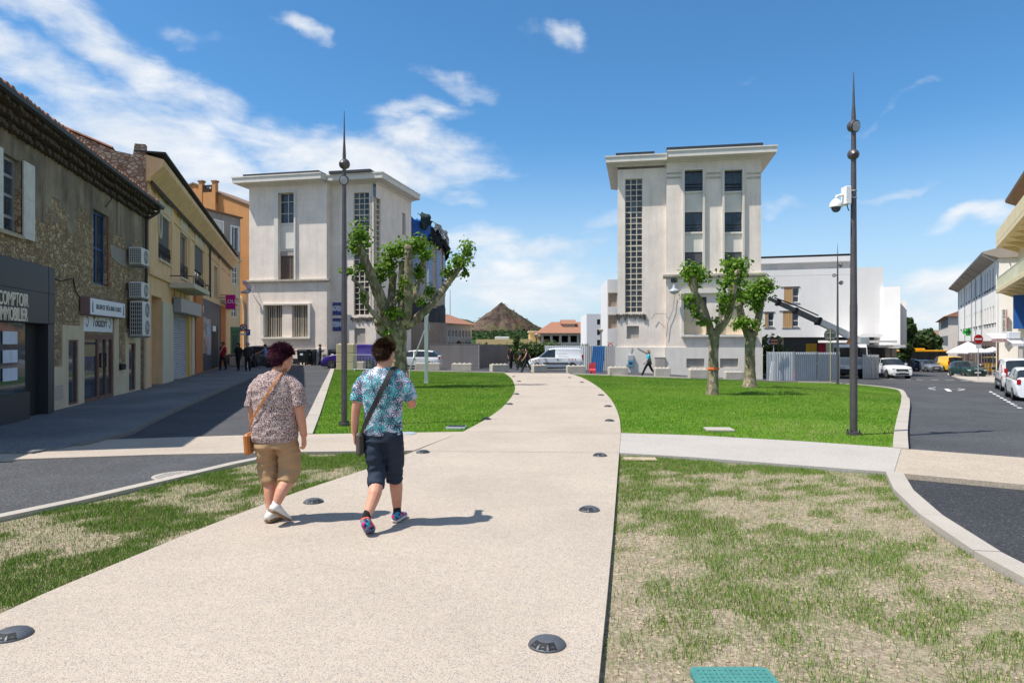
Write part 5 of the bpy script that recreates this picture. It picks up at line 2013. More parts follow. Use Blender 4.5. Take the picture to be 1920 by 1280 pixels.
def blob_points(centres,n,hollow=.45):
 """leaf points spread through a set of (centre, radius-vector) clumps"""
 pts=[]
 wts=[c[1].x*c[1].y*c[1].z for c in centres]
 for _ in range(n):
  c,r=random.choices(centres,wts)[0]
  d=Vector((random.gauss(0,1),random.gauss(0,1),random.gauss(0,1))).normalized()
  k=min(abs(random.gauss(0,.62)),1.45)if hollow<.2 else(hollow+(1-hollow)*random.random()**.6)*random.uniform(.85,1.12)
  p=c+Vector((d.x*r.x,d.y*r.y,d.z*r.z))*k
  nn=(d+Vector((random.gauss(0,.6),random.gauss(0,.6),random.gauss(.3,.6))))
  pts.append((p,nn if nn.length>.01 else Vector((0,0,1)),random.gauss(.5,.22)))
 return pts
def hills():
 Y=900.0
 k=Y/F
 cx=(940-960)*k
 apex=EYE+(640-566)*k
 base=EYE+(640-622)*k
 n,m=120,40
 vs,fs=[],[]
 Rm=78*k
 for j in range(m+1):
  q=j/m
  for i in range(n):
   a=2*PI*i/n
   rr=Rm*(q**1.06)*(1+.10*math.sin(a*3+1)*q+.05*mnoise.noise(Vector((math.cos(a)*3,math.sin(a)*3,q*2))))
   z=apex-(apex-base)*(q**.93)+(3.4*mnoise.noise(Vector((a*7,q*3,0)))+2.0*mnoise.noise(Vector((a*22,q*9,3))))*(.3+q)
   if q<.06:z-=(.06-q)*30*.3
   vs.append((cx+rr*math.cos(a),Y+rr*math.sin(a),z))
 for j in range(m):
  for i in range(n):
   a,b=j*n+i,j*n+(i+1)%n
   fs.append((a,b,b+n,a+n))
 MB().add(vs,fs).build('spoil_heap',MATS['heap'],None,'structure','bare brown cone shaped spoil heap beyond the town',smooth=True)
 pts=[]
 for _ in range(260):
  a=random.uniform(-PI*.98,-.02)
  q=random.random()**.5*.98
  if random.random()>(.10+.9*max(0,math.cos(a+.5))**3+.4*max(0,q-.72)*3):continue
  rr=Rm*q
  z=apex-(apex-base)*(q**.93)
  pts.append((Vector((cx+rr*math.cos(a),Y+rr*math.sin(a),z+.3)),Vector((random.gauss(0,.6),-1,.6)),random.gauss(.3,.2)))
 q=[]
 for p in pts:
  for _ in range(7):
   q.append((p[0]+Vector((random.gauss(0,1.6),random.gauss(0,1.6),random.gauss(.4,1.1))),Vector((random.gauss(0,1),-1,random.gauss(.6,.6))),p[2]+random.gauss(0,.12)))
 o=leaves(q,1.1,'heap_scrub',MATS['leaf_dark'],None,'stuff','dark scrub on the right flank of the spoil heap')
 tag(o,'dark scrub on the right flank of the spoil heap','scrub')
 def ridge(name,Y,prof,depth,label,m):
  vs,fs=[],[]
  kk=Y/F
  xs=np.linspace(prof[0][0],prof[-1][0],90)
  ys=np.interp(xs,[p[0]for p in prof],[p[1]for p in prof])
  nj=10
  for x,y in zip(xs,ys):
   X=(x-960)*kk
   zt_=EYE+(640-y)*kk
   for j in range(nj+1):
    t=j/nj
    z=-4+(zt_+4)*math.sin(t*PI/2)+mnoise.noise(Vector((X*.12,t*6,2)))*1.6*(t>.3)
    vs.append((X,Y-depth*(1-t),z))
  for i in range(len(xs)-1):
   for j in range(nj):
    a=i*(nj+1)+j
    fs.append((a,a+nj+1,a+nj+2,a+1))
  MB().add(vs,fs).build(name,m,None,'structure',label,smooth=True)
  return xs,ys,kk
 ridge('hill',640,[(700,640),(780,606),(850,608),(880,624),(930,623),(990,622),(1060,620),(1120,612),(1180,640)],120,'low wooded hill in front of the spoil heap',MATS['woods'])
 ridge('hill',1500,[(-600,655),(200,640),(600,615),(840,593),(890,602),(930,640)],300,'far wooded ridge left of the spoil heap',MATS['woods'])
 ridge('hill',1300,[(1000,640),(1040,612),(1090,616),(1200,622),(1500,628),(2600,645)],300,'far wooded ridge right of the spoil heap',MATS['woods'])
 c=[]
 for _ in range(420):
  px=random.uniform(845,1130)
  Yt=random.uniform(560,640)
  y0=np.interp(px,[850,880,930,990,1060,1120],[608,624,623,622,620,612])
  t=(Yt-520)/120
  z=-4+(EYE+(640-y0)*640/F+4)*math.sin(t*PI/2)
  s=random.uniform(1.3,2.4)
  c.append((Vector(((px-960)*Yt/F,Yt,z-s*.1)),Vector((s,s,s*random.uniform(.8,1.3)))))
 o=leaves(blob_points(c,16000,.6),1.25,'woodland',MATS['leaf_dark'],None,'stuff','dark green wood covering the low hill before the spoil heap')
 tag(o,'dark green wood covering the low hill before the spoil heap','wood')
hills()
def far_box(name,label,px0,px1,ytop,Y,depth,m,d=(1,0),zlow=-4):
 """simple block whose front runs px0..px1 with roof line at ytop"""
 P=Plane(tuple(at(px0,640,Y)[:2]),d,zlow)
 t=P.thing(name,label,'building')
 u1=P.u(px1)
 top=P.uv((px0+px1)/2,ytop)[1]
 return P,t,u1,top
def far_buildings():
 P=Plane(tuple(at(830,640,118)[:2]),(.10,.995),-3.0)
 P=Plane((-12.6,110),(.33,.944),-3.0)
 t=P.thing('tiled_building','long two storey building with orange tiled roof left of the spoil heap','building')
 u0,u1=P.u(832),P.u(883)
 e0=P.uv(838,606)[1]
 m_=MB()
 holes=[]
 rows=[(P.uv(860,632)[1],P.uv(860,619)[1]),(P.uv(860,654)[1],P.uv(860,641)[1])]
 n=8
 for(a,b)in rows:
  for i in range(n):
   x=u0+(u1-u0)*(i+.2)/n
   holes.append((x,x+(u1-u0)/n*.62,a,b))
 wall_mb(m_,u0,u1,-1,e0,[(*h,.3)for h in holes])
 box_rest(m_,u0,u1,-1,e0,0,10)
 m_.build('wall',MATS['blocked'],t)
 for h in holes:
  window(t,h,.2,MATS['white_paint'],GL,2,fw=.08)
 end=MB()
 end.box(u1,u1+.3,0,10,-1,e0)
 end.build('end_wall',MATS['plaster_pale'],t)
 ro=MB()
 ro.prism([(-.9,e0-.02),(5,e0+2.0),(10.9,e0-.02)],'x',u0-.5,u1+.9)
 ro.build('roof',MATS['tile'],t)
 b=at(844,598,150)
 t2=thing('radio_mast','thin radio mast rising behind the tiled building','mast',(b.x,b.y,0))
 MB().tube([(0,0,0),(0,0,EYE+(640-543)/F*150)],[.14,.06],5).build('pole',MATS['grey_metal'],t2)
 P,t,u1,top=far_box('flat_building','low cream flat roofed building beyond the hedge',896,1026,636,120,12,MATS['cream_stone'],(1,-.03))
 sheds=mat('ochre_fascia',S(222,196,140,.85),.8,.06,.5)
 m_=MB().box(0,u1,0,12,0,top-.9)
 m_.build('wall',MATS['plaster_pale'],t)
 MB().box(-.3,u1+.3,-.5,12,top-.9,top).build('fascia',sheds,t)
 for i in range(7):
  q=P.rect(941+i*6.2,647,945.6+i*6.2,654)
  MB().box(q[0],q[1],-.03,.05,q[2],q[3]).build('window',GL,t)
 q=P.rect(908,643,923,650)
 MB().box(q[0],q[1],-.08,.05,q[2]-.3,q[3]).build('blue_panel',mat('blue_panel',S(80,130,190,.85),.5),t)
 P,t,u1,top=far_box('roof_plant','grey roof plant box on the flat cream building',928,955,631,124,4,MATS['galv'])
 zb=P.uv(940,637)[1]
 MB().bevbox(0,u1,0,4,zb,top,.1).build('casing',MATS['galv'],t)
 P,t,u1,top=far_box('cream_block','taller cream block beside the tiled market hall',993,1018,623,128,9,MATS['cream_stone'])
 MB().box(0,u1,0,9,0,top).build('wall',sheds,t)
 MB().box(-.2,u1+.2,-.2,9,top,top+.3).build('roof_edge',MATS['plaster_pale'],t)
 P,t,u1,top=far_box('market_hall','open sided two storey building under a wide red tiled roof',1017,1101,625,115,16,MATS['tile'])
 slab=mat('pale_slab',S(214,204,186,.85),.85,.08,1)
 zs=[P.uv(1060,y)[1]for y in(665,651,645,641,629,624.5)]
 MB().box(0,u1,0,16,0,zs[1]-1.1).build('lower_wall',slab,t)
 for(a,b)in((zs[2]-.2,zs[2]+.3),(zs[4],zs[5])):
  MB().box(-.2,u1,-.3,16,a,b).build('floor_slab',slab,t)
 for i in range(6):
  x=u1*i/5
  MB().box(x-.2,x+.2,-.1,.4,0,zs[4]).build('column',slab,t)
 MB().box(-.05,u1,-.05,.1,zs[3]-.3,zs[3]-.15).build('rail',slab,t)
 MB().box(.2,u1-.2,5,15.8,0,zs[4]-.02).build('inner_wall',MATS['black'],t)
 ro=MB()
 zt_=P.uv(1060,612)[1]
 ro.add([(-1,-1,zs[5]+.01),(u1+1,-1,zs[5]+.01),(u1+1,17,zs[5]+.01),(-1,17,zs[5]+.01),(2.0,8,zt_+1.0),(u1+1,8,zt_+1.0)],[(0,1,5,4),(2,3,4,5),(3,0,4),(1,2,5),(0,3,2,1)])
 rr=ro.build('roof',MATS['tile'],t)
 a,b=P.u(1059),P.u(1082)
 zz=P.uv(1070,616)[1]
 MB().box(a,b,4,9,zz-.5,zz+.9).build('lantern_wall',slab,rr)
 MB().prism([(3.6,zz+.9),(6.5,zz+1.7),(9.4,zz+.9)],'x',a-.3,b+.3).build('lantern_roof',MATS['tile'],rr)
 P,t,u1,top=far_box('white_flats','white flats with small paired windows behind the corrugated fence',1100,1141,588.5,92,10,MATS['white_render'],(1,-.02),-3)
 ws=[]
 for(y0,y1)in((598.5,608.5),(618,628),(637,647.5)):
  for(x0,x1)in((1119.5,1125.5),(1128,1134)):
   ws.append(P.rect(x0,y0,x1,y1))
 m_=MB()
 wall_mb(m_,0,u1,0,top,[(*w,.3)for w in ws])
 box_rest(m_,0,u1,0,top,0,10)
 m_.build('wall',MATS['white_render'],t)
 for w in ws:
  window(t,w,.2,MATS['dark_iron'],GL,1,fw=.06)
 P,t,u1,top=far_box('side_annex','white annex with brown woven screens behind the right tower',1139,1162,524,66,8,MATS['white_render'],(1,-.05),-2)
 m_=MB()
 s1=P.rect(1140.5,550,1157,575);s2=P.rect(1140.5,591,1157,616)
 wall_mb(m_,0,u1,0,top,[(*s1,.3),(*s2,.3)])
 box_rest(m_,0,u1,0,top,0,8)
 m_.build('wall',MATS['white_render'],t)
 for s in(s1,s2):
  MB().box(s[0],s[1],.12,.2,s[2],s[3]).build('woven_screen',mat('woven_screen',S(190,168,146,.85),.9,.2,6,.1,20),t)
  MB().box(s[0]-.05,s[1],-.04,.02,s[3]-.0,s[3]+.12).build('lintel',MATS['tower_dirty'],t)
far_buildings()
# ------------------------------------------------------------------ houses of the street on the right
RS=Plane((46.0,46.0),(-.508,.861),-1.2)
class PlaneR(Plane):
 """a right-hand facade: u runs away from the camera, local y+ points into the building on the right"""
 def __init__(self,o,d,z0):
  super().__init__(o,(-d[0],-d[1]),z0)
def street_right():
 P=PlaneR((43.5,60.6),(-.05,1.0),-1.6)
 P=PlaneR((44.7,61.5),(.3,.954),-1.6)
 far=at(1909,640,57)
 dirn=Vector((.58,.815))
 P=Plane((far.x,far.y),(-dirn.x*-1,-dirn.y),zt(far.x,57)-.05)
 P=Plane((far.x,far.y),(-.508,-.861),zt(far.x,57)-.05)
 t=P.thing('balcony_house','cream yellow house with two storeys of balconies at the right edge','house')
 L=26.0
 cream=mat('cream_paint',S(234,216,172,.86),.85,.05,.8,.03,40,streak=.10)
 top=P.uv(1884,414)[1]
 def H(py,px=1884):return P.uv(px,py)[1]
 win_hi=(2.2,3.6,H(490),H(455));win_mid=(2.0,3.4,H(572),H(543))
 hs=[]
 for k in range(5):
  for w in(win_hi,win_mid):
   hs.append((w[0]+k*4.6,w[1]+k*4.6,w[2],w[3]))
 m_=MB()
 wall_mb(m_,0,L,-.5,top,[(*h,.25)for h in hs])
 box_rest(m_,0,L,-.5,top,0,12)
 m_.build('wall',cream,t)
 for h in hs:
  window(t,h,.15,MATS['brown_frame'],GL,2,fw=.07)
 MB().prism([(0,top-.3),(-.85,top+.1),(-.9,top+.3),(6,top+2.2),(12.4,top+.3),(12,top-.2)],'x',-.1,L+.3).build('roof',MATS['tile_old'],t)
 for(py,solid)in((478,True),(553,False)):
  z=H(py)
  b=MB()
  b.bevbox(-.25,L,-1.5,-.001,z-.38,z,.03)
  bo=b.build('balcony',cream,t)
  for i in range(6):
   br=MB().prism([(-1.3,z-.38),(-.002,z-.95),(-.002,z-.38)],'x',.3+i*3.2,.6+i*3.2)
   br.build('corbel',cream,bo)
  if solid:
   p=MB();p.box(-.25,L,-1.5,-1.38,z+.003,z+.95);p.box(-.25,-.13,-1.379,-.002,z+.003,z+.95)
   p.build('parapet',cream,bo)
  else:
   r_=MB()
   r_.box(-.22,L,-1.46,-1.41,z+.85,z+.9);r_.box(-.22,-.17,-1.41,-.002,z+.85,z+.9)
   for i in range(70):
    x=-.2+i*.35
    r_.box(x,x+.02,-1.45,-1.42,z+.003,z+.85)
   for i in range(7):
    y=-1.42+i*.2
    r_.box(-.21,-.18,y,y+.03,z+.003,z+.85)
   r_.build('railing',mat('pale_green_rail',S(196,202,184,.85),.6),bo,'stuff')
   ps=MB().lathe([(.02,1.9),(.06,1.85),(.16,.7),(.05,.4),(.02,0)],10,(2.6,-.8,z))
   tp=ps.build('folded_parasol',MATS['white_paint'],None)
   tp.matrix_world=Matrix.Translation((P.o.x,P.o.y,P.z0))@Matrix.Rotation(P.rot,4,'Z')
   tag(tp,'folded white parasol standing on the lower balcony','parasol')
 sf=MB()
 zs=H(650)
 sf.box(.5,L,-.06,-.003,0,zs+.2)
 so=sf.build('shopfront',mat('pale_shop',S(196,204,214,.85),.5),t)
 MB().box(.2,L,-.7,-.004,zs+.2,zs+.8).build('fascia',MATS['grey_metal'],so)
 for i in range(5):
  MB().box(1.0+i*3.4,3.6+i*3.4,-.075,-.061,.4,zs-.1).build('shop_window',GL,so)
 u0,u1=P.u(1913,-.4),P.u(1945,-.4)
 sg=thing('vertical_sign','tall blue vertical sign with pale letters at the right edge','sign',P.xyz(P.u(1914,-.5),-.55),P.rot)
 z0,z1=P.uv(1916,616,-.5)[1],P.uv(1916,552,-.5)[1]
 MB().bevbox(-.06,.06,-.42,.48,z0,z1,.02).build('panel',mat('sign_blue',S(44,96,168,.9),.5),sg)
 for i,ch in enumerate('COIFFEUR'[:6]):
  M_=Matrix.Translation((-.066,.02,z1-.35-i*(z1-z0-.5)/5.2))@Matrix.Rotation(R(-90),4,'Z')@Matrix.Rotation(R(90),4,'X')
  text_mesh('lettering',ch,.46,mat('sign_pale_blue',S(130,190,230,.9),.5),sg,M_,.01)
 P2=Plane(tuple(at(1871.5,640,63)[:2]),(.20,-.98),zt(45,62)-.1)
 far=at(1797,640,102)
 near=at(1873.5,640,60.5)
 d=Vector((near.x-far.x,near.y-far.y)).normalized()
 P=Plane((far.x,far.y),tuple(d),zt(near.x,near.y)-.25)
 t=P.thing('white_house','long white three storey house with narrow windows and brown eaves','house')
 L=P.u(1873.5)
 def H(py,px):return P.uv(px,py)[1]
 top=H(481,1868)
 wh=mat('white_wash',S(246,241,232,.96),.85,.05,.6,.02,40,streak=.06)
 hs=[]
 z2=(H(537,1866),H(499,1866));z1=(H(605,1866),H(572,1866))
 xs=[1868,1862,1856.5,1851.5,1847,1841,1837.5,1831.5,1827,1822,1817.5,1812.5,1808,1803]
 us=[P.u(x)for x in xs]
 for u in us:
  for(a,b)in(z1,z2):
   hs.append((u-.5,u+.5,a+.0,b))
 m_=MB()
 wall_mb(m_,0,L,-.8,top,[(*h,.22)for h in hs])
 box_rest(m_,0,L,-.8,top,0,10)
 m_.build('wall',wh,t)
 for h in hs:
  f=window(t,h,.08,MATS['grey_metal'],GL,2,fw=.05)
  MB().box(h[0]-.1,h[1]+.1,-.10,-.001,h[2]-.14,h[2]).build('sill',MATS['gutter'],f)
 MB().prism([(0,top-.35),(-1.2,top+.1),(-1.25,top+.26),(5,top+1.8),(10.3,top),(10,top-.35)],'x',-.4,L+.2).build('roof',mat('pale_eaves',S(176,166,156,.8),.9,.1,1),t)
 for px in(1872,1843,1832,1824,1811,1799):
  u=P.u(px)
  MB().tube([(u,-1.2,top+.05),(u,-.15,top-.6),(u,-.12,0)],.05,6).build('downpipe',MATS['white_paint']if px in(1872,)else MATS['grey_metal'],t)
 m_=MB()
 zs=H(628,1850)
 m_.box(0,L-.2,-.12,-.002,0,zs-.6)
 so=m_.build('shopfront',mat('brown_shop',S(120,92,78,.75),.6,.15,1),t)
 for i in range(6):
  MB().box(L-2.5-i*2.6,L-.8-i*2.6,-.135,-.121,.5,zs-1.1).build('shop_window',GL,so)
 far=at(1760,640,150);near=at(1776,640,118)
 d=Vector((near.x-far.x,near.y-far.y)).normalized()
 P=Plane((far.x,far.y),tuple(d),-3.2)
 t=P.thing('pink_house','pale pinkish house with red tiled roof far down the right street','house')
 L=P.u(1778)
 top=P.uv(1772,597)[1]
 pk=mat('pink_render',S(222,208,196,.88),.9,.08,.7,streak=.12)
 ends=at(1801,640,114)
 inv=(Matrix.Translation((P.o.x,P.o.y,P.z0))@Matrix.Rotation(P.rot,4,'Z')).inverted()
 m_=MB()
 wall_mb(m_,0,L,-1,top,[])
 m_.quad((L,0,-1),(L,11,-1),(L,11,top),(L,0,top))
 m_.quad((0,0,-1),(0,11,-1),(0,11,top),(0,0,top))
 m_.quad((0,11,-1),(L,11,-1),(L,11,top),(0,11,top))
 m_.build('wall',pk,t)
 MB().prism([(-.7,top),(5.5,top+2.6),(11.7,top)],'x',-.4,L+.6).build('roof',MATS['tile'],t)
 for i in range(8):
  for(a,b)in((4.2,5.9),(7.4,9.0)):
   u=L-2-i*3.4
   if u<1:continue
   f=MB().box(u,u+.9,-.05,.03,a,b).build('window',GL,t)
   MB().box(u-.5,u-.01,-.09,-.03,a,b).build('shutter',MATS['grey_metal'],f)
 for y,(a,b)in((3.0,(7.2,8.8)),(6.6,(7.2,8.8)),(6.6,(3.8,5.8))):
  f=MB().box(L-.03,L+.05,y,y+.9,a,b).build('window',GL,t)
  MB().box(L+.05,L+.10,y+1.0,y+1.5,a,b).build('shutter',MATS['white_paint'],f)
 b=at(1742,660,170)
 t=thing('far_house','low house with pale tiled roof behind the street trees','house',(b.x,b.y,-4))
 MB().box(0,10,0,9,0,5.5).build('wall',mat('dark_brick',S(110,96,90,.7),.9),t)
 MB().prism([(-.5,5.5),(4.5,8.6),(9.5,5.5)],'x',-.6,10).build('roof',MATS['tile_old'],t)
street_right()
# ------------------------------------------------------------------ plane trees
def plane_tree(label,Y,trunk,limbs,clumps,nleaf,leaf=.17):
 """pollarded tree: trunk and limbs as (px, py, radius px, depth offset m) measured at distance Y"""
 k=Y/F
 b=at(trunk[0][0],trunk[0][1],Y)
 base=Vector((b.x,Y,zt(b.x,Y)-.03))
 t=thing('plane_tree',label,'tree',base,0,'pollarded plane trees')
 def P(px,py,dy):
  q=at(px,py,Y)
  return Vector((q.x-base.x,dy,q.z-base.z))
 m_=MB()
 def limb(pts,n=10):
  c=[P(p[0],p[1],p[3])for p in pts]
  rr=[p[2]*k for p in pts]
  C=smooth_line(c,5)
  rad=[]
  for i in range(len(C)):
   s=i/5
   a=min(int(s),len(rr)-2)
   q=rr[a]+(rr[a+1]-rr[a])*(s-a)
   rad.append(q*(1+.16*mnoise.noise(C[i]*5.0)))
  m_.tube(C,rad,n)
 limb([(trunk[0][0],trunk[0][1]+6,trunk[0][2]*1.5,0),(trunk[0][0],trunk[0][1]-6,trunk[0][2]*1.12,0)]+[(*p,0)for p in trunk[1:]],16)
 for l in limbs:
  limb(l)
 for l in limbs:
  e=l[-1]
  c=P(e[0],e[1],e[3]);r=e[2]*k*1.22
  bm=bmesh.new()
  bmesh.ops.create_icosphere(bm,subdivisions=2,radius=r)
  for v in bm.verts:
   v.co=c+v.co*(1+.35*mnoise.noise(v.co*9+c))
  m_.bm(bm)
 tr=m_.build('trunk',MATS['bark'],t,smooth=True)
 cl=[]
 for(px,py,rx,ry,dy)in clumps:
  cl.append((P(px,py,dy),Vector((rx*k*1.15,max(rx,ry)*k*1.1,ry*k*1.15))))
 pts=blob_points(cl,nleaf,.15)
 tw=MB()
 for c,r in cl:
  for _ in range(5):
   d=Vector((random.gauss(0,.6)*r.x,random.gauss(0,.6)*r.y,random.uniform(.1,.9)*r.z))
   tw.tube([c-Vector((0,0,r.z*.8)),c+d*.4,c+d],[.022,.014,.006],4,False)
 tw.build('twigs',MATS['bark'],t,'stuff')
 leaves(pts,leaf*.92,'crown',MATS['leaf_plane'],t)
 return t
plane_tree('largest pollarded plane tree left of the path behind the man',26.0,[(750,722,17),(749,690,15),(746,650,15),(744,622,19),(746,600,17)],[[(738,622,13,0),(728,596,13,-.1),(716,560,11,-.3),(698,510,9,-.6),(682,468,7,-.8)],[(738,606,10,0),(731,570,8.5,.4),(730,540,7.5,.6),(731,512,6.5,.7)],[(750,606,11,0),(752,570,9,.3),(751,530,8,.5),(751,494,7,.5)],[(758,608,11,0),(766,576,9.5,-.3),(771,530,8,-.6),(772,472,6.5,-.8)],[(766,574,7,-.3),(778,546,6,.1),(783,515,5.5,.4),(790,482,5,.6)],[(760,612,9,0),(778,600,8,.1),(807,568,7,.4),(832,534,6.5,.7),(864,486,5.5,1.0)],[(734,618,8,0),(716,600,5,-.5),(694,572,4,-.7),(697,556,3.5,-.8),(674,528,3,-1.0)],[(728,632,8,0),(717,618,10,-.2),(714,604,9,-.2)],[(735,575,5,0),(742,560,5,.2),(746,545,4.5,.4)]],[(682,452,19,22,-.8),(676,470,16,12,-.8),(663,514,14,10,-1.0),(684,505,10,10,-.8),(712,512,17,16,.2),(722,492,18,16,.7),(738,468,24,13,.5),(760,466,22,16,.2),(782,462,24,15,-.3),(796,474,14,12,.6),(783,510,11,18,.4),(770,530,9,16,-.5),(858,486,20,18,1.0),(872,462,13,18,1.0),(838,508,14,15,.8),(803,545,12,12,.4),(788,566,14,9,.2),(742,588,16,11,-.5),(755,556,10,9,-.4),(690,560,6,12,-.8),(733,622,9,6,-.6),(868,508,10,10,1.0),(752,530,8,12,.2)],6800,.135)
plane_tree('plane tree with an orange ring painted on its trunk on the right lawn',22.3,[(1336,737,10),(1337,700,9.6),(1338,660,9.3),(1339,634,10.5),(1338,618,10)],[[(1332,626,8,0),(1327,606,7,-.1),(1301,588,6.5,-.4),(1294,556,6,-.6),(1289,526,5,-.7)],[(1330,612,6,0),(1326,578,5.5,.3),(1310,548,5.5,.4),(1300,528,5,.4)],[(1310,550,4,.4),(1316,530,3.5,.6),(1320,515,3,.7)],[(1344,622,8,0),(1362,592,7,-.2),(1366,552,6,-.5),(1369,516,5,-.7)],[(1348,618,8,0),(1372,584,6.5,.3),(1381,548,6,.5),(1385,514,5,.6)]],[(1284,512,17,13,-.7),(1302,517,22,15,0),(1320,508,13,12,.6),(1284,562,14,9,-.6),(1289,578,9,7,-.6),(1309,607,8,6,-.5),(1338,602,8,8,-.3),(1350,562,13,13,-.5),(1350,535,12,11,-.5),(1346,580,9,10,-.5),(1372,503,22,18,-.4),(1386,515,16,17,.5),(1390,545,10,15,.6),(1368,528,12,12,-.6),(1298,592,8,8,-.5)],4000,.125)
plane_tree('plane tree behind the orange ringed one with its crown by the crane boom',26.5,[(1406,722,10.5),(1406,690,9.6),(1406,655,9.3),(1408,634,10),(1408,622,9)],[[(1402,628,7,0),(1386,598,6,-.2),(1378,572,5,-.4)],[(1404,624,7,0),(1396,590,6,.3),(1391,560,5,.4)],[(1413,626,7.5,0),(1426,594,6.5,.2),(1434,556,5.5,.3)]],[(1432,538,20,16,.3),(1411,548,18,16,.1),(1446,534,12,13,.4),(1421,572,11,14,.2),(1386,604,17,9,-.4),(1410,607,12,8,-.3),(1376,612,9,7,-.3),(1394,562,11,16,.4),(1425,556,15,12,.2)],3200,.135)
def trunk_band():
 p=at(1337.3,691,22.3)
 for o in bpy.data.objects:
  if o.get('label','').startswith('plane tree with an orange ring'):
   r=10.6*22.3/F
   m_=MB().lathe([(r,-.035),(r+.006,-.03),(r+.006,.035),(r,.04)],18,(p.x-o.location.x,0,p.z-o.location.z))
   m_.build('paint_ring',mat('orange_mark',S(240,120,60,.9),.7),o)
trunk_band()
def leafy_tree(label,px,py_top,py_bot,wpx,Y,m,n,leaf,trunk=True,group='trees beyond the far street'):
 k=Y/F
 b=at(px,640,Y)
 z0=zt(b.x,Y)
 t=thing('tree',label,'tree',(b.x,Y,z0),0,group)
 zt_=EYE+(640-py_top)*k-z0
 zb=EYE+(640-py_bot)*k-z0
 w=wpx*k/2
 cl=[]
 for _ in range(16):
  q=random.random()
  rr=w*(1-.55*q)
  a=random.uniform(0,2*PI)
  d=random.uniform(0,.62)*rr
  s=w*random.uniform(.30,.48)
  cl.append((Vector((d*math.cos(a),d*math.sin(a),zb+s*.7+(zt_-zb-s*1.5)*q)),Vector((s,s,s*.8))))
 leaves(blob_points(cl,n,.35),leaf,'crown',m,t)
 m_=MB().tube([(0,0,-.3),(.1,0,zb+(zt_-zb)*.3),(0,.1,zb+(zt_-zb)*.7)],[w*.11,w*.08,w*.03],8)
 for i in range(4):
  a=i*1.7
  m_.tube([(0,0,zb+(zt_-zb)*.15),(math.cos(a)*w*.5,math.sin(a)*w*.5,zb+(zt_-zb)*.55)],[w*.05,w*.02],5)
 m_.build('trunk',MATS['bark_dark'],t)
leafy_tree('tall dark tree right behind the white modern block',1704,594,680,48,84,MATS['leaf_dark'],2400,.45)
leafy_tree('broad dark tree over the bus roof',1730,612,680,72,99,MATS['leaf_dark'],2800,.5)
leafy_tree('dark tree left of the far tiled house',1754,624,680,44,112,MATS['leaf_dark'],1500,.5)
leafy_tree('small light green tree in front of the hedge',968,627,668,22,64,MATS['leaf_hedge'],500,.22,group='small trees by the hedge')
leafy_tree('pale rusty shrub above the grey fence',861,639,656,15,66,mat('rusty_leaf',(.14,.12,.04),.8,.3,5),300,.2,group='small trees by the hedge')
def hedge(label,px0,px1,y0,y1,Y,n,seed):
 k=Y/F
 b=at((px0+px1)/2,640,Y)
 t=thing('hedge',label,'hedge',(b.x,Y,zt(b.x,Y)))
 random.seed(seed)
 z1=EYE+(640-y0)*k-t.location.z
 w=(px1-px0)*k/2
 cl=[]
 for _ in range(26):
  x=random.uniform(-w,w)
  s=random.uniform(.5,.95)
  cl.append((Vector((x,random.uniform(-.5,.5),random.uniform(.4,max(.6,z1-s*.8)))),Vector((s,s,s*.9))))
 leaves(blob_points(cl,n,.4),.26,'foliage',MATS['leaf_hedge'],t)
 m_=MB()
 for i in range(9):
  x=-w+2*w*(i+.5)/9
  m_.tube([(x,0,-.2),(x+.1,.1,z1*.7)],[.06,.02],5)
 m_.build('stems',MATS['bark_dark'],t,'stuff')
hedge('dense dark green hedge in the gap between the towers',975,1046,640,672,66,3000,3)
hedge('lighter hedge above the corrugated fence',1040,1100,644,668,72,1700,4)
hedge('strip of green shrubs in front of the flat cream building',893,968,642,668,84,1400,5)
hedge('dark climber on the wall corner behind the direction sign',1426,1464,626,668,58.5,1100,6)
random.seed(21)
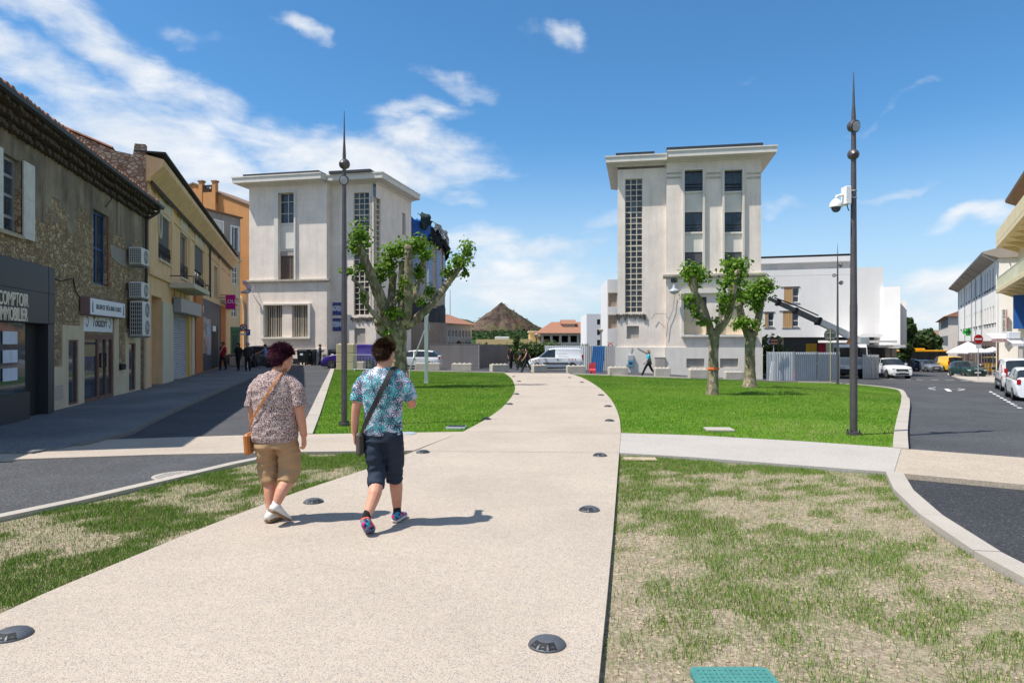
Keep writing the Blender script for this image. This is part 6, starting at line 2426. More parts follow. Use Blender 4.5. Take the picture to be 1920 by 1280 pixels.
# ------------------------------------------------------------------ lamp posts
n_=NT('lamp_grey')
_w=n_.N.new('ShaderNodeTexWave');_w.inputs['Scale'].default_value=9;_w.inputs['Distortion'].default_value=1.5
n_.L.new(n_.co('Object',(1,1,.8),(0,R(30),0)),_w.inputs['Vector'])
n_.bump(_w.outputs[1],.15,.01)
MATS['lamp']=n_.fin(n_.mul(S(104,98,98,.8),n_.rng(n_.noise(6),.3,.7,.85,1.1)),.45,.5,.5)
MATS['lens']=mat('lamp_lens',(.42,.44,.44),.15,.1,30)
def lamp_post(label,px,py,top,heads,r0,group='spike topped lamp posts',Y=None):
 b=G(px,py)if Y is None else Vector((at(px,640,Y).x,Y,zt(at(px,640,Y).x,Y)))
 k=b.y/F
 t=thing('lamp_post',label,'lamp post',b,0,group)
 H=lambda y:EYE+(640-y)*k-b.z
 ht=H(top)
 hd=H(heads[0][0])
 MB().lathe([(r0,-.1),(r0,.35*ht),(r0*.93,.36*ht),(r0*.66,hd-.3),(r0*.58,hd+.2),(r0*.36,hd+(ht-hd)*.42),(.005,ht)],16).build('pole',MATS['lamp'],t,angle=50)
 MB().lathe([(r0*1.9,-.02),(r0*1.9,.03),(r0*1.1,.035)],12).build('base_plate',MATS['lamp'],t,angle=40)
 for i in range(4):
  a=PI/4+i*PI/2
  MB().cyl((r0*1.6*math.cos(a),r0*1.6*math.sin(a),.03),(r0*1.6*math.cos(a),r0*1.6*math.sin(a),.07),.014,6).build('bolt',MATS['dark_iron'],t)
 for(py_,side,yaw,pitch,rr)in heads:
  z=H(py_)
  M_=Matrix.Translation((side,0,z))@Matrix.Rotation(R(yaw),4,'Z')@Matrix.Rotation(R(pitch),4,'X')
  h=MB().lathe([(0,-.11),(rr*.5,-.105),(rr*.86,-.06),(rr,.0),(rr,.05),(rr*.86,.055)],20)
  h.xf(M_@Matrix.Rotation(R(90),4,'X'))
  ho=h.build('lamp_head',MATS['lamp'],t,angle=40)
  le=MB().lathe([(rr*.78,.045),(rr*.80,.06),(rr*.4,.066),(0,.067)],18)
  le.xf(M_@Matrix.Rotation(R(90),4,'X'))
  le.build('lens',MATS['lens'],ho)
  if abs(side)>.05:
   MB().cyl((0,0,z),(side,0,z),.02,6).build('arm',MATS['lamp'],ho)
 return t,H,k
lamp_post('tall spiked lamp post beside the man in the left lawn',645.5,795,208,[(308,0,160,-20,.105),(338,0,0,14,.100)],.060)
LP,LPH,LPK=lamp_post('tall spiked lamp post with a camera at the right lawn corner',1600.5,812,135,[(237,.0,25,14,.115),(290,.0,170,-20,.100)],.066)
lamp_post('distant spiked lamp post with three spotlights near the crane truck',1570.5,719,455,[(497,.22,40,14,.13),(516,-.22,-40,14,.12),(530,.22,20,14,.14)],.07)
def cctv():
 b=LP.location
 k=LPK
 z=lambda y:EYE+(640-y)*k
 t=thing('security_camera','white dome security camera on a box bracketed to the right lamp post','camera',(b.x,b.y,z(368)))
 wm=MATS['white_paint']
 MB().bevbox(-.19,-.085,-.10,.10,-.16,.17,.01).build('junction_box',wm,t)
 MB().box(-.084,-.045,-.05,.05,-.03,.03).build('mount',MATS['grey_metal'],t)
 for zz in(.09,-.04):
  MB().lathe([(.054,zz),(.060,zz),(.060,zz+.02),(.054,zz+.02)],16).build('strap',MATS['galv'],t)
 dx=(1567-1605)*k+.05
 MB().tube([(-.19,0,.02),(dx+.10,0,.02),(dx+.02,0,.0),(dx,0,-.06)],.028,8).build('arm',wm,t,smooth=True)
 zb=-.26
 MB().lathe([(.03,-.05),(.06,-.07),(.10,-.12),(.115,-.17),(.115,-.20),(.095,-.205)],18,(dx,0,0)).build('housing',wm,t,angle=40)
 MB().lathe([(.085,-.206),(.082,-.235),(.06,-.275),(.03,-.295),(.0,-.30)],16,(dx,0,0)).build('dome',glass(),t,smooth=True)
 MB().tube([(-.12,0,-.16),(-.10,0,-.24),(-.08,0,-.27)],.01,5).build('cable',MATS['black'],t)
cctv()
# ------------------------------------------------------------------ path lights
def path_lights():
 p0=[(23,1186),(588,936),(793,847),(912,785),(955,757),(968,738),(973,714),(963,705)]
 p1=[(1026,1203),(1105,951),(1125,853),(1143,788),(1140,761),(1127,740),(1091,716),(1068,707)]
 metal=mat('cast_metal',(.11,.118,.13),.52,.15,8,.08,60,metal=.35)
 n=24
 m_=MB()
 prof=[(.108,0),(.104,.010),(.088,.024),(.06,.036),(.03,.041),(0,.042)]
 m_.lathe(prof,28)
 dome=m_.mesh('dome')
 dome.materials.append(metal);dome.shade_smooth()
 slots=[]
 for a0 in(-125,-90,-55):
  a=R(a0)
  c,s=math.cos(a),math.sin(a)
  w=.023
  P_=lambda r,t,z:(r*c-t*s,r*s+t*c,z)
  b=MB()
  b.add([P_(.100,-w,.0165),P_(.100,w,.0165),P_(.062,w*.8,.0385),P_(.062,-w*.8,.0385),P_(.100,-w,.012),P_(.100,w,.012),P_(.062,w*.8,.030),P_(.062,-w*.8,.030)],[(0,1,2,3),(4,7,6,5),(0,4,5,1),(1,5,6,2),(2,6,7,3),(3,7,4,0)])
  me=b.mesh('light_opening');me.materials.append(MATS['black'])
  slots.append(me)
 words=['nearest','second','third','fourth','fifth','sixth','seventh','farthest']
 for side,pts in(('left',p0),('right',p1)):
  for i,(px,py)in enumerate(pts):
   b=G(px,py+(5 if py>900 else 1))
   nm=words[i]if words[i]in('nearest','farthest')else words[i]+' nearest'
   t=thing('path_light',f'dome light in the {side} edge of the path, {nm} to the viewer','path light',b,R(random.uniform(-20,25)+(12 if side=='left' else-22)),'dome lights along the path')
   for me,nm2 in[(dome,'dome')]+[(q,'light_opening')for q in slots]:
    o=bpy.data.objects.new(nm2,me);COL.objects.link(o);o.parent=t
path_lights()
# ------------------------------------------------------------------ covers in the ground
def covers():
 b=G(334,886.5)
 t=thing('manhole_cover','round grated cast iron drain in the side road','manhole cover',(b.x,b.y,-.033))
 MB().lathe([(.26,0),(.26,.006),(.31,.006),(.31,0)],32).build('rim',MATS['blocked'],t)
 MB().lathe([(.26,.0),(0,.0005)],32).build('pit',MATS['black'],t)
 for i in range(11):
  x=-.235+i*.047
  h=math.sqrt(max(.258**2-x*x,.001))
  MB().box(x-.016,x+.016,-h,h,.001,.008).build('bar',MATS['blocked'],t)
 a,c=G(1292,1243),G(1432,1243)
 w=(c.x-a.x)/2+.01
 t=thing('hatch_cover','turquoise plastic utility hatch in the near right soil','hatch',((a.x+c.x)/2+.005,a.y-.22,-.045))
 tq=NT('turquoise_plastic')
 g=tq.math('MULTIPLY',tq.rng(tq.math('SINE',tq.math('MULTIPLY',tq.sep(tq.co())[0],320)),-1,1,.9,1.05),tq.rng(tq.noise(18,5,.7),.3,.7,.85,1.1))
 col=tq.mul(S(92,164,156,.62),g)
 col=tq.mix(tq.rng(tq.noise(30,5,.75),.60,.72,0,.8),col,S(172,150,124,.8))
 tq.bump(tq.voro(90),.5,.004)
 tm=tq.fin(col,.6,0,.35)
 r=.04
 pts=[]
 for(cx,cy,a0)in((w-r,.22-r,0),(-w+r,.22-r,90),(-w+r,-.22+r,180),(w-r,-.22+r,270)):
  for q in(0,30,60,90):
   pts.append((cx+r*math.cos(R(a0+q)),cy+r*math.sin(R(a0+q))))
 MB().prism(pts,'z',0,.028).build('rim',tm,t)
 pts2=[(x*.93,y*.90)for x,y in pts]
 MB().prism(pts2,'z',.0285,.034).build('lid',tm,t)
 rd=MB()
 for i in range(13):
  for j in range(10):
   x=-w*.82+i*w*1.64/12;y=-.17+j*.34/9
   rd.box(x-.006,x+.006,y-.008,y+.008,.0345,.0375)
 rd.build('tread_studs',tm,t,'stuff')
 q0=G(856,800)
 t=thing('ground_plate','dark rectangular metal plate in the lawn beside the path','hatch',(q0.x,q0.y,.012),R(-3))
 MB().bevbox(-.19,.19,-.16,.16,-.05,0,.006).build('frame',MATS['galv'],t)
 MB().box(-.175,.175,-.145,.145,.0005,.004).build('lid',MATS['dark_iron'],t)
 q0=G(762,812)
 t=thing('ground_plate','small round dark grating on the cross path','hatch',(q0.x,q0.y,.001))
 MB().lathe([(.19,-.004),(.19,.005),(.16,.006)],20).build('rim',MATS['galv'],t)
 MB().lathe([(.16,.004),(0,.0045)],20).build('grating',MATS['dark_iron'],t)
 q0=G(1348,804)
 t=thing('concrete_slab','flat pale concrete slab sunk in the right lawn','slab',(q0.x,q0.y,-.03),R(-4))
 MB().bevbox(-.26,.26,-.2,.2,0,.045,.01).build('slab',MATS['kerb'],t)
 q0=G(1200,856)
 t=thing('soil_patch','bare trodden soil patch at the corner of the sown lawn','soil',(q0.x,q0.y-.02,-.045),R(-2))
 MB().bevbox(-.24,.24,-.1,.1,0,.03,.015).build('soil',MATS['clod'],t)
 q0=G(1160,742)
 for(px,py,w,d,lab)in((1440,812,.85,.16,'dry bare earth strip along the lawn before the cross path'),(1540,820,.7,.22,'dry bare earth at the foot of the right lamp post')):
  q=G(px,py)
covers()
# ------------------------------------------------------------------ street furniture at the back
def concrete_blocks():
 m1=mat('cast_concrete',S(204,194,178,.82),.92,.12,2,.06,40,.15,60,streak=.15)
 spec=[(778,825,694.5,'left of the grey fence beside the white car'),(847,885,695.5,'in front of the grey fence'),(919,952,697,'left of the gap where the path meets the street'),(997,1024,698.5,'beside the nose of the white van'),(1063,1098,700.5,'behind the rear wheel of the white van'),(1142,1178,704.5,'by the blue leaning panel'),(1229,1258,706.5,'behind the walking woman in turquoise'),(1294,1329,709,'left of the ringed plane tree'),(1361,1395,711,'between the two plane trees on the right'),(658,682,692.5,'behind the metal crowd barrier')]
 for(x0,x1,yb,where)in spec:
  b=G((x0+x1)/2,yb,-.05)
  w=(x1-x0)*b.y/F/2
  t=thing('concrete_block',f'pale stackable concrete block {where}','concrete block',(b.x,b.y+.3,b.z),R(random.uniform(-5,5)+(18 if x0 in(919,997)else 0)),'concrete blocks along the street')
  m_=MB().bevbox(-w,w,-.3,.3,0,.52,.03)
  m_.build('block',m1,t)
  n=4
  for i in range(n):
   x=-w+2*w*(i+.5)/n
   MB().lathe([(.10,.515),(.09,.56),(.05,.575),(0,.576)],8,(x,0,0)).build('stud',m1,t)
concrete_blocks()
def fence_panel_run(label,pts,h,m,cat='fence',group=None,rib=.0,post=True,name='site_fence',pw=2.0,top_tilt=0):
 """pts: (px, Y) corners; each panel and post its own part"""
 P=[Vector((at(px,640,Y).x,Y))for px,Y in pts]
 t=thing(name,label,cat,(P[0].x,P[0].y,zt(P[0].x,P[0].y)-.1),0,group)
 o=Vector((P[0].x,P[0].y))
 for a,b in zip(P,P[1:]):
  L=(b-a).length
  n=max(1,round(L/pw))
  d=(b-a).normalized()
  for i in range(n):
   p,q=a+d*(L*i/n),a+d*(L*(i+1)/n)
   zp=zt((p.x+q.x)/2,(p.y+q.y)/2)-.1-t.location.z
   c=(p+q)/2-o
   ang=math.atan2(d.y,d.x)+R(random.uniform(-2,2))
   M_=Matrix.Translation((c.x,c.y,zp))@Matrix.Rotation(ang,4,'Z')@Matrix.Rotation(R(random.uniform(-1,1)),4,'X')
   w=L/n/2-.015
   m_=MB()
   if rib:
    k=int(2*w/rib)
    pr=[]
    for j in range(k):
     x=-w+2*w*j/k
     s=2*w/k
     pr+=[(x,-.03),(x+s*.42,-.03),(x+s*.5,.03),(x+s*.92,.03)]
    vs=[(x,y,.05)for x,y in pr]+[(x,y,h)for x,y in pr]
    m_.add(vs,[(j,j+1,j+1+len(pr),j+len(pr))for j in range(len(pr)-1)])
   else:
    m_.box(-w,w,-.012,.012,.08,h)
    m_.box(-w,w,-.03,-.012,h-.04,h)
   m_.xf(M_)
   m_.build('panel',m,t,fix=not rib)
   if post:
    M2=Matrix.Translation((p.x-o.x,p.y-o.y,zp))
    MB().cyl((0,0,0),(0,0,h+.05),.025,6).xf(M2).build('post',MATS['galv'],t)
 return t
tarp_g=mat('grey_fence_cloth',S(120,116,116,.75),.85,.12,.8,.05,30,streak=.2)
corr=mat('corrugated_white',S(206,210,214,.85),.5,.07,.6,.03,20,metal=.1,streak=.12)
corr2=mat('corrugated_grey',S(168,168,168,.85),.55,.08,.6,.03,20,metal=.1,streak=.15)
fence_panel_run('grey clothed site fence right of the round wing',[(806,57.5),(898,55.5),(951,61.5)],2.05,tarp_g,pw=3.2)
fence_panel_run('white corrugated site fence behind the white van',[(1022,63),(1100,60)],2.15,corr,rib=.2,pw=2.2)
fence_panel_run('grey corrugated site fence left of the right tower',[(1100,58.5),(1153,55.6)],2.1,corr2,rib=.2,pw=1.3)
fence_panel_run('pale corrugated site fence before the modern block',[(1438,50.5),(1489,50.2),(1532,50.8),(1576,51.6)],2.15,corr,rib=.17,pw=1.8)
fence_panel_run('stack of leaning corrugated sheets beside the crane truck',[(1618,55.5),(1634,56),(1648,57.5)],2.0,corr,rib=.2,pw=.9)
def leaning_panel():
 b=G(1118,697.5,-.05)
 t=thing('blue_panel','blue corrugated panel leaning on the grey site fence','panel',b,R(-4))
 w=.46
 m_=MB()
 pr=[]
 k=6
 for j in range(k):
  x=-w+2*w*j/k;s=2*w/k
  pr+=[(x,-.025),(x+s*.42,-.025),(x+s*.5,.025),(x+s*.92,.025)]
 vs=[(x+.03,y,0)for x,y in pr]+[(x+.22,y+.35,1.95)for x,y in pr]
 m_.add(vs,[(j,j+1,j+1+len(pr),j+len(pr))for j in range(len(pr)-1)])
 m_.build('sheet',mat('blue_sheet',S(58,116,172,.85),.5,.08,1,streak=.1),t,fix=False)
 MB().box(-w+.1,w+.2,.2,.26,.9,.96).build('batten',MATS['bark_dark'],t)
 b=G(1452,708,-.05)
 t=thing('white_board','narrow white board leaning on the pale corrugated fence','board',(at(1445,640,49.6).x,49.6,zt(19,49.6)-.1),R(3))
 MB().prism([(-.12,0),(.12,0),(.26,1.45),(.06,1.45)],'y',-.02,.02).build('board',MATS['white_paint'],t)
 MB().box(-.1,.25,.02,.05,.7,.76).build('batten',MATS['shutter_white'],t)
leaning_panel()
def plastic_barrier(label,px0,px1,py,m,hgt):
 b=G((px0+px1)/2,py,-.05)
 w=(px1-px0)*b.y/F/2
 t=thing('road_barrier',label,'barrier',b,R(-6),'red plastic barriers')
 m_=MB()
 m_.prism([(-.22,0),(.22,0),(.20,hgt*.3),(.10,hgt*.45),(.08,hgt),(-.08,hgt),(-.10,hgt*.45),(-.20,hgt*.3)],'x',-w,w)
 m_.build('body',m,t)
 MB().box(-w*.6,-w*.25,-.225,-.10,.0,.10).build('foot_notch',MATS['black'],t)
 MB().cyl((w*.5,0,hgt),(w*.5,0,hgt+.05),.05,8).build('filler_cap',m,t)
 MB().box(-w-.05,-w-.001,-.05,.05,hgt*.3,hgt*.8).build('coupling',m,t)
redp=mat('red_plastic',S(206,66,76,.85),.45,.08,3)
plastic_barrier('crimson plastic water barrier in front of the pale corrugated fence',1475.5,1497.5,711,redp,.80)
plastic_barrier('small red plastic barrier beside the blue leaning panel',1105,1117,699.5,redp,.72)
def cone():
 b=G(1637,702,-.05)
 t=thing('traffic_cone','orange traffic cone left of the white pickup','traffic cone',b)
 oc=mat('cone_orange',S(244,92,40,.9),.5)
 MB().bevbox(-.2,.2,-.2,.2,0,.04,.01).build('base',oc,t)
 MB().lathe([(.14,.04),(.10,.30)],14).build('body',oc,t,smooth=True)
 MB().lathe([(.102,.301),(.078,.44)],14).build('reflective_band',MATS['white_paint'],t,smooth=True)
 MB().lathe([(.078,.441),(.03,.72),(0,.73)],14).build('tip',oc,t,smooth=True)
cone()
def signs():
 Y=44.5
 b=at(463.5,640,Y);z0=.0
 t=thing('sign_post','white pole with a no parking disc and torn pink film at its top','sign',(b.x,Y,z0))
 k=Y/F
 H=lambda y:EYE+(640-y)*k
 MB().cyl((0,0,0),(0,0,H(538)),.045,8).build('pole',MATS['white_paint'],t)
 c=((457.5-463.5)*k,-.07,H(614))
 def disc(name,r,y0,y1,m,par,cc=c,n=24):
  vs=[(cc[0]+r*math.cos(a),y,cc[2]+r*math.sin(a))for y in(y0,y1)for a in np.linspace(0,2*PI,n,endpoint=False)]
  return MB().add(vs,[tuple(range(n)),tuple(reversed(range(n,2*n)))]+[(i,(i+1)%n,n+(i+1)%n,n+i)for i in range(n)]).build(name,m,par)
 red=mat('sign_red',S(190,30,44,.9),.4)
 blue=mat('sign_blue_plate',S(60,80,160,.9),.4)
 d=disc('disc',.24,-.09,-.06,red,t)
 disc('inner_disc',.17,-.096,-.0905,MATS['white_paint'],d)
 for s in(1,-1):
  MB().box(-.02,.02,-.003,.003,-.17,.17).xf(Matrix.Translation((c[0],-.10,c[2]))@Matrix.Rotation(R(45*s),4,'Y')).build('cross_bar',MATS['ink'],d)
 x=(466.5-463.5)*k
 p=MB().box(x-.12,x+.12,-.10,-.06,H(628.5),H(617.5)).build('plate',blue,t)
 text_mesh('symbol','P',.26,MATS['white_paint'],p,Matrix.Translation((x,-.104,H(623)))@Matrix.Rotation(R(90),4,'X'),.004)
 MB().box(c[0]-.2,c[0]+.2,-.09,-.06,H(628),H(625)).build('lower_plate',MATS['white_paint'],t)
 fl=[]
 vs,fs=[],[]
 for i in range(7):
  for j in range(9):
   u,v=i/6-.5,j/8
   vs.append((u*.35+.15*math.sin(v*5)+.12*mnoise.noise(Vector((u*4,v*5,0))),-.05+.2*mnoise.noise(Vector((u*5,v*4,7))),H(548)+v*.75+.1*mnoise.noise(Vector((u*6,v*6,3)))))
 fs=[(i*9+j,(i+1)*9+j,(i+1)*9+j+1,i*9+j+1)for i in range(6)for j in range(8)]
 MB().add(vs,fs).build('torn_film',mat('pink_film',S(236,206,222,.9),.4,.1,5),t,smooth=True)
 l_=MB().lathe([(.05,.18),(.30,.05),(.32,.0),(.1,-.04),(0,-.05)],14,(-.12,0,H(549)))
 l_.build('lamp_shade',MATS['galv'],t,angle=40)
 b=G(1557,719)
 k=b.y/F
 H=lambda y:EYE+(640-y)*k-b.z
 t=thing('sign_post','round road sign seen from behind on a thin yellowish pole','sign',b)
 MB().cyl((0,0,-.05),(0,0,H(618)),.03,8).build('pole',mat('pole_ochre',S(190,178,130,.8),.6),t)
 disc('disc_back',11.5*k,.03,.055,mat('sign_back',S(132,134,130,.75),.5,.08,4,metal=.3),t,(0,0,H(628)))
 for zz in(H(624),H(634)):
  MB().box(-.25,.25,.0,.029,zz-.02,zz+.02).build('clamp',MATS['galv'],t)
 MB().box(-.26,.26,.03,.05,H(660),H(642)).build('plate_back',mat('sign_back',S(132,134,130,.75)),t)
 b=G(1451,708)
 Y=50.0
 b=Vector((at(1451,640,Y).x,Y,zt(at(1451,640,Y).x,Y)-.1))
 k=Y/F
 H=lambda y:EYE+(640-y)*k-b.z
 t=thing('direction_sign','dark arrow shaped direction sign pointing left above the corrugated fence','sign',b)
 MB().cyl((0,.05,0),(0,.05,H(636)),.04,8).build('pole',MATS['galv'],t)
 w0,w1=(1436-1451)*k,(1462-1451)*k
 zc=(H(634)+H(647))/2;hh=(H(634)-H(647))/2
 db=mat('sign_brown',S(62,46,42,.7),.5)
 p=MB().prism([(w0,zc),(w0+.22,zc+hh),(w1,zc+hh),(w1,zc-hh),(w0+.22,zc-hh)],'y',-.02,.02).build('panel',db,t)
 MB().prism([(w0+.08,zc),(w0+.22,zc+hh*.8),(w0+.30,zc+hh*.8),(w0+.16,zc),(w0+.30,zc-hh*.8),(w0+.22,zc-hh*.8)],'y',-.028,-.021).build('arrow',mat('sign_arrow',S(120,140,190,.9),.5),p)
 for q in(.10,-.12):
  MB().box(w0+.36,w1-.15,-.026,-.021,zc+q-.035,zc+q+.035).build('text_line',mat('sign_text',S(176,120,90,.8),.5),p)
 b=G(1834,711)
 k=b.y/F
 H=lambda y:EYE+(640-y)*k-b.z
 t=thing('no_entry_sign','red no entry sign with a grey plate below it by the shops','sign',b)
 MB().cyl((0,0,0),(0,0,H(630)),.03,8).build('pole',MATS['galv'],t)
 d=disc('disc',8.6*k,-.06,-.035,red,t,(0,0,H(635.5)))
 MB().box(-6.6*k,6.6*k,-.066,-.061,H(637),H(634)).build('bar',MATS['white_paint'],d)
 MB().box(-5*k,5*k,-.06,-.035,H(653),H(646)).build('plate',MATS['sign_white'],t)
 Y=84
 b=at(1815.5,622.5,Y)
 t=thing('pharmacy_cross','green pharmacy cross jutting over the shop awnings','sign',b)
 k=Y/F
 gm=emit('cross_green',S(40,170,60,.7),.25)
 a,c2=9.5*k,3.3*k
 MB().prism([(-c2,-7*k),(c2,-7*k),(c2,-c2),(a,-c2),(a,c2),(c2,c2),(c2,7*k),(-c2,7*k),(-c2,c2),(-a,c2),(-a,-c2),(-c2,-c2)],'y',-.12,.12).build('cross',gm,t)
 MB().prism([(-c2*.5,-4*k),(c2*.5,-4*k),(c2*.5,-c2*.5),(a*.6,-c2*.5),(a*.6,c2*.5),(c2*.5,c2*.5),(c2*.5,4*k),(-c2*.5,4*k),(-c2*.5,c2*.5),(-a*.6,c2*.5),(-a*.6,-c2*.5),(-c2*.5,-c2*.5)],'y',-.14,-.121).build('inner_cross',mat('cross_dark',S(14,70,30,.8),.4),t)
 MB().cyl((a,0,0),(a+1.6,.6,0),.05,6).build('arm',MATS['galv'],t)
 Y=60
 b=at(1881.5,600,Y)
 t=thing('vertical_sign','white vertical shop sign with red edge reading AUTO ECOLE','sign',b,R(-8))
 k=Y/F
 h0,h1=-22*k,21*k
 MB().bevbox(-4.6*k,4.6*k,-.10,.10,h0,h1,.02).build('panel',MATS['white_paint'],t)
 MB().box(4.6*k,5.4*k,-.10,.10,h0+.3,h1-.1).build('edge',red,t)
 for i,ch in enumerate('AUTO ECOLE'):
  if ch!=' ':
   text_mesh('lettering',ch,.25,mat('sign_ink',S(70,50,60,.8),.5),t,Matrix.Translation((-.02,-.106,h1-.16-i*.185))@Matrix.Rotation(R(90),4,'X'),.006)
 MB().bevbox(-4.6*k,8.5*k,-.12,.12,h0-.30,h0-.001,.02).build('foot_panel',MATS['sign_white'],t)
signs()
def awnings():
 cl=mat('awning_cloth',S(232,232,236,.85),.8,.05,1)
 for(px,ytop,w,Y,lab)in((1815,640,46,66,'large white square parasol over the terrace behind the green car'),(1862,650,26,62,'smaller white parasol nearer the shops')):
  k=Y/F
  b=at(px,640,Y)
  z0=zt(b.x,Y)
  t=thing('parasol',lab,'parasol',(b.x,Y,z0),R(12),'white parasols')
  r=w*k/2*1.15
  zt_=EYE+(640-ytop)*k-z0
  zr=EYE+(640-(ytop+20 if w>30 else ytop+7))*k-z0
  vs=[(0,0,zt_)]+[(r*math.cos(R(45+90*i))*1.3,r*math.sin(R(45+90*i))*1.3,zr)for i in range(4)]+[(r*math.cos(R(45+90*i))*1.3,r*math.sin(R(45+90*i))*1.3,zr-.12)for i in range(4)]
  fs=[(0,1+i,1+(i+1)%4)for i in range(4)]+[(1+i,5+i,5+(i+1)%4,1+(i+1)%4)for i in range(4)]
  MB().add(vs,fs).build('canopy',cl,t)
  MB().cyl((0,0,0),(0,0,zt_),.045,8).build('pole',MATS['galv'],t)
  MB().bevbox(-.4,.4,-.4,.4,0,.1,.02).build('base',MATS['blocked'],t)
 Y=58
 k=Y/F
 b=at(1865,632,Y)
 t=thing('awning','grey white awning with red lettering above the shop entrance','awning',b,R(-14))
 m_=MB()
 m_.prism([(0,.35),(-1.6,-.12),(-1.6,-.42),(-1.56,-.42),(-1.56,-.14),(0,.30)],'x',-17*k,20*k)
 m_.build('cloth',mat('awning_grey',S(206,200,200,.85),.8,.06,1),t)
 text_mesh('lettering','AUTO ECOLE',.30,mat('sign_red',S(190,30,44,.9)),t,Matrix.Translation((0,-1.606,-.28))@Matrix.Rotation(R(90),4,'X'),.006)
 MB().cyl((-17*k,-.8,.1),(20*k,-.8,.1),.03,6).build('rail',MATS['galv'],t)
 b=at(1899,642,50)
 t=thing('awning','small pale blue awning over the corner shop door','awning',b,R(-14))
 k=50/F
 MB().prism([(0,.25),(-.9,-.05),(-.9,-.25),(-.86,-.25),(-.86,-.07),(0,.2)],'x',-10*k,10*k).build('cloth',cl,t)
 MB().bevbox(-10*k,10*k,-.3,.1,.3,.8,.03).build('sign_panel',MATS['sign_white'],t)
awnings()
def left_furniture():
 dk=mat('bin_plastic',(.028,.032,.036),.45,.08,3)
 for i,(x0,x1,yb,lab)in enumerate(((561,579,682,'dark wheeled waste container beside the left tower'),(577,591,681.5,'second dark waste container nearer the standing man'),(614,640,681,'dark waste container half hidden behind the purple car'))):
  Y=57.5+i*.7
  k=Y/F
  b=at((x0+x1)/2,640,Y)
  z0=zt(b.x,Y)-.06
  t=thing('waste_container',lab,'waste bin',(b.x,Y,z0),R(-8),'wheeled waste containers')
  w=(x1-x0)*k/2
  bm=MB()
  bm.add([(-w*.88,-.4,.2),(w*.88,-.4,.2),(w*.88,.4,.2),(-w*.88,.4,.2),(-w,-.5,1.12),(w,-.5,1.12),(w,.5,1.12),(-w,.5,1.12)],[(0,3,2,1),(4,5,6,7),(0,1,5,4),(1,2,6,5),(2,3,7,6),(3,0,4,7)])
  for q in range(5):
   x=-w*.75+w*1.5*q/4
   bm.box(x-.03,x+.03,-.505,-.45,.3,1.05)
  bm.build('body',dk,t)
  MB().prism([(-.54,1.125),(-.54,1.20),(-.2,1.33),(.35,1.30),(.53,1.125)],'x',-w-.03,w+.03).build('lid',dk,t)
  for sx in(-1,1):
   for sy in(-.33,.33):
    MB().cyl((sx*w*.7-.04,sy,.1),(sx*w*.7+.04,sy,.1),.1,10).build('wheel',MATS['black'],t)
  MB().box(-.12,.14,-.512,-.506,.82,.98).build('sticker',MATS['sign_white'],t)
 Y=47
 b=at(650,640,Y)
 k=Y/F
 z0=zt(b.x,Y)-.1
 t=thing('block_pillar','short pillar of stacked pale concrete blocks beside the lamp post','pillar',(b.x,Y,z0))
 m1=MATS['cream_stone']
 h=(EYE+(640-645)*k)-z0
 for i in range(3):
  for j in range(2):
   w=.60
   x0=-w+j*w
   MB().bevbox(x0+.01,x0+w-.01,-.5,.5,h*i/3+.006,h*(i+1)/3-.004,.025).build('block',m1,t)
 for i in range(4):
  MB().lathe([(.09,h-.003),(.06,h+.05),(0,h+.055)],8,(-.45+i*.3,0,0)).build('stud',m1,t)
 Y=45
 b=at(683,640,Y)
 k=Y/F
 z0=zt(b.x,Y)-.08
 t=thing('crowd_barrier','galvanised crowd barrier in front of the purple van','barrier',(b.x,Y,z0),R(-3))
 w=22*k
 h=1.12
 MB().tube([(-w,0,.18),(-w,0,h-.1),(-w+.1,0,h),(w-.1,0,h),(w,0,h-.1),(w,0,.18),(-w,0,.18)],.022,6).build('frame',MATS['galv'],t)
 for i in range(15):
  x=-w+2*w*(i+1)/16
  MB().cyl((x,0,.18),(x,0,h),.010,5).build('bar',MATS['galv'],t)
 for s in(-1,1):
  MB().tube([(s*w*.8,-.3,.01),(s*w*.8,0,.18),(s*w*.8,.3,.01)],.02,5).build('foot',MATS['galv'],t)
 b=G(799.5,718,-.03)
 k=b.y/F
 H=lambda y:EYE+(640-y)*k-b.z
 t=thing('braced_post','square galvanised post with a diagonal brace beside the left plane tree','post',b)
 gm=mat('pale_galvanised',S(190,202,206,.85),.5,.08,2,metal=.2)
 MB().bevbox(-.075,.075,-.075,.075,-.02,H(592),.01).build('post',gm,t)
 MB().bevbox(.03,.11,-.04,.04,H(592)+.001,H(505),.01).build('upper_post',gm,t)
 MB().tube([(-.08,.0,H(620)),(-.78,.4,H(694)),(-.80,.4,.02)],.035,6).build('brace',gm,t)
 MB().box(.08,.14,-.05,.05,H(619),H(608)).build('clamp',MATS['galv'],t)
 MB().box(-.11,.11,-.11,.11,-.02,.02).build('base_plate',gm,t)
 b=at(449,640,48)
 t=thing('concrete_block','pale concrete block behind the dark clothed walkers in the side street','concrete block',(b.x,48,0),R(-8),'concrete blocks along the street')
 MB().bevbox(-.6,.6,-.3,.3,0,.6,.03).build('block',mat('cast_concrete',(1,1,1)),t)
 for i in range(4):
  MB().lathe([(.1,.598),(.08,.65),(0,.655)],8,(-.45+.3*i,0,0)).build('stud',mat('cast_concrete',(1,1,1)),t)
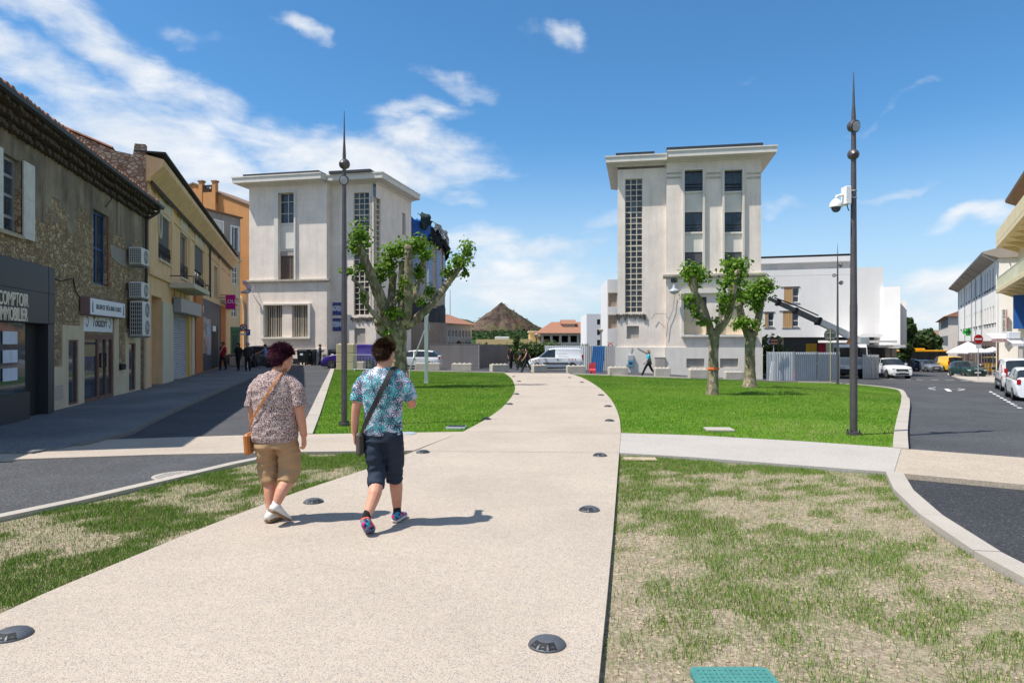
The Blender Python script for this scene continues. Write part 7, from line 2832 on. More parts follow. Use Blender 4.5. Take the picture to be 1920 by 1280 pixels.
 for(px,y0,y1,Y,lab)in((1005.5,632,668,62,'thin dark street lamp in front of the hedge'),(1127,623,662,62,'thin street lamp before the white flats')):
  b=at(px,640,Y);k=Y/F
  z0=zt(b.x,Y)
  t=thing('street_lamp',lab,'street lamp',(b.x,Y,z0),0,'thin street lamps')
  ht=EYE+(640-y0)*k-z0
  MB().cyl((0,0,0),(0,0,ht),.05,7).build('pole',MATS['dark_iron'],t)
  MB().lathe([(.05,ht-.1),(.16,ht+.1),(.22,ht+.25),(.1,ht+.32),(0,ht+.34)],10).build('lantern',MATS['blocked'],t)
 b=at(1146,640,57)
 k=57/F
 z0=zt(b.x,57)
 t=thing('scissor_lift','red folded lift arm behind the grey corrugated fence','lift',(b.x,57,z0))
 H=lambda y:EYE+(640-y)*k-z0
 rd=mat('lift_red',S(176,40,48,.85),.5)
 for i in range(4):
  za,zb_=H(663-i*5.4),H(663-(i+1)*5.4)
  MB().cyl((-.3,0,za),(.15,0,zb_),.03,5).build('strut',rd,t)
  MB().cyl((.15,0.05,za),(-.3,0.05,zb_),.03,5).build('strut',rd,t)
 MB().box(-.32,.22,-.1,.1,0,H(663)).build('mast',rd,t)
left_furniture()
# ------------------------------------------------------------------ road paint
def road_paint():
 wp=mat('road_paint',(.62,.62,.60),.7,.12,3,.08,60)
 def dash(px0,py0,px1,py1,w,name='road_marking',label=None):
  a,b=G(px0,py0,-.085),G(px1,py1,-.085)
  d=Vector((b.x-a.x,b.y-a.y)).normalized()
  n=Vector((-d.y,d.x))*w/2
  vs=[]
  for q,s in((a,1),(b,1),(b,-1),(a,-1)):
   x,y=q.x+n.x*s,q.y+n.y*s
   vs.append((x,y,zt(x,y)-.081))
  return MB().add(vs,[(0,1,2,3)]),(a,b)
 t=thing('road_marking','white dashed parking line beside the parked white cars','road marking')
 line=[(1856,734),(1868,740.5),(1882,748.5),(1898,757.5),(1916,767.5)]
 for i in range(9):
  f0,f1=i/9,(i+.55)/9
  x0,y0=1856+(1916-1856)*f0,733.5+(767-733.5)*f0
  x1,y1=1856+(1916-1856)*f1,733.5+(767-733.5)*f1
  m_,_=dash(x0,y0,x1,y1,.13)
  m_.build('dash',wp,t)
 t=thing('road_marking','row of white give way dashes across the far street','road marking')
 for(x0,x1,y)in((1700,1708,711),(1719,1731,711.5),(1746,1760,712),(1773,1789,712.5),(1801,1816,713.5),(1668,1680,709.5)):
  m_,_=dash(x0,y,x1,y+.3,.45)
  m_.build('dash',wp,t)
 t=thing('road_marking','white two way arrow painted on the far street','road marking')
 m_,_=dash(1750,728,1800,729.5,.12);m_.build('shaft',wp,t)
 m_,_=dash(1774,728.5,1781,733.5,.22);m_.build('stem',wp,t)
 for(x0,y0,x1,y1)in((1741,727.6,1754,725.8),(1741,727.8,1754,730.5),(1809,729.7,1796,727.7),(1809,729.9,1796,732.0)):
  m_,_=dash(x0,y0,x1,y1,.10);m_.build('arrow_head',wp,t)
road_paint()
# ------------------------------------------------------------------ vehicles
CAR_GLASS=glass('car_glass',(.02,.026,.03),.04,.6)
TYRE=mat('tyre',(.018,.018,.018),.85,.1,9)
RIM=mat('rim',(.36,.37,.38),.35,.08,6,metal=.7)
LAMP=mat('headlight_glass',(.55,.57,.60),.12,.15,20)
TAIL=mat('tail_light',S(170,20,26,.9),.2)
PLATE=mat('number_plate',(.6,.6,.62),.4)
TRIM=mat('dark_trim',(.02,.02,.022),.5)
def paint(name,col,rough=.28):
 return mat(name,col,rough,.02,2,.01,30,spec=.5,coat=.6)
PROF={'hatch':dict(L=4.1,W=.88,st=[(-2.05,.62,0),(-2.03,.98,0),(-1.92,1.06,'rg'),(-1.52,1.38,'r'),(-1.0,1.45,'r'),(-.12,1.46,'p'),(-.04,1.46,'r'),(.40,1.40,'ws'),(1.05,.98,0),(1.70,.86,0),(1.98,.72,0),(2.06,.52,0)],belt=.93,clear=.20,ax=(-1.27,1.28),wr=.31),'suv':dict(L=4.4,W=.92,st=[(-2.2,.70,0),(-2.18,1.08,0),(-2.08,1.16,'rg'),(-1.75,1.50,'r'),(-1.1,1.60,'r'),(-.1,1.61,'p'),(-.02,1.61,'r'),(.45,1.54,'ws'),(1.1,1.10,0),(1.85,.98,0),(2.12,.82,0),(2.2,.58,0)],belt=1.03,clear=.24,ax=(-1.33,1.36),wr=.34),'van':dict(L=4.4,W=.90,st=[(-2.2,.70,0),(-2.19,1.12,'rg'),(-2.10,1.74,'x'),(-1.9,1.81,'x'),(-.35,1.83,'x'),(.02,1.81,'r'),(.52,1.74,'ws'),(1.28,1.10,0),(1.92,.93,0),(2.18,.74,0),(2.23,.50,0)],belt=1.08,clear=.21,ax=(-1.32,1.40),wr=.32),'pickup':dict(L=5.2,W=.94,st=[(-2.55,.70,0),(-2.54,1.12,0),(-.95,1.14,0),(-.90,1.16,'rg'),(-.78,1.74,'r'),(.0,1.80,'p'),(.08,1.80,'r'),(.42,1.74,'ws'),(1.12,1.20,0),(2.2,1.08,0),(2.5,.95,0),(2.6,.60,0)],belt=1.14,clear=.34,ax=(-1.62,1.60),wr=.40),}
def vehicle(kind,label,cat,loc,yaw,col,name='parked_car',scale=1.0,extras=None,group=None):
 p=PROF[kind]
 t=thing(name,label,cat,loc,yaw,group)
 st=p['st']
 belt,cl,W_=p['belt'],p['clear'],p['W']
 x0,x1=st[0][0],st[-1][0]
 rows=[]
 for(x,zt_,fl)in st:
  e=min((x-x0),(x1-x))
  hw=W_*(1-.13*max(0,1-e/.55)**2)
  cab=zt_>belt+.14
  zb=belt if zt_>belt+.02 else zt_-.02
  rw=hw*(.80 if kind!='van' else.88)if cab else hw*.93
  r_=[(hw*.86,cl),(hw*.97,cl+.10),(hw,(cl+zb)/2+.06),(hw*.985,zb-.03),(hw*.955,zb),(rw,max(zt_-.06,zb+.004)),(rw*.86,zt_-.012 if cab else zt_-.004),(0,zt_+.02)]
  full=[(x,-y,z)for y,z in r_]+[(x,y,z)for y,z in reversed(r_[:-1])]
  rows.append(full)
 m=len(rows[0])
 groups={'body':[],'windscreen':[],'rear_window':[],'side_window':[]}
 for i in range(len(rows)-1):
  fl=st[i][2]
  for j in range(m-1):
   g='body'
   nx=st[i+1][2]
   side=j in(4,m-6)
   top=5<=j<=m-7
   if fl=='ws' and top:g='windscreen'
   elif fl=='rg' and top:g='rear_window'
   elif side and(fl in('r','ws')or(fl=='rg' and kind in('hatch','suv','pickup'))):g='side_window'
   groups[g].append((i*m+j,i*m+j+1,(i+1)*m+j+1,(i+1)*m+j))
  groups['body'].append((i*m+m-1,i*m,(i+1)*m,(i+1)*m+m-1))
 groups['body']+=[tuple(reversed(range(m))),tuple((len(rows)-1)*m+k for k in range(m))]
 V=[v for r_ in rows for v in r_]
 body=None
 for g,fs in groups.items():
  if not fs:continue
  sets=[fs]
  if g=='side_window':
   sets=[[f for f in fs if f[0]%m<m//2],[f for f in fs if f[0]%m>m//2]]
  for s in sets:
   used=sorted({i for f in s for i in f})
   ix={v:k for k,v in enumerate(used)}
   mb=MB().add([V[i]for i in used],[tuple(ix[i]for i in f)for f in s])
   o=mb.build(g,col if g=='body' else CAR_GLASS,t,angle=38)
   if g=='body':body=o
 hw=W_
 wr=p['wr']
 tm=MB().lathe([(wr*.60,-.10),(wr*.95,-.11),(wr,-.07),(wr,.07),(wr*.95,.11),(wr*.60,.10)],20).mesh('tyre');tm.materials.append(TYRE);tm.shade_smooth()
 rm=MB().lathe([(wr*.62,-.095),(wr*.55,-.10),(wr*.2,-.085),(0,-.08)],10)
 for k in range(5):
  a=2*PI*k/5
  rm.box(wr*.12,wr*.58,-.03,.03,-.108,-.09)
  q=len(rm.v)-8
  for i in range(q,q+8):
   x,y,z=rm.v[i]
   rm.v[i]=(x*math.cos(a)-y*math.sin(a),x*math.sin(a)+y*math.cos(a),z)
 rm.lathe([(wr*.62,.095),(0,.08)],10)
 rm=rm.mesh('rim');rm.materials.append(RIM)
 am=MB().lathe([(wr*1.14,-.003),(wr*1.14,.003)],20).mesh('wheel_arch');am.materials.append(TRIM)
 for ax in p['ax']:
  for s in(1,-1):
   w=bpy.data.objects.new('wheel',tm);COL.objects.link(w);w.parent=t
   w.location=(ax,s*(hw-.10),wr)
   w.rotation_euler=(R(90)if s>0 else R(-90),0,0)
   r_=bpy.data.objects.new('rim',rm);COL.objects.link(r_);r_.parent=w
   a_=bpy.data.objects.new('wheel_arch',am);COL.objects.link(a_);a_.parent=t
   a_.location=(ax,s*(hw*.985+.006),wr+.02);a_.rotation_euler=(R(90),0,0)
 zf=st[-2][1]
 xf=st[-2][0]
 xr=st[0][0]
 def part(nm,mm,*bx,b=.02):
  return MB().bevbox(*bx,b).build(nm,mm,t)
 for s in(1,-1):
  part('headlight',LAMP,xf-.32,xf+.03,s*hw*.60,s*hw*.87,zf-.15,zf+.02)
  part('tail_light',TAIL,xr-.015,xr+.12,s*hw*.72,s*hw*.89,belt-.18 if kind!='van' else.85,belt+.05 if kind!='van' else 1.3)
  mz=belt+.04
  xm=[x for x,z,f in st if f=='ws'][0]+.45
  part('mirror',TRIM if kind=='van' else col,xm-.12,xm+.04,s*(hw+.02),s*(hw+.20),mz,mz+.16)
  part('door_handle',TRIM,-.25,-.08,s*(hw*.99),s*(hw+.02),belt-.16,belt-.12)
  part('sill_trim',TRIM,p['ax'][0]+wr+.12,p['ax'][1]-wr-.12,s*(hw*.93),s*(hw+.008),cl+.02,cl+.12)
 part('grille',TRIM,xf-.02,x1+.03,-hw*.52,hw*.52,zf-.20,zf-.06)
 part('bumper_grille',TRIM,x1-.10,x1+.02,-hw*.6,hw*.6,cl+.06,cl+.2)
 part('number_plate',PLATE,x1+.0,x1+.035,-.26,.26,cl+.22,cl+.33,b=.004)
 part('number_plate',PLATE,xr-.03,xr+.0,-.26,.26,.62,.73,b=.004)
 if scale!=1:t.scale=(scale,)*3
 if extras:extras(t,hw)
 return t
WHITE=paint('car_white',(.74,.74,.73))
def gz(px,Y):
 x=at(px,640,Y).x
 return Vector((x,Y,zt(x,Y)-.085))
vehicle('hatch','white hatchback parked behind the left lawn beside the braced post','car',gz(778,53),R(176),WHITE)
vehicle('van','dark purple van behind the crowd barrier and the lamp post','van',gz(664,50.5),R(178),paint('car_purple',S(66,44,130,.85)),'parked_van')
vehicle('suv','grey estate car at the far end of the side street behind the woman','car',gz(481,51.5),R(174),paint('car_grey',(.10,.115,.125)))
def van_marks(t,hw):
 rw=mat('red_stripe',S(214,70,66,.9),.4)
 for(x,z)in((1.55,.86),(-1.35,.92)):
  for i in range(5):
   xx=x-.30+i*.13
   MB().add([(xx,hw+.006,z-.07),(xx+.07,hw+.006,z-.07),(xx+.13,hw+.006,z+.07),(xx+.06,hw+.006,z+.07)],[(0,1,2,3)]).build('warning_stripe',rw if i%2==0 else WHITE,t)
 MB().bevbox(-1.0,1.0,hw-.01,hw+.025,.56,.68,.01).build('rub_strip',TRIM,t)
 u=MB().box(-.9,-.1,hw*.975,hw*.975+.004,1.36,1.40).build('faded_mark',mat('pale_mark',(.52,.56,.60),.4),t)
vehicle('van','white van with red warning stripes parked where the path meets the street','van',gz(1040,55),R(181),WHITE,'parked_van',extras=van_marks)
vehicle('pickup','white pickup facing the viewer below the modern block','pickup',gz(1668,59.5),R(-97),WHITE,'parked_pickup',.96)
vehicle('hatch','dark green hatchback facing the viewer in front of the terrace','car',gz(1813,64.5),R(-100),paint('car_green',(.012,.045,.042)))
vehicle('hatch','silver fronted car driving towards the viewer beside the bus','car',gz(1738,84),R(-92),paint('car_silver',(.16,.17,.19)),'car')
vehicle('suv','dark blue car behind the white pickup','car',gz(1706,86),R(-60),paint('car_navy',(.012,.025,.07)),'car')
vehicle('van','small white van queuing behind the silver car','van',gz(1757,97),R(-92),WHITE,'van')
vehicle('van','yellow van parked on the right of the far street','van',gz(1773,84),R(84),paint('car_yellow',S(236,186,40,.9)),'van',1.05)
DV=Vector((.508,.861)).normalized()
def kerb_car(kind,label,px,py,axle,name,col,extras=None):
 b=G(px,py,-.085)
 q=PROF[kind]
 n=Vector((DV.y,-DV.x))
 c=Vector((b.x,b.y))-DV*q['ax'][axle]+n*(q['W']-.02)
 return vehicle(kind,label,'van' if kind=='van' else 'car',(c.x,c.y,zt(c.x,c.y)-.085),math.atan2(DV.y,DV.x),col,name,extras=extras)
def red_panel(t,hw):
 m_=MB().box(-1.95,-1.72,hw*.985,hw+.01,.75,1.5)
 m_.build('warning_panel',mat('red_stripe',S(214,70,66,.9),.4),t)
 for i in range(3):
  MB().box(-1.95,-1.72,hw+.0105,hw+.014,.95+i*.24,1.03+i*.24).build('warning_stripe',WHITE,t)
 MB().bevbox(-.85,.95,hw-.01,hw+.02,.52,.66,.01).build('rub_strip',TRIM,t)
kerb_car('van','white van parked by the dashed line at the right edge',1867,729,1,'parked_van',WHITE,red_panel)
kerb_car('hatch','white car parked behind the van, cut by the right edge',1886,744,1,'parked_car',paint('car_pearl',(.78,.78,.79)))
def crane_truck():
 b=gz(1596,57)
 t=thing('crane_truck','white lorry with a long telescopic boom reaching left over the fence','crane lorry',b,R(-96))
 cab=MB()
 W_=1.15
 cab.prism([(-1.6,.75),(-1.6,2.75),(-1.3,2.85),(.1,2.85),(.28,2.6),(.42,1.75),(.46,.75)],'y',-W_,W_)
 cab.build('cab',WHITE,t)
 MB().add([(.305,-W_*.92,2.58),(.305,W_*.92,2.58),(.435,W_*.92,1.78),(.435,-W_*.92,1.78)],[(0,1,2,3)]).build('windscreen',CAR_GLASS,t)
 for s in(-1,1):
  MB().box(-1.0,.15,s*W_,s*(W_+.006),1.8,2.55).build('side_window',CAR_GLASS,t)
  MB().bevbox(.1,.25,s*(W_+.02),s*(W_+.28),1.8,2.4,.03).build('mirror',TRIM,t)
  MB().bevbox(.40,.50,s*.62,s*1.05,.82,1.05,.02).build('headlight',LAMP,t)
 MB().bevbox(.41,.475,-1.0,1.0,1.15,1.7,.02).build('grille',MATS['galv'],t)
 MB().lathe([(.12,0),(.12,.02),(0,.022)],14).xf(Matrix.Translation((.478,0,1.45))@Matrix.Rotation(R(90),4,'Y')).build('badge',TRIM,t)
 MB().bevbox(.30,.55,-W_,W_,.42,.80,.03).build('bumper',TRIM,t)
 MB().box(.552,.56,-.3,.3,.5,.62).build('number_plate',PLATE,t)
 MB().box(-6.0,-1.65,-.45,.45,.7,1.0).build('chassis',TRIM,t)
 MB().bevbox(-6.0,-2.0,-1.1,1.1,1.0,1.12,.02).build('deck',MATS['galv'],t)
 wm=MB().lathe([(.30,-.16),(.48,-.16),(.50,-.1),(.50,.1),(.48,.16),(.30,.16)],18).mesh('wheel');wm.materials.append(TYRE)
 rm=MB().lathe([(.30,-.15),(.1,-.10),(0,-.09)],14).mesh('rim');rm.materials.append(RIM)
 for ax in(-.45,-4.6):
  for s in(1,-1):
   w=bpy.data.objects.new('wheel',wm);COL.objects.link(w);w.parent=t
   w.location=(ax,s*1.0,.5);w.rotation_euler=(R(90)if s>0 else R(-90),0,0)
   r_=bpy.data.objects.new('rim',rm);COL.objects.link(r_);r_.parent=w
 MB().lathe([(.45,1.12),(.42,2.0),(.5,2.05),(.5,2.4),(0,2.42)],16,(-2.6,0,0)).build('turret',WHITE,t)
 inv=(Matrix.Translation(b)@Matrix.Rotation(R(-96),4,'Z')).inverted()
 p0=inv@at(1618,641,58.5)
 p1=inv@at(1441,559,57.0)
 d=p1-p0
 up=Vector((0,0,1));sd=d.normalized().cross(up).normalized();nn=sd.cross(d.normalized())
 dg=mat('boom_grey',(.13,.14,.15),.45,.1,2,metal=.3)
 for(f0,f1,w,m)in((0.0,.48,.26,WHITE),(.12,.72,.21,dg),(.55,.90,.17,dg),(.8,1.0,.13,dg)):
  a,c=p0+d*f0,p0+d*f1
  vs=[q+sd*w*i*.8+nn*w*j for q in(a,c)for(i,j)in((-1,-1),(1,-1),(1,1),(-1,1))]
  MB().add(vs,[(0,3,2,1),(4,5,6,7),(0,1,5,4),(1,2,6,5),(2,3,7,6),(3,0,4,7)]).build('boom_section',m,t)
 for f in(.48,.72,.90):
  q=p0+d*f
  w=.32 if f<.6 else.25
  vs=[q+d.normalized()*e+sd*w*i+nn*w*j for e in(-.10,.10)for(i,j)in((-1,-1),(1,-1),(1,1),(-1,1))]
  MB().add(vs,[(0,3,2,1),(4,5,6,7),(0,1,5,4),(1,2,6,5),(2,3,7,6),(3,0,4,7)]).build('boom_collar',TRIM,t)
 MB().tube([p0+d*.5+nn*.45,p0+d*.74+nn*.42,p0+d*.95+nn*.25],.06,6).build('hose_rail',TRIM,t)
 MB().tube([p0+nn*-.1+d*.02,inv@at(1600,660,58)],.11,8).build('lift_ram',WHITE,t)
 MB().bevbox(-.3,.35,-.4,.4,-.3,.45,.05).xf(Matrix.Translation(p0)).build('counterweight',MATS['galv'],t)
 z=2.86
 MB().prism([(-.42,z),(.42,z),(0,z+.72)],'x',-.1,-.06).build('warning_triangle',mat('warning_orange',S(232,140,40,.9),.5),t)
crane_truck()
def bus():
 b=gz(1708,96)
 t=thing('bus','yellow roofed dark bus standing across the far street','bus',b,R(-176))
 W_,L=1.25,4.6
 H=2.85
 z0=b.z
 MB().bevbox(-L,L,-W_,W_,.35,1.15,.08).build('lower_body',mat('bus_black',(.02,.02,.022),.3),t)
 MB().bevbox(-L+.02,L-.02,-W_+.02,W_-.02,1.1501,2.5,.05).build('window_band',CAR_GLASS,t)
 MB().bevbox(-L,L,-W_,W_,2.501,2.75,.08).build('roof',paint('bus_yellow',S(240,170,30,.9)),t)
 MB().bevbox(-1.6,1.2,-.8,.8,2.7501,3.0,.1).build('roof_unit',paint('bus_yellow',(1,1,1)),t)
 for i in range(5):
  x=-L+.3+i*(2*L-.6)/4
  MB().box(x-.06,x+.06,W_-.02,W_+.004,1.2,2.48).build('window_post',TRIM,t)
 for ax in(-2.6,2.6):
  for s in(1,-1):
   MB().lathe([(.28,-.12),(.45,-.12),(.45,.12),(.28,.12)],16).xf(Matrix.Translation((ax,s*(W_-.10),.45))@Matrix.Rotation(R(90),4,'X')).build('wheel',TYRE,t)
bus()
def motorbike(par_loc,yaw):
 t=thing('motorbike','dark scooter carrying a rider in front of the grey estate car','motorbike',par_loc,yaw)
 for x in(-.62,.66):
  MB().lathe([(.20,-.05),(.28,-.05),(.30,0),(.28,.05),(.20,.05)],18).xf(Matrix.Translation((x,0,.30))@Matrix.Rotation(R(90),4,'X')).build('wheel',TYRE,t)
  MB().lathe([(.20,-.03),(.05,-.05),(.05,.05),(.20,.03)],10).xf(Matrix.Translation((x,0,.30))@Matrix.Rotation(R(90),4,'X')).build('rim',RIM,t)
 m=paint('scooter_dark',(.03,.033,.037))
 MB().prism([(-.80,.55),(-.85,.78),(-.2,.80),(-.05,.55),(.30,.32),(.30,.22),(-.35,.22),(-.5,.45)],'y',-.16,.16).build('body',m,t)
 MB().bevbox(-.78,-.10,-.15,.15,.79,.90,.04).build('saddle',TRIM,t)
 MB().prism([(.30,.3),(.42,.3),(.52,.95),(.40,1.05),(.34,.95)],'y',-.19,.19).build('front_shield',m,t)
 MB().tube([(.66,0,.3),(.45,0,1.02)],.035,6).build('fork',RIM,t)
 MB().tube([(.36,-.34,1.06),(.46,0,1.0),(.36,.34,1.06)],.02,6).build('handlebar',TRIM,t)
 MB().lathe([(.09,0),(.07,.05),(0,.06)],12).xf(Matrix.Translation((.50,0,.93))@Matrix.Rotation(R(80),4,'Y')).build('headlight',LAMP,t)
 return t
MB_LOC=gz(489,47.5)
motorbike(MB_LOC,R(192))
# ------------------------------------------------------------------ people
def skin(name,col):
 if name in MATS:return MATS[name]
 n=NT(name)
 c=n.mix(n.rng(n.noise(9,4),.35,.7),col,(col[0]*.92,col[1]*.72,col[2]*.66))
 n.fin(c,.55,0,.35)
 n.b.inputs['Subsurface Weight'].default_value=.08
 n.b.inputs['Subsurface Radius'].default_value=(.01,.004,.002)
 MATS[name]=n.m
 return n.m
SKIN=skin('skin',S(222,166,138,.80))
def cloth(name,col,var=.10,rough=.9):
 return mat(name,col,rough,var,5,.05,120,.10,160)
def loft(rings,n=22,ex=2.3):
 """stacked horizontal superellipses (cx, cy, z, rx, ry)"""
 vs,fs=[],[]
 for(cx,cy,z,rx,ry)in rings:
  for k in range(n):
   a=2*PI*k/n
   c,s=math.cos(a),math.sin(a)
   vs.append((cx+rx*math.copysign(abs(c)**(2/ex),c),cy+ry*math.copysign(abs(s)**(2/ex),s),z))
 for i in range(len(rings)-1):
  for k in range(n):
   a,b=i*n+k,i*n+(k+1)%n
   fs.append((a,b,b+n,a+n))
 fs.append(tuple(reversed(range(n))));fs.append(tuple((len(rings)-1)*n+k for k in range(n)))
 return vs,fs
def ell(c,r,rot=None):
 bm=bmesh.new()
 bmesh.ops.create_icosphere(bm,subdivisions=3,radius=1)
 m_=MB().bm(bm)
 M_=Matrix.Translation(c)@(rot or Matrix.Identity(4))@Matrix.Diagonal((*r,1))
 m_.xf(M_)
 return m_.v,m_.f
def limb(pts,rad,n=12,sub=4,flat=False):
 C=smooth_line(pts,sub)
 rr=[]
 for i in range(len(C)):
  s=i/sub
  a=min(int(s),len(rad)-2)
  rr.append(rad[a]+(rad[a+1]-rad[a])*(s-a))
 m_=MB().tube(C,rr,n)
 for p,r in((C[0],rr[0]),(C[-1],rr[-1]))[:1 if flat else 2]:
  v,f=ell(p,(r,r,r))
  m_.add(v,f)
 return m_.v,m_.f
def soft(name,prims,voxel,mats,par,smooth=5,fold=0.0,fs=9.0,post=None,label=None,cut=None):
 """fuse closed shapes into one continuous skin"""
 m_=MB()
 for v,f in prims:m_.add(v,f)
 me=m_.mesh('tmp')
 o=bpy.data.objects.new('tmp',me);COL.objects.link(o)
 md=o.modifiers.new('r','REMESH');md.mode='VOXEL';md.voxel_size=voxel
 sm=o.modifiers.new('s','SMOOTH');sm.iterations=smooth;sm.factor=.5
 dg=bpy.context.evaluated_depsgraph_get()
 me2=bpy.data.meshes.new_from_object(o.evaluated_get(dg))
 bpy.data.objects.remove(o)
 if fold:
  k=len(me2.vertices)
  co=np.empty(k*3);no=np.empty(k*3)
  me2.vertices.foreach_get('co',co);me2.vertex_normals.foreach_get('vector',no)
  co=co.reshape(-1,3);no=no.reshape(-1,3)
  d=np.array([mnoise.noise(Vector((p[0]*fs*1.4,p[1]*fs*1.4,p[2]*fs*.8)))+.6*(1-abs(mnoise.noise(Vector((p[0]*fs*.8+p[2]*fs*1.2,p[1]*fs*.9,p[2]*fs*2.0-p[0]*fs*.7))))*2)for p in co])
  co+=no*(d*fold)[:,None]
  me2.vertices.foreach_set('co',co.ravel())
 if cut is not None:
  bm=bmesh.new();bm.from_mesh(me2)
  for(cz,keep)in cut:
   bmesh.ops.bisect_plane(bm,geom=bm.verts[:]+bm.edges[:]+bm.faces[:],plane_co=(0,0,cz),plane_no=(0,0,1),clear_inner=keep>0,clear_outer=keep<0)
  bm.to_mesh(me2);bm.free()
 if post:
  bm=bmesh.new();bm.from_mesh(me2)
  q=MB()
  for v,f in post:q.add(v,f)
  tmp=q.mesh('t');bm.from_mesh(tmp);bm.to_mesh(me2);bm.free()
 me2.materials.clear()
 me2.name=name
 ob=link_mesh(name,me2,mats,par,label=label)
 me2.shade_smooth()
 return ob
def hand(w,d,n,s=1.0,curl=.6,side=1):
 """palm prims and finger prims; w wrist, d finger direction, n palm normal"""
 d=Vector(d).normalized();n=Vector(n);n=(n-d*n.dot(d)).normalized()
 l=d.cross(n)*side
 w=Vector(w)
 palm,fing=[],[]
 ln=(.062,.070,.066,.052)
 for i in range(4):
  k=w+d*(.085-.006*abs(i-1))*s+l*(i-1.5)*.0195*s
  palm.append(limb([w+l*(i-1.5)*.010*s,k],[.017*s,.0125*s],8,3))
  pts=[k]
  a=.25*curl
  for j in range(3):
   dd=d*math.cos(a)+n*math.sin(a)
   pts.append(pts[-1]+dd*ln[i]*s*(.45,.32,.23)[j])
   a+=1.15*curl
  fing.append(limb(pts,[.0098*s,.0092*s,.0085*s,.0072*s],8,3))
 b=w+d*.028*s-l*.026*s
 dd=(d*.75-l*.55+n*.45).normalized()
 fing.append(limb([b,b+dd*.034*s,b+dd*.055*s+d*.014*s,b+dd*.062*s+d*.032*s+n*.006],[.0125*s,.011*s,.010*s,.008*s],8,3))
 return palm,fing
def head_prims(c,yaw,s=1.0,pitch=0.0):
 """skull, jaw, nose, ears, lips, brow; facing +y before yaw"""
 M_=Matrix.Translation(c)@Matrix.Rotation(yaw,4,'Z')@Matrix.Rotation(pitch,4,'X')
 P=lambda x,y,z:M_@Vector((x*s,y*s,z*s))
 rt=Matrix.Rotation(yaw,4,'Z')@Matrix.Rotation(pitch,4,'X')
 e=lambda x,y,z,a,b,c_:ell(P(x,y,z),(a*s,b*s,c_*s),rt)
 pr=[e(0,-.012,.025,.074,.092,.092),e(0,.030,-.035,.060,.066,.080),e(0,.052,-.085,.036,.036,.030),e(0,.098,-.028,.013,.018,.018),e(0,.090,-.008,.009,.012,.028),e(0,.086,-.062,.024,.012,.008),e(0,.082,-.072,.020,.012,.007),e(-.076,.0,-.022,.010,.022,.034),e(.076,.0,-.022,.010,.022,.034),e(-.030,.080,.018,.026,.012,.009),e(.030,.080,.018,.026,.012,.009)]
 return pr,M_
def face_parts(par,M_,s=1.0):
 for sx in(-1,1):
  v,f=ell(M_@Vector((sx*.031*s,.083*s,-.004*s)),(.012*s,.009*s,.010*s))
  MB().add(v,f).build('eye',MATS['white_paint'],par,smooth=True)
def hair_tuft(name,M_,s,m,par,n,ln,seed,front=.02,low=-.075,fr=.10):
 """short hair: cap plus many thin locks"""
 r_=random.Random(seed)
 V,Fc=[],[]
 for _ in range(n):
  while True:
   d=Vector((r_.gauss(0,1),r_.gauss(0,1),r_.gauss(0,1))).normalized()
   p=Vector((d.x*.079,-.014+d.y*.098,.028+d.z*.096))
   if p.z<low+(.0 if p.y<-.02 else.07+(p.y+.02)*.7):continue
   if p.y>.055 and p.z<.055:continue
   break
  g=(d+Vector((r_.gauss(0,.28),r_.gauss(-.25,.25),r_.gauss(-.1 if p.z<.05 else.15,.35)))).normalized()
  q=min(max((.11-p.z)/.12,0),1)
  g=(g*.6+Vector((0,-.25*q,.25-.95*q))*.55).normalized()
  L=ln*(r_.uniform(.5,1.2)+(.5 if r_.random()<.10 else 0))*(.75 if p.z<0 else 1.0)
  w=d.cross(g)
  w=(w.normalized()if w.length>1e-4 else d.orthogonal())*r_.uniform(.0022,.0048)
  a=p-d*.004
  b=a+(d*.6+g*.6)*L*.45
  c=b+g*L*.55-Vector((0,0,L*.12))
  i=len(V)
  V+=[a-w,a+w,b+w*.8,b-w*.8,c]
  Fc+=[(i,i+1,i+2,i+3),(i+3,i+2,i+4)]
 V=[tuple(M_@(v*s))for v in V]
 cap=[]
 bm=bmesh.new();bmesh.ops.create_icosphere(bm,subdivisions=3,radius=1)
 for v in list(bm.verts):
  q=Vector((v.co.x*.0785,-.013+v.co.y*.0975,.028+v.co.z*.096))
  if q.z<low+(.0 if q.y<-.02 else.07+(q.y+.02)*.7)or(q.y>.058 and q.z<.055):
   bm.verts.remove(v)
  else:
   v.co=M_@(q*s)
 mb=MB().bm(bm)
 mb.add(V,Fc)
 return mb.build(name,m,par,fix=False)
def hairm(name,a,b):
 n=NT(name)
 c=n.mix(n.rng(n.noise(60,3,.6,n.co('Object',(1,1,.3))),.35,.68),a,b)
 m_=n.fin(c,.62,0,.2)
 return m_
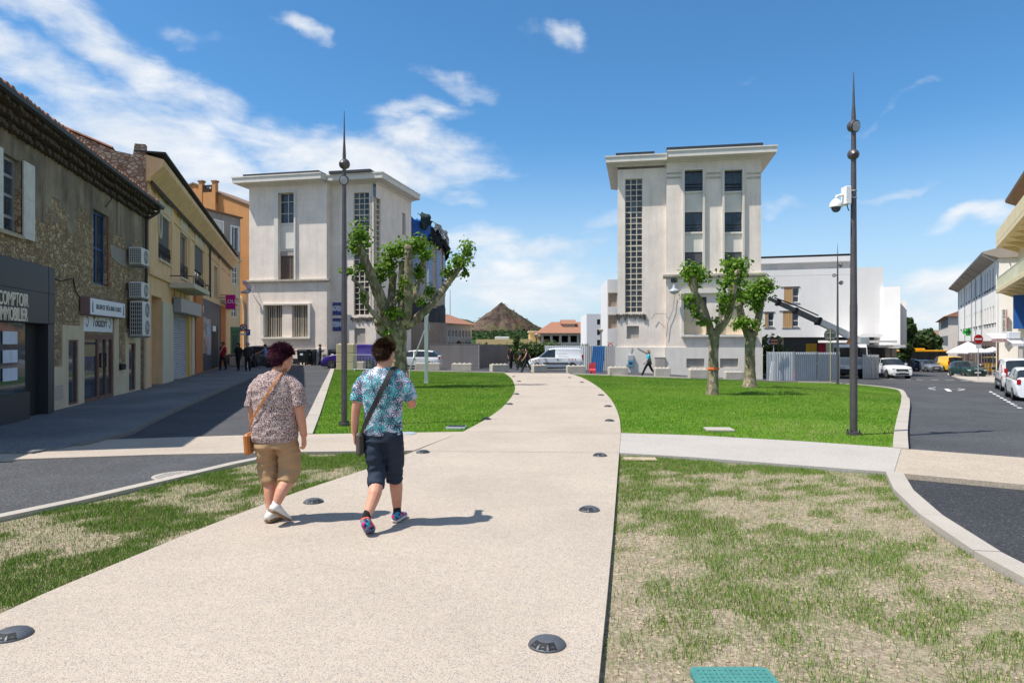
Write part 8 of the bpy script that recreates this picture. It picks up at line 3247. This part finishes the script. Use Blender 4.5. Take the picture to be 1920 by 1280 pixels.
def shoe(par,heel,toe,m,sole_m,w=.045,h=.075,name='shoe',up=None,sock=None):
 """shoe from heel point to toe point (both at sole level)"""
 heel,toe=Vector(heel),Vector(toe)
 d=(toe-heel);L=d.length;d.normalize()
 up=Vector(up or(0,0,1));up=(up-d*up.dot(d)).normalized()
 s=d.cross(up)
 st=[(0,.70,.80),(.10,.92,1.0),(.30,.92,.98),(.50,1.0,.72),(.72,1.1,.52),(.90,.95,.40),(1.0,.55,.24)]
 def body(z0,k,hs):
  vs,fs=[],[]
  for(t_,ww,hh)in st:
   c=heel+d*L*t_
   for a in range(12):
    an=2*PI*a/12
    x,z=math.cos(an),math.sin(an)
    vs.append(c+s*(x*w*ww*k)+up*(z0+(z*.5+.5)*hs*(hh if hs>.04 else 1)))
  for i in range(len(st)-1):
   for a in range(12):
    fs.append((i*12+a,i*12+(a+1)%12,(i+1)*12+(a+1)%12,(i+1)*12+a))
  fs+=[tuple(reversed(range(12))),tuple(len(st)*12-12+a for a in range(12))]
  return vs,fs
 o=MB().add(*body(.010,1,h)).build(name,m,par,smooth=True)
 MB().add(*body(-.002,1.10,.030)).build('sole',sole_m,o,smooth=True)
 return o
def print_mats():
 n=NT('speckled_blouse')
 v=n.voro(150,n.co('Object',(1,1,.9)),'Distance')
 v2=n.sep(n.voro(150,n.co('Object',(1,1,.9)),'Color'))
 c=n.mix(n.rng(v2[0],.3,.7),S(232,216,208,.88),S(214,184,176,.86))
 c=n.mix(n.rng(v,.44,.54),c,S(104,78,78,.8))
 n.bump(n.noise(140,3),.08,.004)
 MATS['blouse']=n.fin(c,.9,0,.2)
 n=NT('palm_print_shirt')
 base=S(206,204,222,.86)
 def fronds(scale,seed,nleaf,lo,hi,sharp):
  mp=n.N.new('ShaderNodeMapping')
  mp.inputs['Location'].default_value=seed
  mp.inputs['Scale'].default_value=(1,.35,1)
  n.L.new(n.co(),mp.inputs[0])
  vr=n.N.new('ShaderNodeTexVoronoi')
  vr.inputs['Scale'].default_value=scale
  vr.inputs['Randomness'].default_value=.8
  n.L.new(mp.outputs[0],vr.inputs['Vector'])
  rel=n.vmath('SUBTRACT',mp.outputs[0],vr.outputs['Position'])
  x=n.sep(rel)
  ang=n.math('ADD',n.math('ARCTAN2',x[2],x[0]),n.math('MULTIPLY',n.sep(vr.outputs['Color'])[0],6.28))
  star=n.math('POWER',n.math('ABSOLUTE',n.math('SINE',n.math('MULTIPLY',ang,nleaf))),sharp)
  rad=n.math('MULTIPLY',n.vmath('LENGTH',rel,out='Value'),scale)
  lim=n.math('ADD',lo,n.math('MULTIPLY',star,hi-lo))
  return n.rng(n.math('SUBTRACT',lim,rad),-.02,.03)
 teal=n.mix(n.noise(22,2),S(40,150,164,.85),S(120,206,206,.88))
 c=n.mix(fronds(9.5,(.3,0,.1),2.5,.05,.62,1.6),base,teal)
 c=n.mix(fronds(12,(1.7,0,.5),4.5,.03,.60,2.4),c,S(52,70,92,.8))
 c=n.mix(fronds(11,(2.9,0,1.3),2.5,.05,.50,1.4),c,teal)
 c=n.mix(fronds(14,(4.1,0,2.2),4.5,.05,.60,2.5),c,S(40,52,74,.8))
 MATS['palm_shirt']=n.fin(c,.85,0,.2)
 n=NT('bright_trainers')
 v=n.sep(n.voro(40,out='Color'))
 c=n.mix(n.rng(v[0],.4,.5),S(36,44,84,.8),S(190,40,110,.85))
 c=n.mix(n.rng(v[1],.6,.68),c,S(60,160,190,.85))
 MATS['trainer']=n.fin(c,.6,0,.3)
print_mats()
def strap(name,pts,w,m,par,off=0.0):
 """flat band following points with given outward normals"""
 C=smooth_line([p for p,_ in pts],4)
 Nn=smooth_line([n for _,n in pts],4)
 vs,fs=[],[]
 for i,p in enumerate(C):
  t_=(C[min(i+1,len(C)-1)]-C[max(i-1,0)]).normalized()
  s=t_.cross(Nn[i]).normalized()
  for(a,b)in((-w,0),(w,0),(w,.005),(-w,.005)):
   vs.append(p+s*a+Nn[i].normalized()*(b+off))
 for i in range(len(C)-1):
  for k in range(4):
   fs.append((i*4+k,i*4+(k+1)%4,i*4+4+(k+1)%4,i*4+4+k))
 return MB().add(vs,fs).build(name,m,par,smooth=False)
def woman_front():
 b=G(521,974)
 t=thing('person','woman with short burgundy hair, speckled blouse and khaki capri trousers walking away','person',(b.x,6.46,0),R(-6))
 vx=.0065
 hc=Vector((.045,.045,1.535))
 hp,HM=head_prims(hc,R(-38),1.0,R(-12))
 lw,rw=Vector((-.245,.07,.815)),Vector((.275,.0,.80))
 pl,fl=hand(lw,(.02,.10,-1),(1,.1,0),.95,.7,1)
 pr,fr=hand(rw,(-.02,.12,-1),(-1,.1,0),.95,.9,-1)
 prims=hp+pl+fl+pr+fr
 prims+=[limb([(.0,-.01,1.36),(.02,.02,1.44),(.04,.035,1.50)],[.062,.055,.052]),loft([(0,0,.80,.17,.13),(0,0,1.0,.165,.12),(0,-.01,1.2,.17,.12),(0,-.01,1.34,.16,.09),(0,0,1.40,.09,.065)]),limb([(-.14,0,1.32),(-.222,-.01,1.08),(-.245,.07,.83)],[.036,.047,.030]),limb([(.14,0,1.32),(.238,-.03,1.08),(.275,.0,.82)],[.036,.050,.032]),limb([(-.09,0,.85),(-.085,.04,.46),(-.055,.0,.28),(-.035,-.03,.09)],[.10,.070,.060,.034]),limb([(.09,0,.85),(.125,.03,.46),(.105,-.11,.31),(.075,-.16,.19)],[.10,.070,.058,.034]),limb([(-.035,-.03,.075),(-.01,.08,.05)],[.034,.028]),limb([(.075,-.16,.18),(.105,-.06,.08)],[.034,.028])]
 body=soft('body',prims,vx,SKIN,t,4)
 face_parts(t,HM)
 hair_tuft('hair',HM,1.0,hairm('burgundy_hair',(.030,.007,.014),(.13,.030,.058)),t,6000,.044,3)
 pr=[loft([(-.01,0,.755,.205,.150),(-.01,0,.80,.218,.158),(0,0,.98,.208,.150),(0,-.01,1.12,.208,.142),(0,-.015,1.24,.200,.135),(0,-.015,1.32,.176,.116),(0,-.008,1.365,.138,.096),(0,-.003,1.395,.105,.082),(.005,.005,1.415,.075,.066)],28),limb([(-.135,-.005,1.335),(-.200,-.005,1.23),(-.232,-.005,1.08)],[.058,.068,.068],14,4,True),limb([(.14,-.005,1.335),(.208,-.015,1.23),(.246,-.025,1.09)],[.058,.070,.070],14,4,True)]
 soft('blouse',pr,.008,MATS['blouse'],t,3,.013,7)
 kh=cloth('khaki_cotton',S(176,142,106,.85),.08)
 pr=[loft([(0,0,.70,.20,.145),(0,0,.80,.195,.142),(0,0,.88,.17,.12)]),limb([(-.095,0,.76),(-.10,.02,.60),(-.088,.03,.48),(-.068,.012,.365)],[.110,.098,.082,.070],14,4,True),limb([(.095,0,.76),(.120,.02,.60),(.124,.02,.49),(.112,-.045,.375)],[.110,.098,.082,.072],14,4,True)]
 tr=soft('trousers',pr,.008,kh,t,3,.020,7)
 for(x,y,z)in((-.155,.02,.37),(.215,-.02,.40)):
  MB().tube([(x,y,z),(x+.012,y-.02,z-.05),(x-.005,y-.02,z-.11)],.004,5).build('tie_cord',kh,tr)
 wl=mat('white_leather',S(226,222,214,.85),.6,.05,8)
 sl=mat('tan_sole',S(150,118,86,.8),.8,.1,6)
 shoe(t,(-.045,-.09,.012),(.02,.155,.012),wl,sl,.046,.085)
 shoe(t,(.045,-.23,.150),(.135,-.015,.012),wl,sl,.046,.085,up=(-.1,-.5,.85))
 sk=cloth('white_sock',S(226,222,226,.85))
 soft('sock',[limb([(-.035,-.035,.06),(-.037,-.03,.115)],[.040,.038])],.01,sk,t,2)
 soft('sock',[limb([(.070,-.17,.17),(.077,-.155,.215)],[.040,.038])],.01,sk,t,2)
 tan=mat('tan_leather',S(186,116,58,.85),.55,.1,8)
 strap('bag_strap',[(Vector((.085,.03,1.425)),Vector((.3,.2,1))),(Vector((.075,-.105,1.36)),Vector((.1,-.8,.6))),(Vector((.0,-.155,1.22)),Vector((0,-1,.1))),(Vector((-.09,-.150,1.08)),Vector((-.1,-1,0))),(Vector((-.175,-.115,.96)),Vector((-.6,-.8,0))),(Vector((-.225,-.04,.86)),Vector((-1,-.2,0)))],.010,tan,t,.012)
 MB().bevbox(-.03,.03,-.10,.10,-.11,.09,.02).xf(Matrix.Translation((-.255,-.02,.745))@Matrix.Rotation(R(12),4,'Z')@Matrix.Rotation(R(-4),4,'Y')).build('shoulder_bag',tan,t)
def man_front():
 b=G(718,986)
 t=thing('person','man in a palm print shirt and navy shorts walking away with a cross body bag','person',(b.x,6.30,0),R(-3))
 vx=.0065
 hc=Vector((.012,.03,1.585))
 hp,HM=head_prims(hc,R(-24),1.0,R(-4))
 lw=Vector((-.262,-.02,.855))
 pl,fl=hand(lw,(.02,.14,-1),(1,.2,0),1.0,1.0,1)
 rw=Vector((.16,.34,1.27))
 pr,fr=hand(rw,(-.45,.35,.75),(-.3,-1,.1),1.0,.9,-1)
 prims=hp+pl+fl+pr+fr
 prims+=[limb([(0,-.015,1.42),(.005,.01,1.50),(.01,.02,1.56)],[.066,.060,.056]),loft([(0,0,.84,.15,.11),(0,0,1.05,.15,.11),(0,-.01,1.25,.17,.12),(0,-.01,1.39,.165,.095),(0,0,1.45,.09,.07)]),limb([(-.15,-.01,1.365),(-.232,-.05,1.13),(-.262,-.02,.87)],[.034,.044,.032]),limb([(.155,-.01,1.365),(.262,.03,1.12),(.16,.33,1.26)],[.034,.044,.032]),limb([(-.07,0,.88),(-.055,-.02,.50),(-.035,-.18,.33),(-.075,-.30,.155)],[.085,.066,.062,.034]),limb([(.07,0,.88),(.075,.14,.47),(.085,.17,.30),(.095,.16,.09)],[.085,.066,.060,.034]),limb([(-.075,-.30,.15),(-.085,-.24,.05)],[.033,.028]),limb([(.095,.15,.075),(.105,.27,.045)],[.033,.028])]
 body=soft('body',prims,vx,SKIN,t,4)
 face_parts(t,HM)
 hair_tuft('hair',HM,.99,hairm('brown_hair',(.020,.010,.005),(.11,.055,.028)),t,5600,.034,8,low=-.06)
 pr=[loft([(0,0,.845,.172,.128),(0,0,.88,.172,.128),(0,0,1.02,.172,.126),(0,-.01,1.18,.188,.132),(0,-.015,1.30,.192,.130),(0,-.015,1.375,.172,.112),(0,-.008,1.415,.136,.094),(0,0,1.44,.105,.08),(0,.005,1.462,.078,.068)],28),limb([(-.145,-.01,1.385),(-.208,-.02,1.29),(-.238,-.045,1.15)],[.056,.064,.064],14,4,True),limb([(.15,-.01,1.385),(.214,.0,1.29),(.258,.015,1.165)],[.056,.064,.064],14,4,True)]
 soft('shirt',pr,.008,MATS['palm_shirt'],t,4,.005,8)
 nv=cloth('navy_cotton',(.012,.022,.042),.15,.8)
 pr=[loft([(0,0,.78,.172,.13),(0,0,.86,.165,.124),(0,0,.93,.15,.11)]),limb([(-.08,0,.82),(-.072,-.01,.62),(-.050,-.03,.49),(-.038,-.10,.385)],[.098,.088,.076,.068],14,4,True),limb([(.078,0,.82),(.085,.06,.62),(.076,.125,.48),(.078,.145,.38)],[.098,.088,.076,.068],14,4,True)]
 soft('shorts',pr,.008,nv,t,3,.017,7)
 cor=mat('coral_sole',S(226,104,88,.85),.7,.15,12)
 wh=mat('white_sole',S(226,220,218,.85),.7)
 shoe(t,(-.082,-.335,.165),(-.075,-.26,-.0)if False else(-.058,-.215,.012),MATS['trainer'],cor,.046,.085,up=(0,-.9,.45))
 shoe(t,(.09,.085,.012),(.12,.345,.012),MATS['trainer'],wh,.046,.085)
 sk=cloth('black_sock',(.012,.012,.014))
 soft('sock',[limb([(-.078,-.31,.13),(-.070,-.285,.19)],[.040,.038])],.01,sk,t,2)
 soft('sock',[limb([(.095,.155,.07),(.094,.16,.14)],[.040,.038])],.01,sk,t,2)
 dk=mat('dark_webbing',(.022,.018,.018),.8,.1,10)
 strap('bag_strap',[(Vector((.10,.05,1.452)),Vector((.3,.3,1))),(Vector((.095,-.09,1.415)),Vector((.1,-.7,.7))),(Vector((.03,-.150,1.27)),Vector((0,-1,.1))),(Vector((-.045,-.142,1.12)),Vector((-.05,-1,0))),(Vector((-.115,-.125,.98)),Vector((-.3,-1,0))),(Vector((-.178,-.055,.86)),Vector((-1,-.4,0)))],.022,dk,t,.010)
 MB().bevbox(-.035,.035,-.085,.085,-.12,.10,.03).xf(Matrix.Translation((-.205,-.02,.77))@Matrix.Rotation(R(8),4,'Z')).build('pouch',mat('olive_pouch',(.065,.055,.045),.8,.1,10),t)
woman_front()
man_front()
def person(label,loc,yaw,H,top,bottom,hair,stride=.0,long_hair=False,bare=False,cap=None,extra=None,sleeves='short',arms=None,seat=False,sk=SKIN):
 """smaller figure for the middle distance; faces +y"""
 t=thing('person',label,'person',loc,yaw)
 s=H/1.7
 J=lambda*p:Vector(p)*s
 hp,HM=head_prims(J(0,.03,1.58),0,s)
 a=stride
 aL=arms[0]if arms else[(-.165,0,1.37),(-.23,-.04+a*.3,1.12),(-.22,.03+a*.55,.88)]
 aR=arms[1]if arms else[(.165,0,1.37),(.23,-.04-a*.3,1.12),(.22,.03-a*.55,.88)]
 if seat:
  lL=[(-.1,0,.88),(-.14,.40,.86),(-.15,.42,.45)];lR=[(.1,0,.88),(.14,.40,.86),(.15,.42,.45)]
 else:
  lL=[(-.085,0,.90),(-.085,-a*.42+.03,.50),(-.08,-a*.95-.02,.085+max(0,a)*.12)]
  lR=[(.085,0,.90),(.085,a*.42+.03,.50),(.08,a*.95-.02,.085+max(0,-a)*.12)]
 V=lambda ps:[J(*p)for p in ps]
 prims=hp+[limb(V([(0,-.01,1.40),(0,.01,1.52)]),[.06*s,.055*s]),loft([(0,0,.85*s,.15*s,.11*s),(0,0,1.1*s,.145*s,.11*s),(0,0,1.36*s,.165*s,.10*s),(0,0,1.44*s,.09*s,.07*s)],14),limb(V(aL),[.040*s,.044*s,.030*s],8),limb(V(aR),[.040*s,.044*s,.030*s],8),limb(V(lL),[.09*s,.062*s,.038*s],8),limb(V(lR),[.09*s,.062*s,.038*s],8)]
 post=[]
 for ar,sd in((aL,1),(aR,-1)):
  w=J(*ar[-1]);d=(J(*ar[-1])-J(*ar[-2])).normalized()
  p_,f_=hand(w,d,(sd,.2,0.05),s,.6,sd)
  prims+=p_;post+=f_
 soft('body',prims,.018*s,sk,t,3,post=post)
 face_parts(t,HM,s)
 ex=.070 if sleeves=='long' else.068
 pr=[loft([(0,0,.84*s,.178*s,.130*s),(0,0,1.1*s,.175*s,.130*s),(0,0,1.30*s,.19*s,.125*s),(0,0,1.40*s,.165*s,.10*s),(0,0,1.455*s,.08*s,.07*s)],16)]
 for ar in(aL,aR):
  if sleeves=='none':break
  q=V(ar)
  pr.append(limb(q if sleeves=='long' else[q[0],q[0].lerp(q[1],.85)],[.058*s,.058*s,.046*s][:(3 if sleeves=='long' else 2)],10,4,True))
 soft('top',pr,.018*s,top,t,3,.006,7)
 k=0
 pr=[loft([(0,0,.80*s,.17*s,.125*s),(0,0,.92*s,.155*s,.115*s)],14)]
 for l in(lL,lR):
  pr.append(limb(V(l),[.100*s,.078*s,.062*s],10,4,True))
 soft('trousers',pr,.018*s,bottom,t,3,.006,7)
 for l in(lL,lR):
  q=J(*l[-1]);k=(l[-1][2]-.085)
  shoe(t,(q.x,q.y-.06*s,max(.0,q.z-.085*s+k*.8)),(q.x,q.y+.19*s,max(.0,q.z-.085*s-k*.9)),mat('dark_shoe',(.02,.018,.018),.6),TRIM,.045*s,.08*s)
 hr=hair_tuft('hair',HM,1.05*s,hair,t,420,.045,5)
 if long_hair:
  soft('long_hair',[ell(J(0,-.065,1.56),(.085*s,.05*s,.13*s)),ell(J(0,-.085,1.44),(.075*s,.035*s,.12*s))],.016,hair,t,2)
 if cap:
  MB().lathe([(.098*s,0),(.092*s,.05*s),(.05*s,.085*s),(0,.09*s)],14,J(0,.02,1.62)).build('cap',cap,t,smooth=True)
 if extra:extra(t,s)
 return t
dkh=hairm('dark_hair',(.012,.009,.008),(.035,.025,.02))
blh=hairm('blond_hair',(.30,.17,.08),(.50,.34,.18))
blk=cloth('black_cloth',(.014,.014,.016),.2)
ch=cloth('charcoal_cloth',(.03,.032,.036),.2)
def rstrap(t,s):
 strap('bag_strap',[(Vector((-.12,.06,1.46))*s,Vector((0,.5,1))),(Vector((-.05,.145,1.3))*s,Vector((0,1,.2))),(Vector((.10,.15,1.05))*s,Vector((0,1,0))),(Vector((.19,.03,.88))*s,Vector((1,.3,0)))],.02,MATS['white_paint'],t,.012)
DARK_SKIN=skin('brown_skin',S(150,100,74,.7))
def gp3(px,Y,up=0.0):
 x=at(px,640,Y).x
 return(x,Y,zt(x,Y)+up)
person('person in a red top with a pale cross strap leaving the navy shop',gp3(418,42.5,.03),R(165),1.72,cloth('red_cloth',S(176,34,40,.85)),blk,dkh,.18,extra=rstrap,sk=DARK_SKIN)
person('long haired person in black walking down the house pavement',gp3(447,42.0,.03),R(172),1.68,blk,blk,dkh,-.15,True,sk=DARK_SKIN)
person('person in dark clothes and a pale lilac cap on the pavement',gp3(465,41.5,.03),R(185),1.70,ch,blk,dkh,.12,cap=mat('lilac_cap',S(190,180,220,.85),.8),sleeves='long')
def phone(t,s):
 MB().bevbox(-.035,.035,.30,.31,1.15,1.28,.006).build('phone',TRIM,t)
person('man in a dark blue jacket looking at a phone beside the waste containers',gp3(600,58.0,-.06),R(-62),1.74,cloth('navy_jacket',(.02,.035,.07),.2),cloth('dark_trousers',(.03,.03,.04)),dkh,.03,sleeves='long',extra=phone,arms=([(-.185,0,1.39),(-.23,.02,1.12),(-.05,.27,1.18)],[(.185,0,1.39),(.23,.02,1.12),(.06,.27,1.18)]))
def handbag(t,s):
 MB().bevbox(-.33,-.23,-.12,.14,.78,.98,.02).build('handbag',TRIM,t)
 MB().tube([(-.26,-.08,.97),(-.23,0,1.25),(-.26,.1,.97)],.012,5).build('bag_handle',TRIM,t)
person('blond woman in a turquoise blouse striding left past the right tower',gp3(1216,42.5,-.09),R(90),1.63,cloth('turquoise_cloth',S(60,176,190,.85)),blk,blh,.46,True,extra=handbag)
person('person in a black sleeveless top striding left beside the van nose',gp3(988,47.5,-.085),R(80),1.72,blk,cloth('grey_black_trousers',(.022,.022,.024)),dkh,.42,sleeves='none')
person('person in black behind the striding one in the gap',gp3(975,55,-.085),R(100),1.76,blk,blk,dkh,.2)
person('person in black standing at the end of the grey fence',gp3(958,59,-.085),R(200),1.78,blk,blk,dkh,.08)
person('seated person in dark clothes on the terrace behind the green car',gp3(1821,68.0,-.25),R(-150),1.7,blk,blk,dkh,seat=True)
person('scooter rider in a pale blue shirt leaning forward',(MB_LOC.x+.28,MB_LOC.y+.05,MB_LOC.z+.02),R(192-90),1.7,cloth('pale_blue_cloth',S(110,140,186,.85)),cloth('grey_trousers',S(120,122,126,.7)),dkh,seat=True,arms=([(-.185,0,1.39),(-.26,.22,1.22),(-.27,.50,1.10)],[(.185,0,1.39),(.26,.22,1.22),(.27,.50,1.10)]))
